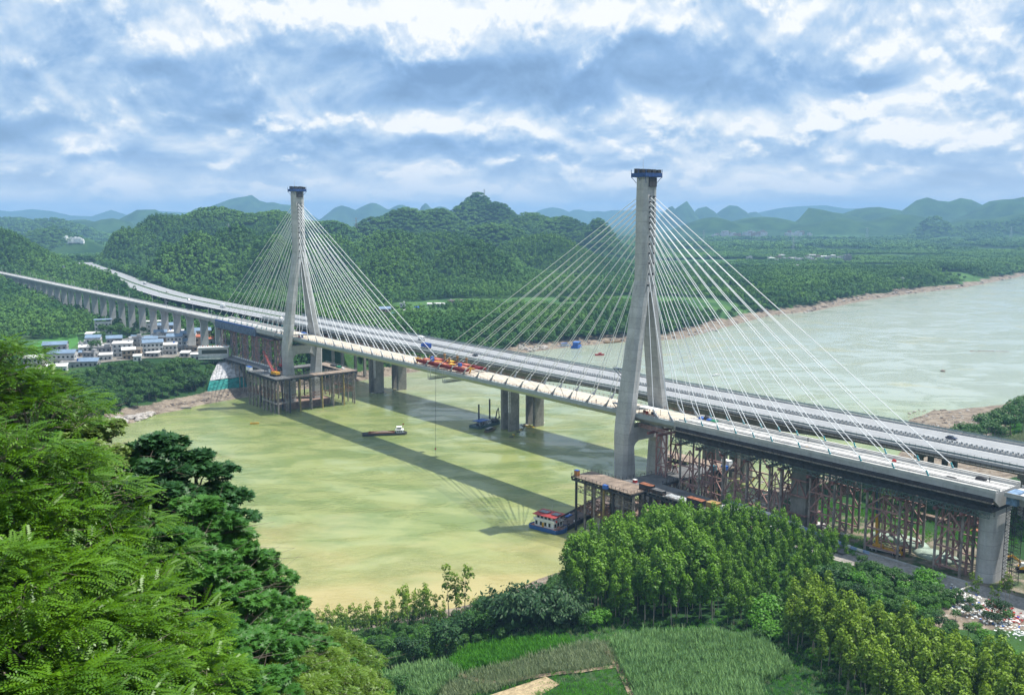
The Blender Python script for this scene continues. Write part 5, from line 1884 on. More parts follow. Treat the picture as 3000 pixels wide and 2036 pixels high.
# bushes and round trees, near side: column, row of the crown top, distance, kind
NEAR = [(880, 1868, 283, 'b'), (908, 1872, 284, 'd'), (940, 1864, 285, 'b'), (968, 1870, 284, 'g'), (1002, 1862, 286, 'b'), (1036, 1866, 286, 'b'), (1066, 1858, 287, 'd'), (1096, 1850, 288, 'b'), (1126, 1856, 287, 'b'), (1158, 1838, 290, 'b'), (1192, 1832, 291, 'd'), (1226, 1826, 292, 'b'), (1258, 1830, 291, 'b'), (1290, 1842, 289, 'b'), (1330, 1838, 290, 'b'), (1368, 1828, 291, 'd'), (1410, 1790, 292, 'b'), (890, 1905, 268, 'b'), (925, 1895, 270, 'g'), (960, 1910, 268, 'd'), (1000, 1895, 272, 'b'), (1035, 1905, 270, 'b'), (1070, 1900, 272, 'd'), (1105, 1888, 274, 'b'), (1140, 1895, 272, 'g'), (1180, 1880, 274, 'b'), (1215, 1885, 272, 'b'), (1075, 1945, 258, 'd'), (1020, 1950, 260, 'b'), (970, 1955, 260, 'b'),
        (2420, 1690, 282, 'b'), (2450, 1700, 280, 'd'), (2480, 1690, 284, 'b'), (2510, 1705, 281, 'b'), (2540, 1715, 279, 'g'), (2500, 1745, 274, 'b'), (2535, 1755, 272, 'd'), (2600, 1790, 266, 'g'), (2640, 1800, 264, 'b'), (2675, 1810, 262, 'b'), (2710, 1815, 260, 'g'), (2750, 1835, 256, 'b'), (2790, 1850, 253, 'd'), (2830, 1880, 248, 'b'), (2880, 1880, 248, 'b'), (2930, 1900, 244, 'g'), (2980, 1900, 243, 'b'), (1275, 1868, 262, 'd'), (1300, 1880, 256, 'd'), (1240, 1890, 256, 'b'), (1200, 1930, 250, 'd'), (1160, 1925, 254, 'd'), (1120, 1930, 252, 'b'), (1405, 1808, 274, 'b'), (1440, 1800, 272, 'b'), (1430, 1840, 264, 'b'), (1385, 1840, 266, 'b'), (1350, 1850, 264, 'd'),
        (1745, 1842, 256, 'g'), (1775, 1830, 258, 'g'), (1805, 1800, 262, 'b'), (1830, 1790, 264, 'b'), (1850, 1822, 258, 'b'), (1720, 1850, 254, 'b'),
        (2240, 1830, 254, 'g'), (2265, 1790, 258, 'g'), (2260, 1860, 250, 'g'), (2285, 1880, 247, 'g'), (2250, 1900, 246, 'b'), (2290, 1840, 254, 'b'), (2300, 1790, 262, 'b'),
        (2580, 1680, 290, 'b'), (2610, 1690, 287, 'b'), (2560, 1710, 284, 'b'), (2640, 1705, 284, 'b'), (2600, 1730, 280, 'g'), (2665, 1720, 281, 'b'), (2630, 1750, 276, 'b'), (2570, 1740, 278, 'd'), (2680, 1745, 276, 'g'),
        (2735, 1706, 282, 'r'), (2760, 1708, 281, 'r'), (2745, 1730, 277, 'r'), (2700, 1770, 272, 'g'), (2735, 1775, 271, 'g'), (2775, 1780, 271, 'g'), (2790, 1790, 270, 'g'), (2760, 1800, 266, 'b'), (2820, 1800, 268, 'g'), (2850, 1795, 268, 'd'),
        (2880, 1800, 267, 'b'), (2870, 1830, 262, 'd'), (2905, 1835, 262, 'b'), (2840, 1850, 258, 'b'), (2950, 1800, 262, 'k'), (2985, 1810, 261, 'k'), (2935, 1840, 257, 'k'), (2970, 1850, 256, 'k'), (3000, 1840, 256, 'b')]
KIND = {'d': (broad_dark, 'dark glossy'), 'b': (broad_meshes, 'mid green'), 'g': (broad_bright, 'bright green'), 'r': (broad_bright, 'rounded'), 'k': (broad_dark, 'blackish green')}


def where(px):
    if px < 1480:
        return 'bush on the near bank beside the thin eucalyptus row', 'bushes of the near bank'
    if px < 1900:
        return 'bush at the foot of the grove by the cane field', 'bushes at the grove foot'
    if px < 2320:
        return 'bush in the gap between the two eucalyptus groves', 'bushes between the groves'
    if px < 2725:
        return 'bush beside the gravel yard road', 'bushes beside the gravel yard'
    return 'tree between the lower right grove and the rubble heap', 'trees by the rubble heap'


for px, top, y, kd in NEAR:
    x = (px - 1500) / 2800 * y * 1.02
    z0 = float(terrain(np.array([x]), np.array([y]))[0])
    zt = CAM_Z - (top - 628) / 2800 * y * 0.995
    ms, adj = KIND[kd]
    wh, grp = where(px)
    mesh_h = {'d': 9.0, 'k': 9.0, 'b': 10.0, 'g': 6.0, 'r': 6.0}[kd]
    sc = max(.35, min(1.5, (zt - z0) / mesh_h))
    plant('broadleaf_tree' if 'tree' in wh else 'bush', x, y, adj + ' ' + wh, grp, random.choice(ms), random.choice(broad_tr) if kd in 'bdk' else None, sc, z0, 'tree' if 'tree' in wh else 'bush', ('crown', 'trunk') if 'tree' in wh else ('foliage', 'stem'))
for px, top, y, sc in ((2885, 1718, 272, .62), (2897, 1726, 270, .55), (2870, 1760, 270, .4), (2962, 1742, 268, .6), (2985, 1716, 272, .8), (2996, 1730, 270, .75), (2945, 1762, 268, .42)):
    x = (px - 1500) / 2800 * y * 1.02
    z0 = float(terrain(np.array([x]), np.array([y]))[0])
    zt = CAM_Z - (top - 628) / 2800 * y
    plant('eucalyptus_tree', x, y, 'thin eucalyptus standing alone by the red and white rubble heap', 'thin trees by the rubble heap', random.choice(euc_thin), random.choice(euc_tr), max(.4, (zt - z0) / 15), z0)

# right bank upstream and trees under the bridges
rb = [(2795, 1300), (2822, 1296), (2850, 1290), (2876, 1276), (2905, 1262), (2930, 1252), (2956, 1236), (2980, 1222), (2998, 1206), (2860, 1304), (2890, 1292), (2915, 1280), (2945, 1268), (2972, 1252), (2996, 1236), (2996, 1262), (2960, 1276), (2925, 1296), (2835, 1308)]
for k, (x, y, z) in enumerate(hits(rb)):
    plant('broadleaf_tree', x, y, 'leafy tree on the bank behind the highway bridge, right of the gravel bar', 'trees behind the highway bridge', broad_meshes[k % 5], broad_tr[k % 2], random.uniform(.95, 1.4), z)
ub = [(2545, 1490), (2560, 1470), (2530, 1465), (2570, 1500), (2590, 1480), (2610, 1500), (2650, 1510), (2660, 1490), (2700, 1500), (2580, 1520), (2620, 1520), (2680, 1530), (2950, 1560), (2975, 1545), (2990, 1570)]
for k, (x, y, z) in enumerate(hits(ub)):
    plant('bush', x, y, 'dark green bush in the shade behind the falsework legs', 'bushes behind the falsework', broad_meshes[k % 5], broad_tr[k % 2], random.uniform(.45, .75), z, 'bush', ('foliage', 'stem'))

# left bank below the village
poly = [(120, 1118), (200, 1114), (330, 1099), (430, 1083), (560, 1080), (625, 1096), (612, 1126), (575, 1154), (500, 1167), (430, 1187), (340, 1214), (260, 1230), (150, 1222)]
gxx, gyy = np.meshgrid(np.arange(118, 640, 20), np.arange(1078, 1236, 14))
gxx = gxx + RNG.uniform(-8, 8, gxx.shape); gyy = gyy + RNG.uniform(-5, 5, gyy.shape)
kk = inside(gxx.ravel(), gyy.ravel(), poly)
pp = list(zip(gxx.ravel()[kk], gyy.ravel()[kk]))
for k, (x, y, z) in enumerate(hits(pp)):
    bam = k % 4 == 3
    spot = 'right above the mud beach' if pp[k][1] > 1165 else 'beside the whitish slope' if pp[k][0] > 555 else 'just under the office' if pp[k][0] > 470 else 'under the middle houses' if pp[k][0] > 300 else 'under the leftmost houses'
    if bam:
        plant('bamboo_clump', x, y, 'dark bamboo clump on the village bank, ' + spot, 'bamboo below the village', bamboo_meshes[k % 4], culm_me, random.uniform(.6, .85), z, 'bamboo', ('foliage', 'stem'))
    else:
        plant('broadleaf_tree', x, y, 'dark green tree on the village bank, ' + spot, 'trees below the village', (broad_meshes + broad_dark[:1])[k % 6], broad_tr[k % 2], random.uniform(.75, 1.15), z)
print('bank trees', len(pp))
vt = [(300, 985), (330, 990), (350, 980), (370, 990), (390, 985), (405, 975), (420, 985), (455, 962), (465, 955), (475, 965), (478, 945), (290, 1005), (280, 1040), (300, 1000), (210, 960), (180, 968), (140, 970), (100, 975), (60, 985), (20, 990), (345, 965), (400, 955), (505, 975)]
for k, (x, y, z) in enumerate(hits(vt)):
    plant('broadleaf_tree', x, y, 'tree among the village houses in front of the viaduct piers', 'trees at the village edge', broad_meshes[k % 5], broad_tr[k % 2], random.uniform(.9, 1.4), z)
# far bank opposite: trees that read one by one along the water's edge
fb = [(px, float(np.interp(px, [1520, 1600, 1700, 1850, 2000, 2120, 2270, 2380, 2510, 2670, 2830, 3000], [1016, 1004, 994, 984, 972, 938, 903, 892, 862, 838, 822, 792]))) for px in np.arange(1525, 2995, 21)]
fb = [(a + random.uniform(-6, 6), b - random.uniform(0, 12)) for a, b in fb]
for k, (x, y, z) in enumerate(hits(fb)):
    plant('broadleaf_tree', x, y, 'rounded tree along the far river bank above the mud edge', 'trees along the far bank', broad_meshes[k % 5], broad_tr[k % 2], random.uniform(.8, 1.5), z)

# ---- crops
def blades_mesh(seed, n, H, spread, wid, mat, bend=.5):
    rng = np.random.default_rng(seed)
    b = rng.normal(size=(n, 3)) * spread; b[:, 2] = 0
    b[:, 2] = rng.random(n) * H * .5
    an = rng.random(n) * 6.28
    d = np.stack([np.cos(an) * bend, np.sin(an) * bend, .7 + .4 * rng.random(n)], 1)
    nr = np.stack([-np.cos(an), -np.sin(an), np.full(n, .9)], 1) + sph(n, rng) * .3
    q = diamonds(b, d, nr, H * (.5 + .4 * rng.random(n)), wid)
    return quads_mesh('blades', q, mat, {'tone': rng.random(n)})


lf_cane = leaf_mat('cane_leaf', (0.075, 0.180, 0.050), (0.250, 0.410, 0.150), 0.4, 0.2, 0.4)
lf_cane_dry = leaf_mat('dry_cane_leaf', (0.130, 0.185, 0.075), (0.290, 0.340, 0.190), 0.5, 0.2, 0.3)
lf_grass = leaf_mat('bright_grass', (0.045, 0.190, 0.010), (0.115, 0.340, 0.025), 0.5, 0.25)
cane = [blades_mesh(500 + k, 24, 2.4, .45, .22, lf_cane) for k in range(4)]
cane_dry = [blades_mesh(510 + k, 22, 2.0, .45, .15, lf_cane_dry) for k in range(4)]
grass = [blades_mesh(520 + k, 26, 1.7, .5, .18, lf_grass) for k in range(4)]


CROPS = []


def crop(name, prow, spacing, variants, sc, gap=None):
    poly = [(p[0], p[1]) for p in hits(prow)]
    X, Y = poly_points(poly, spacing, .3)
    if gap:
        k = fbm(X, Y, 7, 2) > gap
        X, Y = X[k], Y[k]
    Z = terrain(X, Y)
    scatter(name, np.stack([X, Y, Z], 1), variants, sc * RNG.uniform(.75, 1.25, len(X)))
    CROPS.append(poly)
    return poly


crop('sugarcane', [(1010, 2100), (1069, 2030), (1173, 1966), (1306, 1948), (1350, 1980), (1250, 2060), (1150, 2120)], 1.0, cane, 1.0)
crop('tall_grass', [(1306, 1945), (1381, 1897), (1504, 1876), (1680, 1884), (1600, 1914), (1410, 1958), (1350, 1975)], .95, grass, 1.1)
crop('dry_sugarcane', [(1360, 1982), (1412, 1964), (1600, 1920), (1690, 1896), (1770, 1886), (1812, 1950), (1700, 1972), (1600, 1976), (1400, 2040), (1300, 2060), (1290, 2020)], 1.05, cane_dry, .95)
crop('sugarcane', [(1795, 1880), (1900, 1866), (2228, 1868), (2322, 1972), (2215, 2012), (2260, 2110), (1900, 2110), (1850, 2020), (1812, 1940)], 1.0, cane, 1.1)
crop('low_grass', [(1560, 2040), (1640, 2010), (1760, 2000), (1830, 2040), (1850, 2110), (1500, 2110)], 1.1, grass, .6)
# bare rows of seedlings
rows = [(p[0], p[1]) for p in hits([(1400, 2048), (1599, 1982), (1640, 2004), (1545, 2060), (1440, 2110), (1330, 2100)])]
CROPS.append(rows)
X, Y = poly_points(rows, .8, .1)
crop_z = terrain(X, Y)
k = (np.floor((X * .5 + Y) / 1.3).astype(int) % 2 == 0)
scatter('seedling_rows', np.stack([X[k], Y[k], crop_z[k]], 1), grass, np.full(k.sum(), .25))
mm = MB(); mm.add([(x, y, float(terrain(np.array([x]), np.array([y]))[0]) + .12) for x, y in rows], [tuple(range(len(rows)))])
pl = mm.obj('ploughed_field', M('tan_soil', (0.40, 0.31, 0.185), 0.95, var=0.25, scale=0.8)); pl['kind'] = 'structure'
for pix in ([(1765, 1886), (1790, 1925), (1812, 1955), (1850, 2036)], [(1350, 1978), (1440, 2000), (1600, 1978), (1700, 1968), (1812, 1952)], [(1173, 1966), (1306, 1947), (1350, 1978)]):
    P_ = np.array(hits(pix))
    L_ = []
    for a_, b_ in zip(P_[:-1], P_[1:]):
        for q in np.linspace(0, 1, 7)[:-1]:
            L_.append(a_ * (1 - q) + b_ * q)
    L_.append(P_[-1])
    L_ = np.array(L_)
    T_v = np.gradient(L_[:, :2], axis=0); T_v /= np.linalg.norm(T_v, axis=1, keepdims=True)
    Nv = np.stack([-T_v[:, 1], T_v[:, 0]], 1) * .8
    vs = []
    for c_, n__ in zip(L_, Nv):
        for sg_ in (-1, 1):
            x_, y_ = c_[0] + sg_ * n__[0], c_[1] + sg_ * n__[1]
            vs.append((x_, y_, float(terrain(np.array([x_]), np.array([y_]))[0]) + .22))
    mm = MB(); mm.add(vs, [(2 * i, 2 * i + 2, 2 * i + 3, 2 * i + 1) for i in range(len(L_) - 1)])
    fp = mm.obj('field_path', M('path_soil', (0.27, 0.21, 0.14), 0.95, var=.3)); fp['kind'] = 'structure'
# bright green weeds under the bridges and in the yard
for nm, prow, gp in (('weeds', [(2240, 1500), (2360, 1478), (2480, 1490), (2600, 1470), (2760, 1500), (2790, 1560), (2700, 1600), (2560, 1590), (2500, 1640), (2380, 1570), (2260, 1545)], -.05),
                     ('weeds', [(2780, 1560), (2999, 1490), (2999, 1590), (2900, 1620), (2820, 1600)], -.1), ('weeds', [(2990, 1330), (2860, 1300), (2990, 1230)], -.2)):
    crop(nm, prow, 1.3, grass, .6, gp)
crop('sugarcane', [(2960, 1440), (2999, 1420), (3050, 1540), (2990, 1580), (2940, 1520)], 1.2, cane, 1.0)
crop('sugarcane', [(2890, 1330), (2940, 1290), (3040, 1260), (3060, 1360), (2960, 1350)], 1.3, cane_dry, 1.0)

# undergrowth on the slopes of the near bank and the hill
X, Y = poly_points([(-130, 25), (-60, 22), (-14, 22), (6, 60), (20, 130), (10, 200), (-20, 225), (-40, 240), (-70, 262), (-130, 268), (-170, 240)], 3.2, .4)
Z = terrain(X, Y)
k = (Z > 1.2) & (Y > 88)
px_, py_ = project(X, Y, Z)
k &= (px_ > -200) & (px_ < 1250)
scatter('undergrowth', np.stack([X[k], Y[k], Z[k] - .3], 1), broad_bright + broad_meshes[:2], RNG.uniform(.35, .6, k.sum()))
X, Y = poly_points([(-60, 268), (-30, 282), (0, 300), (10, 318), (26, 345), (48, 362), (80, 385), (96, 395), W(-62, 34), (20, 315), (8, 290), (4, 262), (-40, 244)], 2.6, .4)
Z = terrain(X, Y)
k = Z > 1.0
scatter('bank_scrub', np.stack([X[k], Y[k], Z[k] - .2], 1), broad_bright + broad_meshes[:2], RNG.uniform(.25, .45, k.sum()))
X, Y = poly_points([(92, 268), (98, 284), (106, 297), W(-121, 23.5), W(-140, 25), W(-156, 27), W(-162, 34), (128, 246), (140, 205), (122, 212), (112, 226), (104, 240), (94, 256)], 2.1, .42)
Z = terrain(X, Y)
k = fbm(X, Y, 9, 2) > -.2
scatter('bank_scrub', np.stack([X[k], Y[k], Z[k] - .2], 1), broad_bright + broad_meshes[:3], RNG.uniform(.22, .5, k.sum()))
for GP in (GROVE1, GROVE2):
    X, Y = poly_points(GP, 4.5, .4)
    scatter('grove_floor', np.stack([X, Y, terrain(X, Y)], 1), broad_bright, RNG.uniform(.2, .35, len(X)))

# ------------------------------------------------------------------ trees on the hill in front of the camera
lf_sumac = leaf_mat('pinnate_leaf', (0.026, 0.095, 0.006), (0.120, 0.255, 0.006), 0.42, 0.22, 0.3, .3, (0.6, 0.2, 0.2))
lf_mid = leaf_mat('small_compound_leaf', (0.022, 0.095, 0.016), (0.085, 0.230, 0.030), 0.45, 0.2, 0.25, .3)
lf_lime = leaf_mat('lime_vine_leaf', (0.085, 0.165, 0.025), (0.190, 0.270, 0.060), 0.45, 0.25, 0.4, .3)
lf_olive = leaf_mat('olive_leaf', (0.060, 0.145, 0.010), (0.150, 0.250, 0.020), 0.45, 0.22, 0.4, .3)
lf_gloss = leaf_mat('big_glossy_leaf', (0.014, 0.060, 0.018), (0.048, 0.140, 0.032), 0.45, 0.12, 0.3, .3)


def frond_template(pairs, L, leaf, wid, droop):
    out = []
    for k in range(pairs):
        t = (k + .8) / pairs
        x, z = L * t, -droop * L * t * t
        ln = leaf * (1.15 - .55 * abs(t - .4))
        for sgn in (1, -1):
            p = np.array((x, 0, z)); d = np.array((.45, sgn * 1.0, -.25)); n = np.array((.1, sgn * .25, 1.0))
            out.append(diamonds(p[None], d[None], n[None], ln, wid)[0])
    p = np.array((L, 0, -droop * L)); out.append(diamonds(p[None], np.array([(1, 0, -.6)]), np.array([(.5, 0, 1.0)]), leaf, wid)[0])
    return np.array(out)


def rosette_template(n, L, wid, rng):
    an = np.arange(n) * 6.283 / n
    d = np.stack([np.cos(an), np.sin(an), np.full(n, -.15)], 1)
    nr = np.stack([np.cos(an) * .25, np.sin(an) * .25, np.ones(n)], 1)
    return diamonds(np.zeros((n, 3)), d, nr, L, wid)


def hero_crown(seed, lobes, n, templ, mat, up=.55, spread=.35, fill=.25, size=(.8, 1.25)):
    rng = np.random.default_rng(seed)
    lobes = np.array(lobes, float)
    wts = lobes[:, 3] * lobes[:, 4]
    pick = rng.choice(len(lobes), n, p=wts / wts.sum())
    v = sph(n, rng)
    v[:, 2] = np.where(v[:, 2] < -.2, -v[:, 2] * .8, v[:, 2])
    v /= np.linalg.norm(v, axis=1, keepdims=True)
    lump = 1 + .20 * np.sin(v[:, 0] * 6 + pick) * np.sin(v[:, 1] * 7 + 2 * pick)
    p = lobes[pick, :3] + v * lobes[pick, 3:] * ((1 - fill * rng.random(n) ** 2) * lump)[:, None]
    # frond frame: x runs outwards, z up
    a = np.arctan2(v[:, 1], v[:, 0]) + rng.normal(size=n) * spread * 1.6
    el = (v[:, 2] * .5 + rng.normal(size=n) * .25)
    X = np.stack([np.cos(a) * np.cos(el), np.sin(a) * np.cos(el), np.sin(el)], 1)
    Zv = v * .5 + np.array((0, 0, up)) + sph(n, rng) * spread
    Zv -= X * np.sum(Zv * X, 1)[:, None]
    Zv /= np.linalg.norm(Zv, axis=1, keepdims=True)
    Yv = np.cross(Zv, X)
    s = rng.uniform(*size, n)
    T = templ.reshape(-1, 3)
    V = p[:, None, :] + s[:, None, None] * (T[None, :, :1] * X[:, None, :] + T[None, :, 1:2] * Yv[:, None, :] + T[None, :, 2:] * Zv[:, None, :])
    q = V.reshape(-1, 4, 3)
    tone = np.repeat(rng.random(n) * .6 + .4 * rng.random(len(lobes))[pick], len(templ))
    return quads_mesh('crown', q, mat, {'tone': tone}), p


def limb_mesh(seed, H, targets, r):
    rng = np.random.default_rng(seed)
    mm = MB()
    base = np.array((0, 0, -3.0)); fork = np.array((rng.normal() * .3, rng.normal() * .3, H * .4))
    mm.tube(base, fork, r, r * .7, 7, False)
    for q in targets:
        q = np.array(q)
        mid = fork + (q - fork) * .55 + np.array((0, 0, .5))
        mm.tube(fork, mid, r * .45, r * .28, 6, False)
        mm.tube(mid, q, r * .28, r * .1, 5, False)
        for k in range(4):
            e = q + rng.normal(size=3) * np.array((1.2, 1.2, .7))
            mm.tube(mid + (q - mid) * rng.random(), e, r * .1, r * .03, 4, False)
    return mm.mesh('trunk', m_bark, True)


def rand_lobes(seed, n, R, H, r0, r1):
    rng = np.random.default_rng(seed)
    L = [(0, 0, H - r1, r1, r1, r1 * .75)]
    for k in range(n):
        a = k * 2.399 + rng.random() * .6
        d = R * math.sqrt((k + .6) / n)
        r = r0 + (r1 - r0) * rng.random()
        z = H - r * .8 - (d / R) ** 2 * H * .38 + rng.normal() * .3
        L.append((math.cos(a) * d, math.sin(a) * d, z, r, r, r * .5))
    return L


T_sumac = frond_template(8, .85, .19, .092, .40)
T_mid = rosette_template(8, .27, .092, None)
T_gloss = rosette_template(7, .34, .15, None)
T_lime = rosette_template(5, .20, .13, None)
T_olive = frond_template(4, .30, .15, .06, .5)
HERO = {}
for nm, tp, mt, n, R, H, r0, r1, up, cnt in (('sumac', T_sumac, lf_sumac, 900, 3.9, 7.5, .75, 1.4, 1.5, 3), ('mid', T_mid, lf_mid, 2400, 3.2, 7.5, .6, 1.15, .75, 3), ('gloss', T_gloss, lf_gloss, 1500, 2.9, 7.0, .8, 1.3, .7, 1),
                                           ('lime', T_lime, lf_lime, 2300, 2.4, 4.5, .7, 1.2, .7, 2), ('olive', T_olive, lf_olive, 2400, 2.9, 7.0, .9, 1.5, .5, 2)):
    HERO[nm] = []
    for k in range(cnt):
        lb = rand_lobes(600 + k + len(nm) * 7, 15 if nm in ('sumac', 'mid') else 10, R, H, r0, r1)
        cr, _ = hero_crown(700 + k + len(nm), lb, n, tp, mt, up)
        HERO[nm].append((cr, limb_mesh(k, H, [l[:3] for l in lb[1:]], .2), H))
HP_ = [('sumac', -60, 965, 46, 1.0), ('sumac', 50, 1075, 50, 1.0), ('sumac', -70, 1230, 43, 1.0), ('sumac', 130, 1300, 47, 1.0), ('sumac', 20, 1420, 43, 1.0), ('sumac', 235, 1480, 48, 1.0), ('sumac', 110, 1620, 43, 1.0), ('sumac', 300, 1680, 47, 1.0),
       ('sumac', 210, 1800, 43, .95), ('sumac', 50, 1790, 40, .95), ('sumac', 370, 1880, 45, .95), ('sumac', 280, 1975, 42, .95), ('sumac', 100, 1990, 40, .95), ('sumac', -80, 1600, 40, 1.0), ('sumac', 440, 1985, 46, .9),
       ('lime', 150, 1165, 53, .95), ('lime', 255, 1225, 54, .95), ('lime', 230, 1300, 52, .9), ('lime', 330, 1335, 53, .9),
       ('gloss', 440, 1262, 60, .95), ('gloss', 540, 1320, 59, .9), ('gloss', 610, 1420, 58, .85), ('gloss', 420, 1345, 58, .9),
       ('mid', 545, 1475, 55, .95), ('mid', 470, 1560, 53, 1.0), ('mid', 630, 1560, 56, .9), ('mid', 560, 1660, 53, 1.0), ('mid', 700, 1640, 57, .85), ('mid', 650, 1760, 54, .95), ('mid', 765, 1735, 58, .75), ('mid', 560, 1830, 50, .95), ('mid', 780, 1830, 57, .8), ('mid', 700, 1900, 53, .9), ('mid', 600, 1955, 49, .95), ('mid', 520, 1920, 49, .9),
       ('olive', 870, 1865, 64, .8), ('olive', 940, 1890, 66, .75), ('olive', 1010, 1935, 67, .7), ('olive', 905, 1955, 63, .8), ('olive', 810, 1950, 59, .85), ('olive', 985, 2005, 63, .75), ('olive', 740, 2000, 56, .85), ('olive', 1050, 2030, 67, .6), ('olive', 860, 2035, 60, .85)]
HEROES = []
for kd_, px, row, d0, sc in HP_:
    ds = np.arange(24, 84, .5)
    xx = (px - 1500) / 2800 * ds
    gap_ = (CAM_Z - (row - 628) / 2800 * ds) - (terrain(xx, ds) + HERO[kd_][0][2] * sc * .92)
    ok = np.nonzero(np.abs(gap_) < .6)[0]
    j = ok[np.argmin(np.abs(ds[ok] - d0))] if len(ok) else np.argmin(np.abs(gap_) + np.abs(ds - d0) * .12)
    d = float(ds[j])
    HEROES.append((kd_, (px - 1500) / 2800 * d, d, CAM_Z - (row - 628) / 2800 * d, sc))
HL = {'sumac': ('broadleaf_tree', 'bright green feathery-fronded tree on the near hill', 'feathery frond trees on the near hill'),
      'mid': ('broadleaf_tree', 'mid green small-leaved tree on the near hill', 'compound-leaf trees on the near hill'),
      'gloss': ('broadleaf_tree', 'dark glossy large-leaved tree on the near hill', 'glossy trees on the near hill'),
      'lime': ('vine_bush', 'pale lime vine-covered bush on the near hill', 'lime vine bushes on the near hill'),
      'olive': ('broadleaf_tree', 'olive green fine-leaved tree on the near hill', 'olive trees low on the near hill')}
for k, (kd, x, y, zt, sc) in enumerate(HEROES):
    cr, tr, H = HERO[kd][k % len(HERO[kd])]
    nm, lb, grp = HL[kd]
    px, row = HP_[k][1:3]
    lb += ', ' + ('top' if row < 1180 else 'upper' if row < 1400 else 'middle' if row < 1640 else 'lower' if row < 1860 else 'bottom') + ' ' + ('at the left edge' if px < 90 else 'left' if px < 300 else 'centre' if px < 620 else 'right') + ' of the mass'
    r = thing(nm, lb, 'bush' if kd == 'lime' else 'tree', (x, y, zt - H * sc), random.random() * 6.28, grp)
    r.scale = (sc, sc, sc)
    link('crown', cr, r); link('trunk', tr, r)

# shrubs that close the ground under the hill trees
X, Y = poly_points([(-34, 22), (-8, 22), (-2, 40), (-4, 66), (-8, 84), (-34, 84), (-48, 62)], 2.0, .4)
Z = terrain(X, Y)
scatter('hill_undergrowth', np.stack([X, Y, Z - .6], 1), [h_[0] for h_ in HERO['mid'][:2]] + [h_[0] for h_ in HERO['lime']], RNG.uniform(.38, .55, len(X)))
# rough grass on the flat near bank wherever nothing is planted
X, Y = poly_points([(-90, 215), (-30, 190), (70, 190), (110, 200), (78, 250), (66, 258), (20, 262), (-5, 285), (-40, 290), (-90, 285)], 1.5, .45)
Z = terrain(X, Y)
k = (Z > 1.5) & (Z < 26)
for pl_ in CROPS:
    k &= ~inside(X, Y, pl_)
scatter('rough_grass', np.stack([X[k], Y[k], Z[k]], 1), grass + cane_dry[:2] + cane[:1], RNG.uniform(.35, .75, k.sum()))
# ------------------------------------------------------------------ boats
def world_thing(name, label, cat, x, y, z, rz, group=None):
    return thing(name, label, cat, (x, y, z), rz, group)


def axis(pa, pb, z=0.0):
    a, b = at(*pa, z), at(*pb, z)
    return ((a[0] + b[0]) / 2, (a[1] + b[1]) / 2), math.atan2(b[1] - a[1], b[0] - a[0]), math.hypot(b[0] - a[0], b[1] - a[1])


def hull_mesh(L, B, H, bow=.18, stern=.05, draft=.6):
    mm = MB()
    out = [(-L / 2, -B * .42), (-L / 2 + L * stern, -B / 2), (L / 2 - L * bow, -B / 2), (L / 2, -B * .12), (L / 2, B * .12), (L / 2 - L * bow, B / 2), (-L / 2 + L * stern, B / 2), (-L / 2, B * .42)]
    mm.loft([[(x * .97, y * .9, -draft) for x, y in out], [(x, y, 0.25) for x, y in out], [(x, y, H) for x, y in out]])
    # gunwale
    for a, b in zip(out, out[1:] + out[:1]):
        mm.bar((*a, H + .15), (*b, H + .15), .18, .35)
    return mm


def windows_row(parent, xs, y, z, w, h, d=.06, axis_='x', mat=None):
    me_ = MB().box((0, 0, 0), (w, d, h)).mesh('window', mat or m_glass)
    for x in xs:
        o = link('window', me_, parent, (x, y, z) if axis_ == 'x' else (y, x, z))
        if axis_ != 'x':
            o.rotation_euler = (0, 0, math.pi / 2)


# long dark barge below the near platform and the house boat moored at its end
(bx, by), brz, bl = axis((1630, 1552), (1800, 1462))
bg_ = world_thing('barge', 'long rusty dark flat barge lying under the near work platform', 'barge', bx, by, 0, brz)
hull_mesh(bl, 9.5, 1.5, .06, .03).obj('hull', M('black_hull', (0.035, 0.034, 0.036), 0.7, var=0.3, scale=.8), bg_)
mm = MB(); mm.b2(-bl / 2 + 1, bl / 2 - 1.5, -4.3, 4.3, 1.5, 1.58); mm.obj('deck_plate', M('rusty_deck', (0.115, 0.085, 0.072), 0.9, var=.35, scale=.4), bg_)
mm = MB(); mm.b2(-bl / 2 + 1, bl / 2 - 1, 4.3, 4.7, 1.5, 2.3); mm.b2(-bl / 2 + 1, bl / 2 - 1, -4.7, -4.3, 1.5, 2.1); mm.obj('bulwark', m_dark, bg_)
for k in range(12):
    mm = MB(); mm.tube((-bl / 2 + 3 + k * 2.3, (-1) ** k * 3.2, 1.58), (-bl / 2 + 3 + k * 2.3, (-1) ** k * 3.2, 2.2), .35, .3, 8)
    mm.obj('bollard', m_white if k % 3 == 0 else m_dark, bg_)
mm = MB(); mm.box((-bl / 2 + 15, 2.8, 1.8), (4, 1.5, .35)); mm.obj('blue_tarpaulin', m_blue, bg_)
rod_obj('hose', (-bl / 2 + 4, 1.5, 1.7), (bl / 2 - 12, 2.4, 1.7), .12, m_dark, bg_)

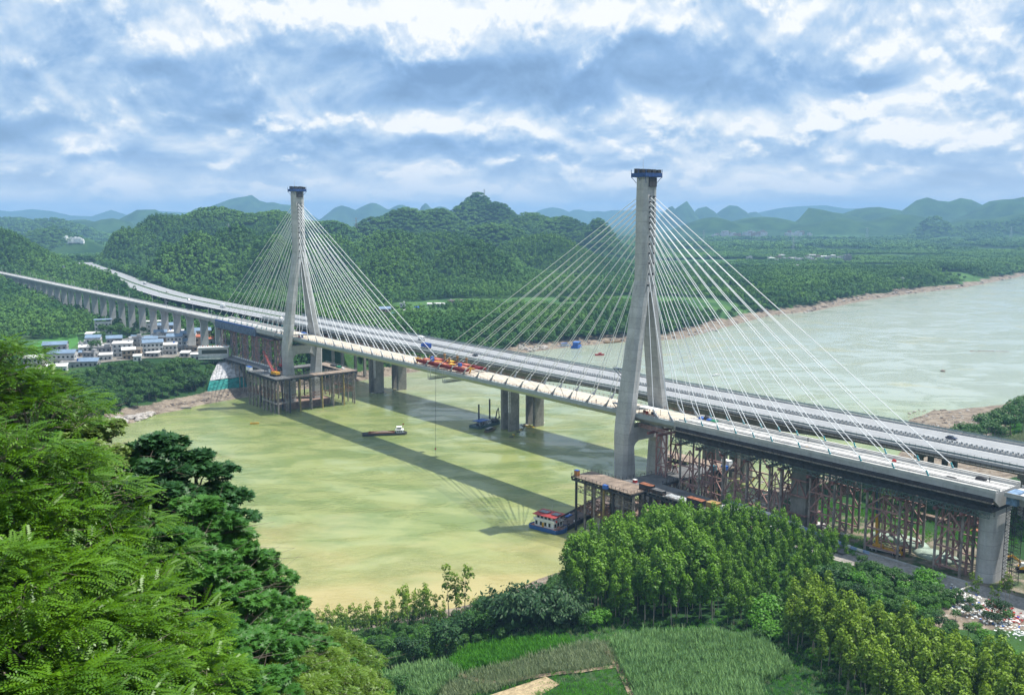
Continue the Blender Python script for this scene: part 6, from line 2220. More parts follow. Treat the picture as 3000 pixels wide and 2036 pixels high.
(hx, hy), hrz, hl = axis((1547, 1540), (1655, 1556))
cx_, cy2 = at(1602, 1553, 0)
hb = world_thing('houseboat', 'blue-hulled houseboat with white two-storey cabin, red roof and solar panels, moored at the barge end', 'boat', cx_ + 1.2, cy2 + 1.5, 0, hrz - .25)
hull_mesh(16.5, 9.0, 1.5, .10, .08).obj('hull', M('blue_hull', (0.035, 0.115, 0.33), 0.5, var=.15, scale=.5), hb)
mm = MB(); mm.b2(-7.6, 7.2, -4.1, 4.1, 1.5, 1.56); mm.obj('deck_plate', m_rustroof, hb)
mm = MB(); mm.b2(-5.6, 4.6, -3.2, 3.2, 1.56, 4.2); mm.obj('lower_cabin', m_white, hb)
mm = MB(); mm.b2(-5.9, 5.2, -3.5, 3.5, 4.2, 4.4); mm.b2(-5.9, 5.2, -3.55, -3.45, 4.4, 5.3); mm.obj('upper_deck', m_white, hb)
mm = MB(); mm.b2(-5.0, 3.6, -2.7, 2.9, 4.4, 6.7); mm.obj('upper_cabin', m_white, hb)
mm = MB(); mm.loft([[(-6.3, -4.0, 6.6), (5.6, -4.0, 6.6), (5.6, 3.8, 6.9), (-6.3, 3.8, 6.9)], [(-6.3, -4.0, 6.75), (5.6, -4.0, 6.75), (5.6, 3.8, 7.05), (-6.3, 3.8, 7.05)]])
rf = mm.obj('roof', M('red_roof', (0.42, 0.055, 0.05), 0.6, var=.12), hb)
for x, w in ((-2.9, 4.6), (3.2, 3.4)):
    mm = MB(); mm.box((x, .6, 7.12), (w, 3.2, .12)); sp_ = mm.obj('solar_panel', M('solar_cell', (0.02, 0.024, 0.04), .15, var=.1, spec=.6), rf)
windows_row(hb, [-4.6, -2.2, .2, 2.4], -3.24, 3.0, 1.1, 1.6)
windows_row(hb, [-4.0, -2.0, 0, 2.0], -2.74, 5.7, 1.2, 1.0)
windows_row(hb, [-2, 0, 2], 4.64, 3.0, 1.1, 1.5, axis_='y')
windows_row(hb, [-1.5, 1], 3.64, 5.7, 1.2, 1.0, axis_='y')
mm = MB(); mm.b2(-1.6, -.6, -3.26, -3.2, 1.6, 3.6); mm.obj('door', m_yel, hb)
railing(hb, 'railing', [(-5.9, -3.5, 4.4), (5.2, -3.5, 4.4), (5.2, 3.5, 4.4)], 1.0, m_galv, 1.5, .06)
railing(hb, 'railing', [(4.8, -4.1, 1.6), (7.6, -2, 1.6), (7.6, 2, 1.6)], 1.0, m_galv, 1.5, .06)
mm = MB(); mm.tube((6, -1.5, 1.6), (6, -1.5, 2.6), .9, .8, 10); mm.obj('winch', m_rustroof, hb)
for x, y in ((-7.4, 2.6), (7.2, 3)):
    rod_obj('davit', (x, y, 1.5), (x, y, 4.5), .1, m_dark, hb)
rod_obj('mast', (-.2, 2.2, 7), (-.2, 2.2, 10), .06, m_galv, hb)
mm = MB(); mm.tube((5.25, -2.2, 4.9), (5.45, -2.2, 4.9), .5, .5, 10); mm.obj('life_ring', m_red, hb)

# sand carrier in mid river
(x_, y_), rz_, l_ = axis((1062, 1276), (1192, 1271))
sb = world_thing('sand_barge', 'black sand barge with a brown sand heap and white wheelhouse sailing in mid river', 'barge', x_, y_, 0, rz_)
hull_mesh(l_, 5.6, 1.1, .05, .08).obj('hull', M('grey_black_hull', (0.05, 0.052, 0.055), .6, var=.2), sb)
mm = MB()
for a, b in (((-l_ * .36, -2.2), (l_ * .22, -2.2)), ((-l_ * .36, 2.2), (l_ * .22, 2.2)), ((-l_ * .36, -2.2), (-l_ * .36, 2.2)), ((l_ * .22, -2.2), (l_ * .22, 2.2))):
    mm.bar((*a, 1.5), (*b, 1.5), .2, .9)
mm.obj('hold_coaming', m_rustroof, sb)
mm = MB(); mm.loft([[(-l_ * .34, -2, 1.1), (l_ * .2, -2, 1.1), (l_ * .2, 2, 1.1), (-l_ * .34, 2, 1.1)], [(-l_ * .2, -1.4, 1.7), (l_ * .1, -1.4, 1.8), (l_ * .1, 1.4, 1.8), (-l_ * .2, 1.4, 1.7)], [(-l_ * .08, -.4, 2.5), (0, -.4, 2.6), (0, .4, 2.6), (-l_ * .08, .4, 2.5)]])
mm.obj('sand_heap', M('brown_sand', (0.17, 0.13, 0.10), .95, var=.25), sb)
mm = MB(); mm.b2(l_ * .26, l_ * .42, -1.9, 1.9, 1.1, 3.0); mm.obj('cabin', m_white, sb)
mm = MB(); mm.b2(l_ * .28, l_ * .38, -1.4, 1.4, 3.2, 4.7); mm.obj('wheelhouse', m_white, sb)
mm = MB(); mm.b2(l_ * .24, l_ * .43, -2.3, 2.3, 3.0, 3.16); mm.b2(l_ * .265, l_ * .39, -1.7, 1.7, 4.7, 4.85); mm.obj('roof', m_white, sb)
windows_row(sb, [l_ * .29, l_ * .33, l_ * .37], -1.93, 2.1, .7, .9); windows_row(sb, [l_ * .30, l_ * .345], -1.43, 4.0, .9, .8)
rod_obj('flag_pole', (l_ * .4, 0, 4.8), (l_ * .4, 0, 6.6), .05, m_galv, sb)
mm = MB(); mm.box((l_ * .4 + .5, 0, 6.2), (1, .05, .7)); mm.obj('flag', m_red, sb)

# pontoon with a blue canopy, excavator and spud poles by the highway pier
(x_, y_), rz_, l_ = axis((1378, 1252), (1478, 1232))
x0p, y0p = at(1420, 1247, 0)
pn = world_thing('work_pontoon', 'work pontoon with a bright blue canopy and two tall spud poles beside the highway pier', 'pontoon', x0p, y0p, 0, rz_ + .15)
hull_mesh(21, 9, 1.2, .02, .02).obj('hull', M('teal_hull', (0.07, 0.12, 0.13), .6, var=.25), pn)
mm = MB(); mm.b2(-9, .5, -3.6, 2.6, 4.3, 4.42); cn = mm.obj('canopy', m_blue, pn)
for x in (-8.8, -4.2, .3):
    for y in (-3.4, 2.4):
        rod_obj('canopy_post', (x, y, 1.2), (x, y, 4.3), .09, m_galv, pn)
mm = MB()
for x in (-8.8, -4.2):
    mm.bar((x, -3.4, 1.3), (x + 4.5, -3.4, 4.2), .1); mm.bar((x, -3.4, 4.2), (x + 4.5, -3.4, 1.3), .1)
mm.obj('canopy_brace', m_galv, pn)
for k in range(4):
    mm = MB(); mm.box((-7.5 + k * 2.2, -.5 + (k % 2), 1.9), (1.3, 1.2, 1.4)); mm.obj('engine_box', [m_dark, m_white, m_dark, m_rust][k], pn)
mm = MB(); mm.b2(1.0, 4.2, -1.8, 2.8, 1.2, 3.6); mm.obj('cabin', m_white, pn)
windows_row(pn, [1.8, 3.2], -1.84, 2.6, .8, .9)
for x, y, h in ((-1.0, 4.0, 13.5), (9.2, 3.4, 15.5)):
    rod_obj('spud_pole', (x, y, -3), (x, y, h), .55, m_dark, pn)
    mm = MB(); mm.box((x, y, 1.7), (1.8, 1.6, 1.0)); mm.obj('spud_collar', m_dark, pn)


def excavator(label, x, y, z, rz, mat, sc=1.0, boom=((0, 0, 1.8), (1.4, 0, 6.5), (2.6, 0, 7.6), (3.2, 0, 2.6))):
    ex = world_thing('excavator', label, 'excavator', x, y, z, rz)
    ex.scale = (sc,) * 3
    for s_ in (-1, 1):
        mm = MB(); mm.loft([[(-1.9, s_ * 1.1 - .28, .35), (-1.5, s_ * 1.1 - .28, 0), (1.5, s_ * 1.1 - .28, 0), (1.9, s_ * 1.1 - .28, .35), (1.6, s_ * 1.1 - .28, .8), (-1.6, s_ * 1.1 - .28, .8)], [(-1.9, s_ * 1.1 + .28, .35), (-1.5, s_ * 1.1 + .28, 0), (1.5, s_ * 1.1 + .28, 0), (1.9, s_ * 1.1 + .28, .35), (1.6, s_ * 1.1 + .28, .8), (-1.6, s_ * 1.1 + .28, .8)]])
        mm.obj('track', m_rubber, ex)
    mm = MB(); mm.loft([[(-2.1, -1.3, .95), (1.3, -1.3, .95), (1.3, 1.3, .95), (-2.1, 1.3, .95)], [(-2.2, -1.3, 1.4), (1.3, -1.3, 1.4), (1.3, 1.3, 1.4), (-2.2, 1.3, 1.4)], [(-2.0, -1.2, 2.1), (.2, -1.2, 2.1), (.2, 1.2, 2.1), (-2.0, 1.2, 2.1)]])
    mm.obj('body', mat, ex)
    mm = MB(); mm.loft([[(-.2, .25, 1.4), (1.3, .25, 1.4), (1.3, 1.25, 1.4), (-.2, 1.25, 1.4)], [(-.1, .3, 2.8), (.9, .3, 2.8), (.9, 1.2, 2.8), (-.1, 1.2, 2.8)]])
    cb = mm.obj('cab', m_white, ex)
    mm = MB(); mm.box((1.12, .75, 2.1), (.08, .8, .8)); mm.obj('window', m_glass, cb)
    for k, (a, b) in enumerate(zip(boom[:-1], boom[1:])):
        mm = MB(); mm.bar(a, b, .42 - .06 * k, .6 - .1 * k); mm.obj('boom' if k < 2 else 'stick', mat, ex)
    e = boom[-1]
    mm = MB(); mm.loft([[(e[0] - .5, -.5, e[2] - .9), (e[0] + .4, -.5, e[2] - .7), (e[0] + .3, -.5, e[2])], [(e[0] - .5, .5, e[2] - .9), (e[0] + .4, .5, e[2] - .7), (e[0] + .3, .5, e[2])]])
    mm.obj('bucket', m_dark, ex)
    return ex


ex_x, ex_y = at(1452, 1236, 1.3)
excavator('dark excavator with a raised arm on the pontoon deck between the spud poles', ex_x, ex_y, 1.25, rz_ + .15, M('sooty_steel', (0.10, 0.095, 0.09), .7, var=.3), 1.15)


def small_boat(label, px, py, L, B, H, hull_mat, rz, cab=None, cat='boat', name='boat', roofmat=None, mast=None):
    x, y = at(px, py, 0)
    b = world_thing(name, label, cat, x, y, 0, rz)
    hull_mesh(L, B, H, .25, .06, .4).obj('hull', hull_mat, b)
    if cab:
        cx0, cx1, ch, mt = cab
        mm = MB(); mm.b2(cx0, cx1, -B * .36, B * .36, H, H + ch); mm.obj('cabin', mt, b)
        mm = MB(); mm.b2(cx0 - .25, cx1 + .25, -B * .42, B * .42, H + ch, H + ch + .14); mm.obj('roof', roofmat or mt, b)
        n = max(2, int((cx1 - cx0) / 1.1))
        windows_row(b, [cx0 + (i + .5) * (cx1 - cx0) / n for i in range(n)], -B * .36 - .04, H + ch * .6, .6, ch * .4)
    else:
        for k in range(3):
            mm = MB(); mm.box((-L * .2 + k * L * .2, 0, H * .9), (.3, B * .8, .1)); mm.obj('thwart', hull_mat, b)
    if mast:
        rod_obj('mast', (mast[0], 0, H), (mast[0], 0, mast[1]), .12, m_dark, b)
    return b


m_hull_b = M('pale_blue_hull', (0.30, 0.40, 0.50), .5)
small_boat('small covered wooden boat with an ochre bow tied to the blue-canopied pontoon', 1437, 1262, 12.5, 2.8, .9, M('ochre_brown_hull', (0.17, 0.12, 0.06), .7), rz_ + .35, (-5.2, 1.0, 1.3, m_dark), roofmat=M('grey_tin', (0.26, 0.26, 0.27), .5))
small_boat('white and blue cabin boat by the far bank under the cables', 1652, 1016, 17, 4.0, 1.3, m_hull_b, 0.45, (-3, 3.5, 2.4, m_white), roofmat=m_blue)
cbt = small_boat('blue dredging boat with a tall mast moored at the far bank', 1690, 1018, 19, 8.0, 1.8, m_blue, 1.25, (-6, 4, 4.0, M('blue_cabin', (0.07, 0.16, 0.40), .6)), mast=(6, 17))
small_boat('long brown flat pontoon by the far bank mud', 1797, 1004, 24, 5, 1.2, M('brown_hull', (0.22, 0.15, 0.08), .8), 0.55, None)
small_boat('small red boat alone in the dark water before the far bank', 1757, 1041, 9, 3.2, .9, m_red, 0.1, (-1, 1.5, 1.4, m_red))
small_boat('small white speedboat on open water behind the cables', 2099, 1101, 7.5, 2.4, .8, m_white, 0.5, (-1, 1, .7, m_white))
small_boat('tiny yellow skiff on the river in front of the far platform', 746, 1242, 5.5, 1.7, .6, M('yellow_hull', (0.62, 0.40, 0.06), .5), 0.25)
small_boat('purple skiff drawn up on the left bank mud', 489, 1190, 6.0, 2.0, .7, M('violet_hull', (0.14, 0.09, 0.27), .6), 1.9)
small_boat('low grey skiff at the water edge of the left bank', 545, 1197, 7.0, 1.7, .5, M('grey_wood', (0.25, 0.24, 0.23), .8), 0.2)
small_boat('orange skiff on the water behind the thin near bank trees', 1193, 1876, 3.4, 1.4, .5, M('orange_hull', (0.60, 0.22, 0.04), .5), 0.2)
small_boat('orange skiff glimpsed left of the dark glossy tree', 268, 1300, 6.5, 1.8, .6, M('orange_hull', (0.60, 0.22, 0.04), .5), 0.5)

# floats round the highway piers
fl_y = MB().tube((-.9, 0, .1), (.9, 0, .1), .42, .36, 8).mesh('float', M('float_yellow', (0.62, 0.40, 0.05), .5, var=.25, scale=2))
fl_w = MB().tube((-.9, 0, .1), (.9, 0, .1), .42, .36, 8).mesh('float', M('float_white', (0.62, 0.60, 0.55), .6, var=.3, scale=2))
fl_d = MB().tube((-.9, 0, .1), (.9, 0, .1), .45, .38, 8).mesh('float', M('float_dark', (0.10, 0.085, 0.065), .8, var=.4, scale=2))


def floats(label, cols, pts, mats):
    x, y = at(*cols, 0)
    th = world_thing('float_raft', label, 'float', x, y, 0, 0)
    for k, (px, py) in enumerate(pts):
        fx, fy = at(px, py, 0)
        link('float', mats[k % len(mats)], th, (fx - x, fy - y, .1 * (k % 2)), random.random() * 3.1)


floats('raft of yellow floats at the foot of the nearer highway pier', (1550, 1247), [(1540 + 4.2 * k, 1247 + (k % 3) * 2.6) for k in range(6)], [fl_y])
floats('cluster of white floats beside the yellow ones at the highway pier', (1575, 1245), [(1566 + 4.5 * k, 1248 - k * 1.5 + (k % 2) * 3) for k in range(7)], [fl_w, fl_y, fl_w])
floats('dark line of worn floats drifting in the shadow below the highway pier', (1515, 1268), [(1495 + 5 * k, 1281 - 3.6 * k + (k % 2) * 3) for k in range(9)], [fl_d, fl_d, fl_y, fl_d])
floats('dark tangle of floats against the nearer highway pier side', (1535, 1244), [(1528 + 3 * k, 1246 + (k % 3) * 2.4 - k) for k in range(6)], [fl_d, fl_w])
floats('white floats round the farther highway pier', (1165, 1141), [(1150 + 5 * k, 1142 + (k % 2) * 2.2 - k * .4) for k in range(9)], [fl_w, fl_d, fl_w])
floats('dark floats on the near side of the farther highway pier', (1110, 1152), [(1086 + 6 * k, 1150 + (k % 2) * 2.4) for k in range(8)], [fl_d, fl_w, fl_d])
floats('yellow floats on the pool behind the falsework legs', (2190, 1405), [(2166 + 6 * k, 1412 - (k % 3) * 3 - k * .8) for k in range(8)], [fl_y])

# ------------------------------------------------------------------ vehicles
wheel_me = MB().tube((0, -.14, 0), (0, .14, 0), .48, .48, 10).mesh('tyre', m_rubber)
rim_me = MB().tube((0, -.15, 0), (0, .15, 0), .24, .24, 8).mesh('rim', m_galv)


def wheel(parent, x, y, z, sc=1.0):
    w_ = link('wheel', wheel_me, parent, (x, y, z), None, sc)
    link('rim', rim_me, w_)


def car(label, s, t, mat, rz=0.0, z=HZ + .07, kind='car'):
    c = bridge_thing('car', label, 'car', 'cars on the highway', s, t, z)
    c.rotation_euler.z += rz
    pr_ = [(-2.25, .42), (2.2, .42), (2.25, .85), (1.25, 1.0), (-1.9, 1.05), (-2.25, .9)]
    mm = MB(); mm.loft([[(x, -.88, z_) for x, z_ in pr_], [(x, .88, z_) for x, z_ in pr_]]); mm.obj('body', mat, c)
    pg = [(-1.75, 1.04), (1.0, .98), (.3, 1.5), (-1.3, 1.52)]
    mm = MB(); mm.loft([[(x, -.80, z_) for x, z_ in pg], [(x, .80, z_) for x, z_ in pg]]); cb_ = mm.obj('cabin_glass', m_glass, c)
    mm = MB(); mm.loft([[(-1.3, -.72, 1.5), (.3, -.72, 1.5), (.3, .72, 1.5), (-1.3, .72, 1.5)], [(-1.2, -.66, 1.57), (.2, -.66, 1.57), (.2, .66, 1.57), (-1.2, .66, 1.57)]]); mm.obj('roof', mat, c)
    for x in (-1.4, 1.4):
        for y in (-.8, .8):
            wheel(c, x, y, .34, .7)
    for y in (-.6, .6):
        mm = MB(); mm.box((2.24, y, .72), (.08, .35, .16)); mm.obj('headlight', m_white, c)
    return c


def lorry(label, s, t, cabm, boxm, L=8.0, H=2.6, rz=0.0, z=HZ + .07, cat='truck'):
    c = bridge_thing('truck', label, cat, 'trucks on the highway', s, t, z)
    c.rotation_euler.z += rz
    mm = MB(); mm.b2(-L / 2, L / 2, -1.0, 1.0, .7, 1.0); mm.obj('chassis', m_dark, c)
    mm = MB(); mm.b2(-L / 2, L / 2 - 2.4, -1.2, 1.2, 1.0, 1.0 + H); mm.obj('cargo_box', boxm, c)
    mm = MB(); mm.loft([[(L / 2 - 2.2, -1.1, .8), (L / 2, -1.1, .8), (L / 2, 1.1, .8), (L / 2 - 2.2, 1.1, .8)], [(L / 2 - 2.2, -1.1, 1.9), (L / 2, -1.1, 1.9), (L / 2, 1.1, 1.9), (L / 2 - 2.2, 1.1, 1.9)], [(L / 2 - 2.2, -1.05, 2.8), (L / 2 - .35, -1.05, 2.8), (L / 2 - .35, 1.05, 2.8), (L / 2 - 2.2, 1.05, 2.8)]]); cb_ = mm.obj('cab', cabm, c)
    mm = MB(); mm.box((L / 2 - .1, 0, 2.25), (.2, 1.9, .7)); mm.obj('windscreen', m_glass, cb_)
    for x in (-L / 2 + 1.2, -L / 2 + 2.4, L / 2 - 1.2):
        for y in (-1.0, 1.0):
            wheel(c, x, y, .48)
    return c


m_carblack = M('black_car_paint', (0.02, 0.022, 0.028), .2, var=.05, spec=.6)
car('black car on the near carriageway left of the front tower', 66.5, -63, m_carblack, 0)
car('dark blue car on the far carriageway behind the last cables', -96.0, -83.5, M('navy_car_paint', (0.015, 0.025, 0.07), .2, spec=.6), math.pi)
car('black car on the near carriageway behind the lifting gantry', 216, -68.5, m_carblack, 0)
lorry('deep blue truck on the highway behind the far tower cables', 268, -64.5, m_blue, M('deep_blue_box', (0.015, 0.06, 0.30), .5), 10)
lorry('white van truck on the highway far carriageway right of the far tower', 305, -85, m_white, m_white, 6.5, 2.2, math.pi)
lorry('white box truck on the curve of the highway left of the far tower', 640, -68, m_white, m_white, 9)
lorry('white truck far along the highway curve', 1015, -111.5, m_white, m_white, 8, rz=-.08)
car('white car on the highway far left of the far tower', 505, -67, m_white, 0)
car('silver car on the highway carriageway left of the far tower', 740, -70, m_galv, 0)
car('dark car on the highway curve before the cut', 860, -88, m_carblack, 0)
car('pale car on the bridge deck left of the far tower', S2 + 25, 3, m_white, 0, 49.6)

# truck crane in the yard
def gz(px, py):
    return hits([(px, py)])[0]


tcx, tcy, tcz = gz(2628, 1624)
tcr = world_thing('truck_crane', 'yellow truck crane on the gravel road with its boom raised through the falsework', 'crane truck', tcx - 3.0, tcy + 1.4, tcz, math.radians(-42))
mm = MB(); mm.b2(-5.5, 5.2, -1.25, 1.25, .8, 1.3); mm.obj('chassis', m_white, tcr)
mm = MB(); mm.loft([[(3.0, -1.25, .7), (5.4, -1.25, .7), (5.4, 1.25, .7), (3.0, 1.25, .7)], [(3.0, -1.25, 1.9), (5.4, -1.25, 1.9), (5.4, 1.25, 1.9), (3.0, 1.25, 1.9)], [(3.1, -1.2, 3.0), (5.0, -1.2, 3.0), (5.0, 1.2, 3.0), (3.1, 1.2, 3.0)]])
cb_ = mm.obj('cab', m_yel, tcr)
mm = MB(); mm.box((5.26, 0, 2.35), (.25, 2.1, .8)); mm.box((4.2, -1.25, 2.4), (1.2, .12, .7)); mm.box((4.2, 1.25, 2.4), (1.2, .12, .7)); mm.obj('windscreen', m_glass, cb_)
mm = MB(); mm.b2(-4.6, -1.4, -1.2, 1.2, 1.3, 2.4); mm.obj('counterweight', m_yel, tcr)
mm = MB(); mm.b2(-1.2, 2.6, -.6, .6, 1.3, 1.8); mm.obj('deck_box', m_yel, tcr)
for x in (-4.6, -3.2, 2.4, 4.3):
    for y in (-1.1, 1.1):
        wheel(tcr, x, y, .5, 1.05)
mm = MB(); mm.bar((-3.4, 0, 2.2), (-4.6, 1.6, 12.5), .7, .8); mm.obj('boom', m_yel, tcr)
mm = MB(); mm.bar((-4.6, 1.6, 12.5), (-5.5, 2.8, 21.0), .5, .55); mm.obj('boom_extension', M('slate_boom', (0.07, 0.10, 0.14), .5), tcr)
ex1 = gz(2965, 1672)
excavator('yellow excavator at the right edge of the gravel yard', ex1[0] + 3.4, ex1[1] - .5, ex1[2], math.radians(165), m_yel, 1.15, ((0, 0, 1.8), (3.0, 0, 4.4), (5.2, 0, 3.4), (5.6, 0, 1.0)))
rl = gz(2952, 1640)
dk_ = world_thing('cable_drum', 'dark tangled drum on the gravel behind the yellow excavator', 'drum', *rl, .4)
mm = MB(); mm.tube((-.6, 0, 1.0), (.6, 0, 1.0), .6, .6, 12); mm.obj('barrel', m_rust, dk_)
for x in (-.65, .65):
    mm = MB(); mm.tube((x - .06, 0, 1.0), (x + .06, 0, 1.0), 1.0, 1.0, 14); mm.obj('flange', m_dark, dk_)

# crawler cranes on the far platform
def lattice(mm, a, b, w0, w1, n, bw=.12):
    a, b = np.array(a, float), np.array(b, float)
    d = unit(b - a)
    r = unit(np.cross(d, (0, 0, 1.0)) if abs(d[2]) < .95 else np.cross(d, (1.0, 0, 0))); u = np.cross(r, d)
    prev = None
    for k in range(n + 1):
        f = k / n
        c = a + (b - a) * f
        w_ = w0 + (w1 - w0) * f
        q = [c + (r * i + u * j) * w_ / 2 for i, j in ((-1, -1), (1, -1), (1, 1), (-1, 1))]
        if prev is not None:
            for i in range(4):
                mm.bar(prev[i], q[i], bw * 1.2)
                mm.bar(prev[i], q[(i + 1) % 4], bw * .8)
        prev = q


def crawler(label, s, t, z, rz, blen, lean, bodymat, boommat, mast=True):
    c = bridge_thing('crawler_crane', label, 'crane', None, s, t, z)
    c.rotation_euler.z += rz
    for y in (-2, 2):
        mm = MB(); mm.b2(-3.2, 3.2, y - .5, y + .5, 0, 1.1); mm.obj('track', m_rubber, c)
    mm = MB(); mm.b2(-3.4, 2.0, -1.6, 1.6, 1.2, 2.9); mm.obj('machine_house', bodymat, c)
    mm = MB(); mm.b2(1.0, 2.8, .7, 1.9, 1.2, 3.0); cb = mm.obj('cab', bodymat, c)
    mm = MB(); mm.box((2.82, 1.3, 2.2), (.08, 1.0, .9)); mm.obj('window', m_glass, cb)
    tip = (1.6 + blen * math.cos(lean), 0, 1.8 + blen * math.sin(lean))
    mm = MB(); lattice(mm, (1.6, 0, 1.8), tip, 1.1, .9, int(blen / 1.6), .13); mm.obj('boom', boommat, c)
    if mast:
        mm = MB(); mm.bar((-2, 0, 2.9), (-1.2, 0, 6.5), .3); mm.bar((1.6, 0, 2), (-1.2, 0, 6.5), .2); mm.obj('a_frame', boommat, c)
        rod_obj('stay_rope', (-1.2, 0, 6.5), tip, .06, m_dark, c)
    rod_obj('hook_rope', tip, (tip[0], 0, tip[2] - 6), .05, m_dark, c)
    return c


crawler('yellow-bodied crawler crane with a red lattice boom at the front corner of the far platform', 322, 23.5, 24.05, math.radians(8), 19, math.radians(48), m_yel, M('red_lattice', (0.45, 0.09, 0.08), .6))
crawler('red crawler crane with a thick red lattice mast behind the far tower leg', 350.5, 5, 24.05, math.radians(170), 26, math.radians(68), m_red, M('red_lattice', (0.45, 0.09, 0.08), .6))
box_thing('site_cabin', 'small white cabin with a blue roof at the corner of the far platform', 'cabin', 357.5, 27.0, 24.0, (6.2, 2.4, 2.3), m_white, m_blue, ribs=False)
box_thing('notice_board', 'plain white board beside the near leg of the far tower', 'board', 338.0, 20.5, 24.0, (3.0, .2, 2.2), m_white, None, ribs=False)
box_thing('site_load', 'green covered heap at the back of the far platform', 'load', 326, -27.5, 24.0, (5, 2.2, 1.1), M('green_tarp', (0.02, 0.20, 0.10), 0.6), None, ribs=False)
box_thing('site_load', 'dark steel stack at the back of the far platform', 'load', 335, -28, 24.0, (7, 2.0, 1.0), m_dark, None, ribs=False)
box_thing('site_load', 'white sheet bundle at the back of the far platform', 'load', 319.5, -27.2, 24.0, (2.6, 1.6, .9), m_white, None, ribs=False)

# masts along the railway and lamp posts by the highway
mast_me = MB().tube((0, 0, 0), (0, 0, 8.2), .16, .11, 6).mesh('pole', m_galv)
arm_me = MB().bar((0, 0, 6.6), (0, 2.6, 7.2), .1).mesh('bracket', m_galv)
for k, s in enumerate(list(range(480, 800, 36)) + list(range(815, 1400, 32))):
    p_ = bridge_thing('catenary_mast', 'thin grey mast beside the railway viaduct track', 'mast', 'masts along the railway viaduct', s, -5.5 if k % 3 else 5.5, vz(s))
    link('pole', mast_me, p_); b_ = link('bracket', arm_me, p_)
    if k % 3 == 0:
        b_.rotation_euler = (0, 0, math.pi)


def pylon(label, px, py_base, dist, h, grp='power pylons on the hills'):
    x = (px - 1500) / 2800 * dist
    z = float(terrain(np.array([x]), np.array([float(dist)]))[0])
    t_ = world_thing('power_pylon', label, 'pylon', x, dist, z, .4, grp)
    mm = MB(); lattice(mm, (0, 0, 0), (0, 0, h), h * .16, h * .03, 8, .3); mm.obj('lattice_mast', m_galv, t_)
    for f, w_ in ((.72, .16), (.84, .2), (.95, .14)):
        mm = MB(); mm.bar((-h * w_, 0, h * f), (h * w_, 0, h * f), .5); mm.obj('cross_arm', m_galv, t_)


pylon('lattice power pylon on the skyline between the two towers', 1047, 660, 2300, 52)
pylon('small telecom mast on the wooded ridge left of the far tower', 676, 650, 1520, 26)
pylon('faint lattice pylon on the plain right of the front tower', 2058, 700, 3600, 55)
pylon('faint lattice pylon behind the plain village, above its left end', 2320, 740, 2900, 48)
pylon('faint lattice pylon beyond the plain village, right of centre', 2533, 690, 4000, 60)
pylon('faint lattice pylon at the foot of the right hills', 2952, 700, 4100, 62)
pylon('thin lattice pylon on the forest slope between the bridge cables', 1580, 740, 1950, 45)
pylon('thin lattice pylon on the left skyline above the wooded ridge', 1420, 580, 2850, 24)

# tunnel portal at the left end of the viaduct
tp = bridge_thing('tunnel_portal', 'white concrete tunnel mouth where the railway viaduct meets the hill', 'tunnel', None, 1441, 0, 45.2)
mm = MB()
outer = [(-9, -1), (-9, 8)] + [(9 * -math.cos(a), 8 + 9 * math.sin(a)) for a in np.linspace(0, math.pi, 9)[1:-1]] + [(9, 8), (9, -1)]
inner_ = [(-6.4, -1), (-6.4, 6.5)] + [(6.4 * -math.cos(a), 6.5 + 6 * math.sin(a)) for a in np.linspace(0, math.pi, 9)[1:-1]] + [(6.4, 6.5), (6.4, -1)]
n_ = len(outer)
vs = [(0, y, z) for y, z in outer] + [(0, y, z) for y, z in inner_] + [(9, y, z) for y, z in outer] + [(9, y, z) for y, z in inner_]
fs = []
for i in range(n_ - 1):
    fs += [(i, i + 1, n_ + i + 1, n_ + i), (2 * n_ + i, 3 * n_ + i, 3 * n_ + i + 1, 2 * n_ + i + 1), (i, 2 * n_ + i, 2 * n_ + i + 1, i + 1), (n_ + i, n_ + i + 1, 3 * n_ + i + 1, 3 * n_ + i)]
mm.add(vs, fs); mm.obj('portal_ring', m_white, tp)
mm = MB(); mm.b2(8.8, 9.2, -6.4, 6.4, -1, 12); mm.obj('bore_shade_panel', m_dark, tp)  # dark panel closing the bore, standing in for the shade inside

# bank protection below the trestle
def sheet(name, label, cat, pix, mat, lift=.5, n=10):
    c = [Vector((*at(px, py, z), z + lift)) for px, py, z in pix]
    mm = MB()
    vs, fs = [], []
    rng = np.random.default_rng(3)
    for i in range(n + 1):
        for j in range(n + 1):
            u, v = i / n, j / n
            p = (c[0] * (1 - u) + c[1] * u) * (1 - v) + (c[3] * (1 - u) + c[2] * u) * v
            vs.append((p.x, p.y + rng.normal() * .15, p.z + rng.normal() * .22))
    for i in range(n):
        for j in range(n):
            k = i * (n + 1) + j
            fs.append((k, k + n + 1, k + n + 2, k + 1))
    mm.add(vs, fs)
    o = mm.obj(name, mat)
    so = o.modifiers.new('thick', 'SOLIDIFY'); so.thickness = .3
    tag(o, label, cat)
    return o


sheet('slope_netting', 'teal green netting spread over the lower bank below the trestle', 'netting', [(607, 1154, 3.0), (724, 1138, 3.0), (716, 1108, 10.5), (614, 1120, 10.5)], M('teal_net', (0.02, 0.22, 0.20), .7, var=.25, scale=.5), 1.0)
sheet('slope_lining', 'rough whitish sprayed concrete slope above the teal netting', 'slope', [(614, 1119, 10.6), (716, 1107, 10.6), (697, 1070, 19.5), (640, 1062, 19.5)], M('spray_concrete', (0.42, 0.42, 0.43), .95, var=.35, scale=.5), 1.2)

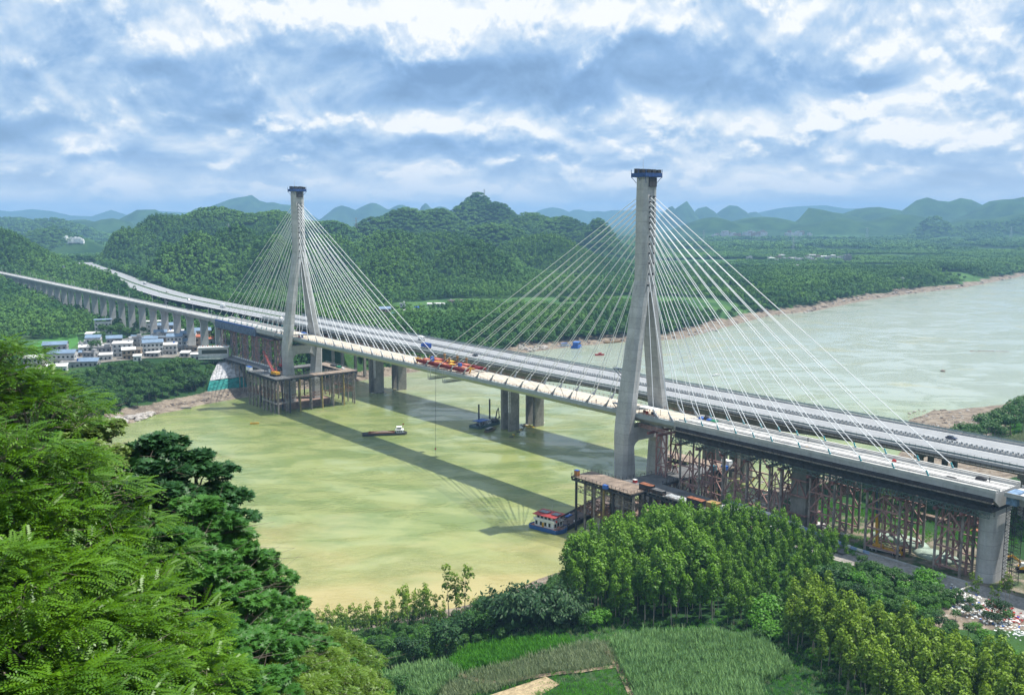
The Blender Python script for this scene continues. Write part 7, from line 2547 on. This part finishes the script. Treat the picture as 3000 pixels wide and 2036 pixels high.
# sheeted mounds by the falsework and yard clutter
for k, (px, py, w_, d_, h_, lb) in enumerate(((2655, 1590, 9, 5, 2.2, 'green-white sheeted earth mound below the falsework behind the crane truck'), (2745, 1632, 9, 5, 2.0, 'green-white sheeted earth mound beside the end pier'), (2600, 1575, 7, 3.5, 1.6, 'low sheeted mound left of the crane truck boom'))):
    x, y, z = gz(px, py)
    mm = MB()
    mm.loft([[(math.cos(a) * w_ * f, math.sin(a) * d_ * f, hh + .12 * math.sin(3 * a + f * 9)) for a in np.linspace(0, 2 * math.pi, 14)[:-1]] for f, hh in ((1, -.3), (.8, h_ * .5), (.5, h_ * .85), (.12, h_))])
    o = mm.obj('earth_mound', M('pale_green_sheet', (0.30, 0.38, 0.31), .8, var=.2, scale=.5), None, True)
    o.location = (x, y, z); o.rotation_euler = (0, 0, TH)
    tag(o, lb, 'mound')
for k, (px, py, d, mt, lb) in enumerate(((2860, 1545, (7, 4, 2.6), m_rustroof, 'upper rusty orange steel sheet stack behind the end pier'), (2870, 1565, (6, 3, 1.6), m_rustroof, 'lower rusty orange steel sheet stack behind the end pier'), (2725, 1525, (16, 3, 2.2), M('brown_brick', (0.17, 0.12, 0.09), .9, var=.3), 'long brown low shed wall behind the falsework'),
                                         (2462, 1565, (6, 3, .8), m_conc_w, 'pale concrete footing block by the five-legged falsework'), (2405, 1540, (6, 5, .7), m_conc_w, 'pale concrete footing under the square pier'))):
    x, y, z = gz(px, py)
    th = world_thing('steel_stack' if 'stack' in lb else 'low_block', lb, 'stack' if 'stack' in lb else 'block', x, y, z, TH)
    for j in range(4):
        mm = MB(); mm.box((.2 * (-1) ** j, .15 * j, d[2] * (j + .5) / 4), (d[0] * (1 - .06 * j), d[1] * (1 - .05 * j), d[2] / 4 * .96)); mm.obj('layer', mt, th)
# gravel road
X0 = [(-104, 13), (-104, 21), (-125, 21.5), (-150, 22), (-172, 25), (-200, 27), (-200, 12), (-178, 10), (-150, 11.5), (-125, 12.5)]
mm = MB()
grid = []
for s in np.arange(-96, -240, -3.0):
    for t in np.arange(9, 27, 2.0):
        x, y = W(s, t)
        grid.append((x, y))
grid = np.array(grid)
gzs = terrain(grid[:, 0], grid[:, 1]) + .10
nt_ = len(np.arange(9, 27, 2.0)); ns_ = len(np.arange(-96, -240, -3.0))
mm.add(np.column_stack([grid, gzs]), [(i * nt_ + j, i * nt_ + j + 1, (i + 1) * nt_ + j + 1, (i + 1) * nt_ + j) for i in range(ns_ - 1) for j in range(nt_ - 1)])
gr = mm.obj('gravel_road', M('pale_gravel', (0.31, 0.29, 0.265), .95, var=.28, scale=.18, bump=.3)); gr['kind'] = 'structure'
kb = bridge_thing('kerb_wall', 'low concrete kerb between the gravel road and the falsework mounds', 'kerb', None, -128, 10.4, 19.6)
for k in range(14):
    mm = MB(); mm.box((20 - k * 3.1, 0, .25), (3.0, .4, .6)); mm.obj('kerb_block', m_conc, kb)
# rubble heap of white and red scraps
cx, cy_, cz = gz(2850, 1770)
rng = np.random.default_rng(5)
rub = {'w': [], 'r': [], 'b': []}
for k in range(520):
    px, py = rng.uniform(2785, 3000), 0
    py = 1735 + (px - 2785) * .42 + rng.uniform(-22, 46)
    rub['r' if px > 2880 and rng.random() < .55 and py < 1735 + (px - 2785) * .42 + 14 else ('b' if rng.random() < .06 else 'w')].append((px, py))
for key, nm, mt, lb in (('w', 'rubble', m_white, None), ('r', 'red_debris', m_red, None), ('b', 'blue_debris', m_blue, None)):
    mm = MB()
    for (x, y, z) in hits(rub[key]):
        d = rng.uniform(.2, .8, 3) * np.array((1, 1, .5))
        mm.box((x + rng.normal() * 1.1, y + rng.normal() * 1.6, z + d[2] * .4), d, rng.random() * 3)
    o = mm.obj(nm, mt); o['kind'] = 'stuff'

# ------------------------------------------------------------------ rocks along the banks
rock_m = M('pale_rock', (0.36, 0.33, 0.30), .9, var=.3, scale=.5)
rock_d = M('brown_rock', (0.17, 0.14, 0.12), .95, var=.35, scale=.4)


def rock_mesh(seed, mat):
    rng = np.random.default_rng(seed)
    me = bpy.data.meshes.new('rock')
    import bmesh
    bm = bmesh.new(); bmesh.ops.create_icosphere(bm, subdivisions=2, radius=1)
    for v in bm.verts:
        f = .7 + .5 * rng.random()
        v.co = Vector((v.co.x * f * 1.3, v.co.y * f, v.co.z * f * .6))
    bm.to_mesh(me); bm.free()
    me.materials.append(mat)
    return me


rocks_p = [rock_mesh(k, rock_m) for k in range(4)]
rocks_d = [rock_mesh(10 + k, rock_d) for k in range(3)]


def rocks(label, grp, pts, sizes, meshes):
    for k, (x, y, z) in enumerate(hits(pts)):
        sc = random.uniform(*sizes)
        o = link('rock', random.choice(meshes), None, (x, y, z + .15 * sc), random.random() * 6, (sc, sc * random.uniform(.7, 1.2), sc * random.uniform(.7, 1.2)))
        tag(o, label, 'rock', grp)


def along(line, n, jy, jx=6):
    L = np.array(line, float)
    t = np.linspace(0, len(L) - 1.001, n) + RNG.uniform(-.2, .2, n)
    t = np.clip(t, 0, len(L) - 1.001)
    i = t.astype(int); f = (t - i)[:, None]
    P = L[i] * (1 - f) + L[i + 1] * f
    return [(a + RNG.uniform(-jx, jx), b + RNG.uniform(-jy, jy * .4)) for a, b in P]


rocks('pale boulder on the far bank below the cable fan', 'pale boulders on the far bank', along([(1522, 1018), (1545, 1030), (1575, 1020), (1605, 1020)], 34, 9), (1.0, 2.6), rocks_p)
rocks('pale boulder at the water edge right of the front tower', 'boulders right of the front tower', along([(2010, 985), (2050, 976), (2100, 968)], 26, 6), (.8, 1.9), rocks_p)
rocks('boulder along the upstream far bank', 'boulders of the upstream bank', along([(2360, 915), (2400, 905), (2460, 888), (2520, 876), (2600, 866), (2680, 857), (2780, 846), (2900, 824), (2990, 812)], 60, 5), (1.2, 3.2), rocks_p + rocks_d)
rocks('dark boulder on the far bank mud', 'dark boulders on the far bank', along([(1640, 1010), (1720, 1004), (1850, 998), (1950, 996), (2120, 958), (2240, 930), (2330, 916)], 50, 6), (.7, 1.8), rocks_d)
rocks('whitish boulder on the left bank below the village trees', 'whitish boulders on the left bank', along([(300, 1248), (330, 1238), (380, 1232), (420, 1224), (440, 1216)], 30, 8), (1.2, 3.4), rocks_p)
rocks('stone on the left bank mud under the teal netting', 'stones under the netting', along([(470, 1195), (560, 1180), (640, 1165), (720, 1152)], 36, 7), (.4, 1.1), rocks_d + rocks_p[:1])
rocks('rubble stone on the gravel bar behind the highway bridge', 'stones of the gravel bar', [(RNG.uniform(2660, 2870), RNG.uniform(1200, 1250)) for _ in range(70)], (.4, 1.1), rocks_p + rocks_d)
rocks('rubble stone on the bank under the falsework', 'stones under the falsework', [(RNG.uniform(2215, 2360), RNG.uniform(1370, 1480)) for _ in range(80)], (.4, 1.0), rocks_p + rocks_d[:1])
rocks('rock islet in the upstream river', 'rock islets', [(2762, 1088)], (2.0, 2.2), rocks_d)
isl = at(2880, 1029, 0)
for k in range(12):
    o = link('rock', random.choice(rocks_d), None, (isl[0] - 12 + k * 3.2, isl[1] + random.uniform(-2, 2), -.1), random.random() * 6, (random.uniform(1.6, 3), random.uniform(1, 1.8), .7))
    tag(o, 'low dark rock of the shoal far out in the upstream river', 'rock', 'shoal rocks')
# ------------------------------------------------------------------ houses
win_me = MB().box((0, 0, 0), (1.5, .12, 1.5)).mesh('window', m_glass)
door_me = MB().box((0, 0, 0), (1.3, .12, 2.3)).mesh('door', m_dark)
m_wall_w = M('white_plaster', (0.55, 0.55, 0.54), .85, var=.16, scale=.3, streak=.3)
m_wall_g = M('grey_render', (0.34, 0.34, 0.34), .9, var=.22, scale=.3, streak=.4)
m_wall_t = M('tan_brick', (0.36, 0.28, 0.21), .9, var=.2, scale=.4)
m_roof_b = M('blue_tin_roof', (0.165, 0.235, 0.325), .5, var=.12, scale=.4)
m_roof_w = M('white_tin_roof', (0.60, 0.59, 0.57), .6, var=.1, scale=.4)
m_roof_g = M('grey_flat_roof', (0.30, 0.29, 0.28), .9, var=.25, scale=.4)
m_roof_o = M('orange_tin_roof', (0.42, 0.14, 0.08), .6, var=.15)


def house(label, x, y, z, rz, wdt, dep, floors, roof, wall, group, windows=True, cat='house', fh=3.2):
    h = thing('house', label, cat, (x, y, z), rz, group)
    H = floors * fh
    mm = MB(); mm.b2(-wdt / 2, wdt / 2, -dep / 2, dep / 2, -1.5, H); mm.obj('wall', wall, h)
    for f in range(1, floors):
        mm = MB(); mm.b2(-wdt / 2 - .25, wdt / 2 + .25, -dep / 2 - .5, -dep / 2 + .003, f * fh - .15, f * fh + .1); mm.obj('floor_ledge', wall, h)
    if windows:
        n = max(2, int(wdt / 3.0))
        for f in range(floors):
            for i in range(n):
                xx = -wdt / 2 + (i + .5) * wdt / n
                if f == 0 and i == n // 2:
                    link('door', door_me, h, (xx, -dep / 2 - .03, 1.15))
                else:
                    link('window', win_me, h, (xx, -dep / 2 - .03, f * fh + 1.75))
            m = max(1, int(dep / 4))
            for i in range(m):
                for sx in (-1, 1):
                    o = link('window', win_me, h, (sx * (wdt / 2 + .03), -dep / 2 + (i + .5) * dep / m, f * fh + 1.75)); o.rotation_euler = (0, 0, math.pi / 2)
    kind, mt = roof
    mm = MB()
    if kind == 'gable':
        e, r = .6, min(dep, 9) * .22 + .4
        ring = lambda xx: [(xx, -dep / 2 - e, H + .45), (xx, 0, H + .45 + r), (xx, dep / 2 + e, H + .45), (xx, dep / 2 + e, H + .3), (xx, 0, H + .3 + r), (xx, -dep / 2 - e, H + .3)]
        mm.loft([ring(-wdt / 2 - e), ring(wdt / 2 + e)])
        mm.obj('roof', mt, h)
        mm = MB()
        for sx in (-1, 1):
            mm.loft([[(sx * (wdt / 2 - .2), -dep / 2, H), (sx * (wdt / 2 - .2), dep / 2, H), (sx * (wdt / 2 - .2), 0, H + r + .2)], [(sx * wdt / 2, -dep / 2, H), (sx * wdt / 2, dep / 2, H), (sx * wdt / 2, 0, H + r + .2)]])
        mm.obj('gable_wall', wall, h)
    elif kind == 'lean':
        mm.loft([[(-wdt / 2 - .5, -dep / 2 - .7, H + .3), (wdt / 2 + .5, -dep / 2 - .7, H + .3), (wdt / 2 + .5, dep / 2 + .4, H + 1.2), (-wdt / 2 - .5, dep / 2 + .4, H + 1.2)],
                 [(-wdt / 2 - .5, -dep / 2 - .7, H + .45), (wdt / 2 + .5, -dep / 2 - .7, H + .45), (wdt / 2 + .5, dep / 2 + .4, H + 1.35), (-wdt / 2 - .5, dep / 2 + .4, H + 1.35)]])
        mm.obj('roof', mt, h)
        mm = MB(); mm.b2(-wdt / 2, wdt / 2, dep / 2 - .3, dep / 2, H, H + 1.1); mm.obj('gable_wall', wall, h)
    elif kind == 'canopy':
        mm.b2(-wdt / 2 - .6, wdt / 2 + .6, -dep / 2 - .6, dep / 2 + .6, H + 2.6, H + 2.8); rf_ = mm.obj('roof', mt, h)
        for sx in (-1, 1):
            for sy in (-1, 1):
                rod_obj('roof_post', (sx * wdt * .46, sy * dep * .46, H), (sx * wdt * .46, sy * dep * .46, H + 2.6), .16, wall, h)
        mm = MB(); mm.b2(-wdt / 2, wdt / 2, -dep / 2, -dep / 2 + .2, H, H + 1); mm.b2(-wdt / 2, -wdt / 2 + .2, -dep / 2 + .21, dep / 2, H, H + 1); mm.obj('parapet_wall', wall, h)
    else:
        mm.b2(-wdt / 2 - .2, wdt / 2 + .2, -dep / 2 - .2, dep / 2 + .2, H + .001, H + .2); mm.obj('roof', mt, h)
        mm = MB()
        for a in (((-wdt / 2 - .2, wdt / 2 + .2), (-dep / 2 - .2, -dep / 2)), ((-wdt / 2 - .2, wdt / 2 + .2), (dep / 2, dep / 2 + .2)), ((-wdt / 2 - .2, -wdt / 2), (-dep / 2 + .01, dep / 2 - .01)), ((wdt / 2, wdt / 2 + .2), (-dep / 2 + .01, dep / 2 - .01))):
            mm.b2(*a[0], *a[1], H + .2, H + .9)
        mm.obj('parapet_wall', wall, h)
        if floors > 1:
            mm = MB(); mm.b2(wdt * .1, wdt * .42, -dep * .1, dep * .42, H + .2, H + 2.6); mm.obj('stair_hut', wall, h)
    if windows and kind == 'flat' or (windows and kind == 'lean' and floors > 1):
        mm = MB(); tx = wdt * .3 * (1 if len(label) % 2 else -1)
        mm.tube((tx, dep * .25, H + .3), (tx, dep * .25, H + 2.2), .75, .7, 8); mm.obj('water_tank', [m_galv, m_blue, m_white][len(label) % 3], h)
    if windows and floors > 1 and wdt > 7:
        for f in range(1, floors):
            mm = MB(); x0 = -wdt * .32 + (len(label) % 4) * .5
            mm.b2(x0, x0 + wdt * .5, -dep / 2 - 1.5, -dep / 2 - .51, f * fh - .15, f * fh)
            mm.b2(x0, x0 + wdt * .5, -dep / 2 - 1.5, -dep / 2 - 1.4, f * fh, f * fh + .95)
            mm.obj('balcony', wall, h)
    return h


BL, WL, GF, OR_ = ('gable', m_roof_b), ('lean', m_roof_w), ('flat', m_roof_g), ('gable', m_roof_o)
VH = [  # crop columns x0 x1, base row, floors, roof, wall, label
    (60, 240, 560, 2, WL, m_wall_w, 'white-roofed house half hidden by the bright fronds at the left'),
    (275, 500, 480, 3, BL, m_wall_g, 'three-storey grey house with a blue roof standing before the bright paddy'),
    (330, 590, 530, 2, BL, m_wall_w, 'white two-storey house with a blue roof in front of the three-storey grey one'),
    (280, 490, 610, 1, WL, m_white, 'low white shed lowest in the village, above the bank trees'),
    (450, 640, 565, 1, GF, m_wall_g, 'flat low grey house right of the white shed'),
    (650, 830, 550, 1, BL, m_wall_g, 'low house with a small blue gable at the village front'),
    (640, 800, 440, 2, WL, m_wall_w, 'house with a broad white lean-to roof beside the paddy'),
    (720, 860, 400, 3, BL, m_wall_w, 'tall narrow white house with a blue gable beside the paddy'),
    (800, 965, 445, 2, GF, m_wall_g, 'flat grey two-storey house in the village middle'),
    (810, 970, 215, 3, ('canopy', m_roof_b), m_wall_w, 'tall white house with an open roof terrace alone by the trees'),
    (710, 850, 250, 1, WL, m_white, 'long low white row house by the paddy path'),
    (930, 1075, 345, 2, BL, m_wall_g, 'dim house with a blue gable among trees'),
    (1000, 1185, 450, 3, WL, m_wall_w, 'three-storey house with a pale sheet roof in the village middle'),
    (1090, 1215, 475, 2, ('gable', m_roof_w), m_wall_t, 'tan house with a white gable near the village front'),
    (850, 970, 485, 1, WL, m_wall_w, 'low white-roofed shed in the village front row'),
    (1165, 1290, 345, 2, GF, m_wall_g, 'dull grey flat house right of the pale sheet roof'),
    (1280, 1450, 345, 2, ('lean', m_roof_b), m_wall_w, 'house under a broad pale blue lean-to roof'),
    (1310, 1505, 440, 3, BL, m_wall_w, 'big white three-storey house with blue gables at the village front'),
    (1505, 1655, 425, 2, ('lean', m_roof_w), m_wall_w, 'white house with a bright flat sheet roof next to the big blue-gabled one'),
    (1570, 1720, 370, 3, BL, m_wall_w, 'left half of the long white three-storey row with blue roofs'),
    (1715, 1860, 350, 3, BL, m_wall_w, 'right half of the long white three-storey row with blue roofs'),
    (1400, 1620, 215, 2, BL, m_wall_g, 'long dull house with a blue roof at the back of the village'),
    (1325, 1490, 195, 2, ('canopy', m_roof_w), m_wall_w, 'white house with a flat white roof terrace at the back beneath the viaduct'),
    (1430, 1550, 285, 2, BL, m_wall_g, 'small dull blue-roofed house in the village back row'),
    (1565, 1725, 275, 2, ('lean', m_roof_w), m_wall_w, 'house with a bright white roof in the back row'),
    (1850, 2010, 300, 3, BL, m_wall_t, 'tan three-storey house with blue gables beside the falsework'),
    (1860, 1960, 345, 2, OR_, m_wall_t, 'tan annex with an orange roof before the tan house'),
    (1955, 2080, 310, 1, OR_, m_wall_g, 'low shed with a bright orange roof behind the office'),
    (1205, 1280, 495, 1, WL, m_white, 'tiny white shed at the village front'),
    (150, 225, 560, 1, BL, m_wall_w, 'small blue-roofed shed by the white-roofed house at the left'),
    (1810, 1895, 480, 1, WL, m_wall_w, 'low pale hut left of the office building')]
vb = hits([(50 + (a + b) / 2 / 3.575, 920 + yb / 3.575) for a, b, yb, *_ in VH], 500)
for (a, b, yb, fl, rf, wl, lb), (x, y, z) in zip(VH, vb):
    wd = (b - a) / 3.575 / 2800 * y * 1.04
    rz = math.radians(random.choice((12, 18, 8, 15, 22)))
    house(lb, x, y + 4, z, rz, max(4.5, wd), min(9.5, max(4.5, wd * .75)), fl, rf, wl, None, fh=3.6 + .35 * (len(lb) % 3))
INF = [(95, 1075, 2, WL), (165, 1062, 1, GF), (215, 1046, 1, BL), (262, 1058, 2, GF), (292, 1040, 2, WL), (318, 1028, 1, GF), (352, 1046, 1, WL), (372, 1020, 2, GF), (398, 1036, 1, ('flat', m_roof_w)), (425, 1012, 2, BL), (455, 1002, 2, GF), (482, 1010, 2, WL), (508, 1030, 1, GF), (530, 1022, 2, BL), (556, 1030, 1, GF), (446, 1046, 1, WL), (240, 1030, 2, GF), (395, 1000, 1, BL), (540, 1046, 1, WL)]
for k, ((px, py, fl, rf), (x, y, z)) in enumerate(zip(INF, hits([(q[0], q[1]) for q in INF], 500))):
    house(['plain grey infill house squeezed', 'small pale house squeezed'][k % 2] + ' between the bigger village houses', x, y + 3, z, math.radians(random.choice((5, 14, 22, -6))), random.uniform(7, 12), random.uniform(6, 8.5), fl, rf, [m_wall_g, m_wall_w, m_wall_t][k % 3], 'small infill houses of the village')
# trodden yards between the village houses
pix = [(62, 1088), (140, 1080), (240, 1066), (330, 1060), (430, 1050), (560, 1048), (600, 1020), (585, 985), (500, 975), (400, 985), (330, 1000), (240, 1020), (150, 1045), (80, 1062)]
P = hits(pix, 500)
c0 = np.mean(np.array(P), 0)
mm = MB()
ring = []
for a_, b_ in zip(P, P[1:] + P[:1]):
    for k in range(5):
        ring.append((a_[0] + (b_[0] - a_[0]) * k / 5, a_[1] + (b_[1] - a_[1]) * k / 5))
vs = [(c0[0], c0[1])]
for f in (.3, .6, .85, 1.0):
    vs += [(c0[0] + (x - c0[0]) * f, c0[1] + (y - c0[1]) * f) for x, y in ring]
va = np.array(vs); m_ = len(ring)
fs = [(0, 1 + i, 1 + (i + 1) % m_) for i in range(m_)]
for r_i in range(3):
    o_ = 1 + r_i * m_
    fs += [(o_ + i, o_ + m_ + i, o_ + m_ + (i + 1) % m_, o_ + (i + 1) % m_) for i in range(m_)]
mm.add(np.column_stack([va, terrain(va[:, 0], va[:, 1]) + .35]), fs)
yd = mm.obj('village_yard', M('trodden_earth', (0.20, 0.185, 0.16), .95, var=.35, scale=.12)); yd['kind'] = 'structure'
# pale office block on posts beside the trestle
ox, oy, oz = hits([(628, 1062)], 500)[0]
of = thing('site_office', 'pale flat-roofed office block with a dark glass band, standing on posts beside the trestle', 'office', (ox, oy, oz), math.radians(12))
mm = MB(); mm.b2(-11, 11, -5, 5, 4, 12.0); mm.obj('wall', m_wall_w, of)
mm = MB(); mm.b2(-8.5, 10.2, -5.1, -5.0, 7.6, 10.6); mm.obj('glass_band', m_glass, of)
mm = MB(); mm.b2(-11.6, 11.6, -5.6, 5.6, 12.0, 12.5); mm.obj('roof', m_roof_w, of)
for k in range(7):
    rod_obj('post', (-10.5 + k * 3.5, -4.8, -6), (-10.5 + k * 3.5, -4.8, 4), .25, m_conc_d, of)
for k in range(7):
    mm = MB(); mm.b2(-11 + k * 3.3, -10.85 + k * 3.3, -7.6, -7.5, 4, 6.6); mm.obj('balcony_post', m_dark, of)
mm = MB(); mm.b2(-11, 9.2, -7.6, -5.02, 3.7, 4.0); mm.b2(-11, 9.2, -7.62, -7.6, 4.2, 6.2); mm.obj('balcony', M('pale_green_panel', (0.45, 0.50, 0.46), .7), of)
for k in range(12):
    mm = MB(); mm.box((-10 + k * 1.8, 1.5, 12.9), (.8, .8, .8)); mm.obj('roof_unit', m_roof_o if k % 2 else m_galv, of)
railing(of, 'roof_railing', [(-11, -5, 12.5), (11, -5, 12.5)], 1.0, m_galv, 1.5, .06)

MID = [(1080, 950, 17, 10, 2, GF, m_wall_w, 'white flat-roofed house beside the highway, half behind the stay cables'), (1128, 930, 12, 9, 3, BL, m_wall_t, 'tan house with a blue roof above the highway'), (1152, 942, 7, 6, 1, ('lean', m_roof_w), m_wall_w, 'small white-roofed hut beside the highway houses'),
       (1157, 930, 8, 6, 1, ('gable', m_blue), m_wall_w, 'small house with a bright blue roof by the lane'), (1180, 914, 6, 7, 3, GF, m_wall_w, 'narrow unfinished white house with open windows'), (1204, 918, 16, 9, 1, ('lean', m_roof_w), m_wall_g, 'grey shed with a pale roof right of the unfinished house'),
       (1226, 910, 9, 7, 1, ('gable', m_blue), m_wall_w, 'low shed with a vivid blue roof among the fields'), (1278, 898, 22, 5, 1, ('lean', m_roof_w), m_wall_w, 'long low white shed in the green fields'), (1335, 888, 20, 10, 1, GF, M('pink_plaster', (0.36, 0.24, 0.22), .9), 'pinkish flat house at the field edge'),
       (1054, 948, 9, 6, 1, ('gable', m_blue), m_wall_g, 'blue sheeted shelter left of the white highway house'), (168, 790, 22, 9, 1, ('gable', m_roof_b), m_wall_g, 'blue-roofed shed on the wooded slope at the left')]
for (px, py, wd, dp, fl, rf, wl, lb), (x, y, z) in zip(MID, hits([(m[0], m[1]) for m in MID], 500)):
    house(lb, x, y, z, math.radians(random.uniform(-8, 20)), wd, dp, fl, rf, wl, None)
# village on the plain
rng = np.random.default_rng(9)
PV = [(2252 + k * 7.6 + rng.uniform(-3, 3), 764 + rng.uniform(-7, 7)) for k in range(29)]
for k, (x, y, z) in enumerate(hits(PV, 500)):
    house('pale house in the crowded village on the plain across the river', x, y, z, rng.uniform(-.3, .6), rng.uniform(10, 17), rng.uniform(8, 11), int(rng.integers(2, 4)), [GF, WL, GF, ('flat', m_roof_w)][k % 4], [m_wall_w, m_wall_w, m_wall_g, m_wall_w, m_wall_t][k % 5], 'houses of the plain village', k % 2 == 0)
for px, py, wd, dp, fl, rf, wl, lb in ((2482, 772, 15, 12, 6, GF, m_wall_g, 'tall grey tower house standing apart at the right end of the plain village'), (2330, 788, 26, 10, 2, ('flat', m_roof_w), m_wall_w, 'blue-white long building in front of the plain village'), (2305, 790, 20, 8, 1, ('gable', m_blue), m_wall_w, 'low blue-roofed shed left of the long building'),
                                       (2212, 794, 24, 8, 1, OR_, m_wall_w, 'low shed with an orange roof in the fields left of the plain village'), (2195, 760, 14, 8, 2, GF, m_wall_w, 'lone pale house left of the plain village'), (2642, 832, 6, 5, 3, GF, m_white, 'small white pump tower on the far bank')):
    x, y, z = hits([(px, py)], 500)[0]
    house(lb, x, y, z, .2, wd, dp, fl, rf, wl, None)
TOWN = [(rng.uniform(2075, 2245), rng.uniform(684, 699)) for k in range(46)] + [(rng.uniform(2298, 2375), rng.uniform(688, 697)) for k in range(18)]
for k, (x, y, z) in enumerate(hits(TOWN, 500)):
    house('tiny pale house of the hazy town at the foot of the far hills', x, y, z, rng.uniform(-.3, .6), rng.uniform(14, 24), rng.uniform(10, 14), int(rng.integers(3, 7)), GF, [m_wall_w, m_wall_w, m_wall_t][k % 3], 'houses of the hazy town', False)
VALL = [(rng.uniform(188, 262), rng.uniform(702, 714)) for k in range(13)]
for k, (x, y, z) in enumerate(hits(VALL, 500)):
    house('white house of the hamlet in the left valley', x, y, z, rng.uniform(-.3, .6), rng.uniform(10, 20), rng.uniform(8, 12), int(rng.integers(1, 4)), ('flat', m_roof_w), m_white, 'houses of the left valley hamlet', False)
# quarry scar on the far hill foot
qx, qy, qz = hits([(2078, 655)], 500)[0]

# paddy fields left
for nm, pix, mt in (('paddy_field', [(95, 1012), (135, 990), (225, 980), (232, 1005), (200, 1030), (120, 1040)], M('paddy_green', (0.05, 0.17, 0.025), .9, var=.15)), ('paddy_field', [(55, 985), (130, 972), (250, 966), (255, 972), (140, 984), (60, 998)], M('field_green', (0.05, 0.10, 0.035), .9, var=.2))):
    P = hits(pix, 500)
    c = np.mean(np.array(P), 0)
    mm = MB()
    n = 12
    vs = [(c[0], c[1], float(terrain(np.array([c[0]]), np.array([c[1]]))[0]) + .3)]
    ring = []
    for a, b in zip(P, P[1:] + P[:1]):
        for k in range(4):
            x, y = a[0] + (b[0] - a[0]) * k / 4, a[1] + (b[1] - a[1]) * k / 4
            ring.append((x, y))
    rings_ = []
    for f in (.5, 1.0):
        for x, y in ring:
            xx, yy = c[0] + (x - c[0]) * f, c[1] + (y - c[1]) * f
            vs.append((xx, yy, float(terrain(np.array([xx]), np.array([yy]))[0]) + .3))
    m_ = len(ring)
    fs = [(0, 1 + i, 1 + (i + 1) % m_) for i in range(m_)] + [(1 + i, 1 + m_ + i, 1 + m_ + (i + 1) % m_, 1 + (i + 1) % m_) for i in range(m_)]
    mm.add(vs, fs)
    o = mm.obj(nm, mt); o['kind'] = 'structure'

# workers
def person(label, s, t, z, vest, lean=0.0):
    p = bridge_thing('person', label, 'person', 'workers on the bridge deck', s, t, z)
    me = bpy.data.meshes.new('body')
    vs = [(0, 0, .95), (0, 0, 1.15), (0, 0, 1.42), (0, 0, 1.52), (0, 0, 1.66), (.0, .11, .92), (.05, .12, .5), (.0, .12, .06), (.12, .12, .03), (0, -.11, .92), (-.05, -.12, .5), (-.03, -.12, .06), (.09, -.12, .03), (0, .2, 1.4), (.05, .27, 1.12), (.16, .26, .9), (0, -.2, 1.4), (.04, -.27, 1.12), (.14, -.26, .9)]
    ed = [(0, 1), (1, 2), (2, 3), (3, 4), (0, 5), (5, 6), (6, 7), (7, 8), (0, 9), (9, 10), (10, 11), (11, 12), (2, 13), (13, 14), (14, 15), (2, 16), (16, 17), (17, 18)]
    me.from_pydata(vs, ed, [])
    o = link('body', me, p)
    sk = o.modifiers.new('skin', 'SKIN')
    rad = [.15, .15, .16, .06, .11, .09, .07, .05, .05, .09, .07, .05, .05, .07, .05, .04, .07, .05, .04]
    for v, r in zip(me.skin_vertices[0].data, rad):
        v.radius = (r, r)
    me.skin_vertices[0].data[0].use_root = True
    o.modifiers.new('sub', 'SUBSURF').levels = 1
    me.materials.append(vest)
    mm = MB(); mm.tube((0, 0, 1.70), (0, 0, 1.80), .14, .08, 8); mm.obj('helmet', m_yel, p)


m_cloth_d = M('dark_work_clothes', (0.03, 0.035, 0.05), .9)
m_cloth_o = M('orange_vest', (0.5, 0.12, 0.03), .8)
person('worker in dark clothes standing on the concrete deck by the far parapet', -81, -4.2, 49.47, m_cloth_d)
person('worker in dark clothes beside the machine near the deck end', -149, -2.6, 49.47, m_cloth_d)
person('worker in an orange vest under the front tower canopy', -7.5, 3.2, 49.5, m_cloth_o)
person('worker in dark clothes at the near railing left of the front tower', 23, 5.8, 49.5, m_cloth_d)
person('worker in an orange vest beyond the lifting gantry', 186, 5.0, 49.5, m_cloth_o)
person('worker in dark clothes on the far platform', 343, 22, 24.05, m_cloth_d)
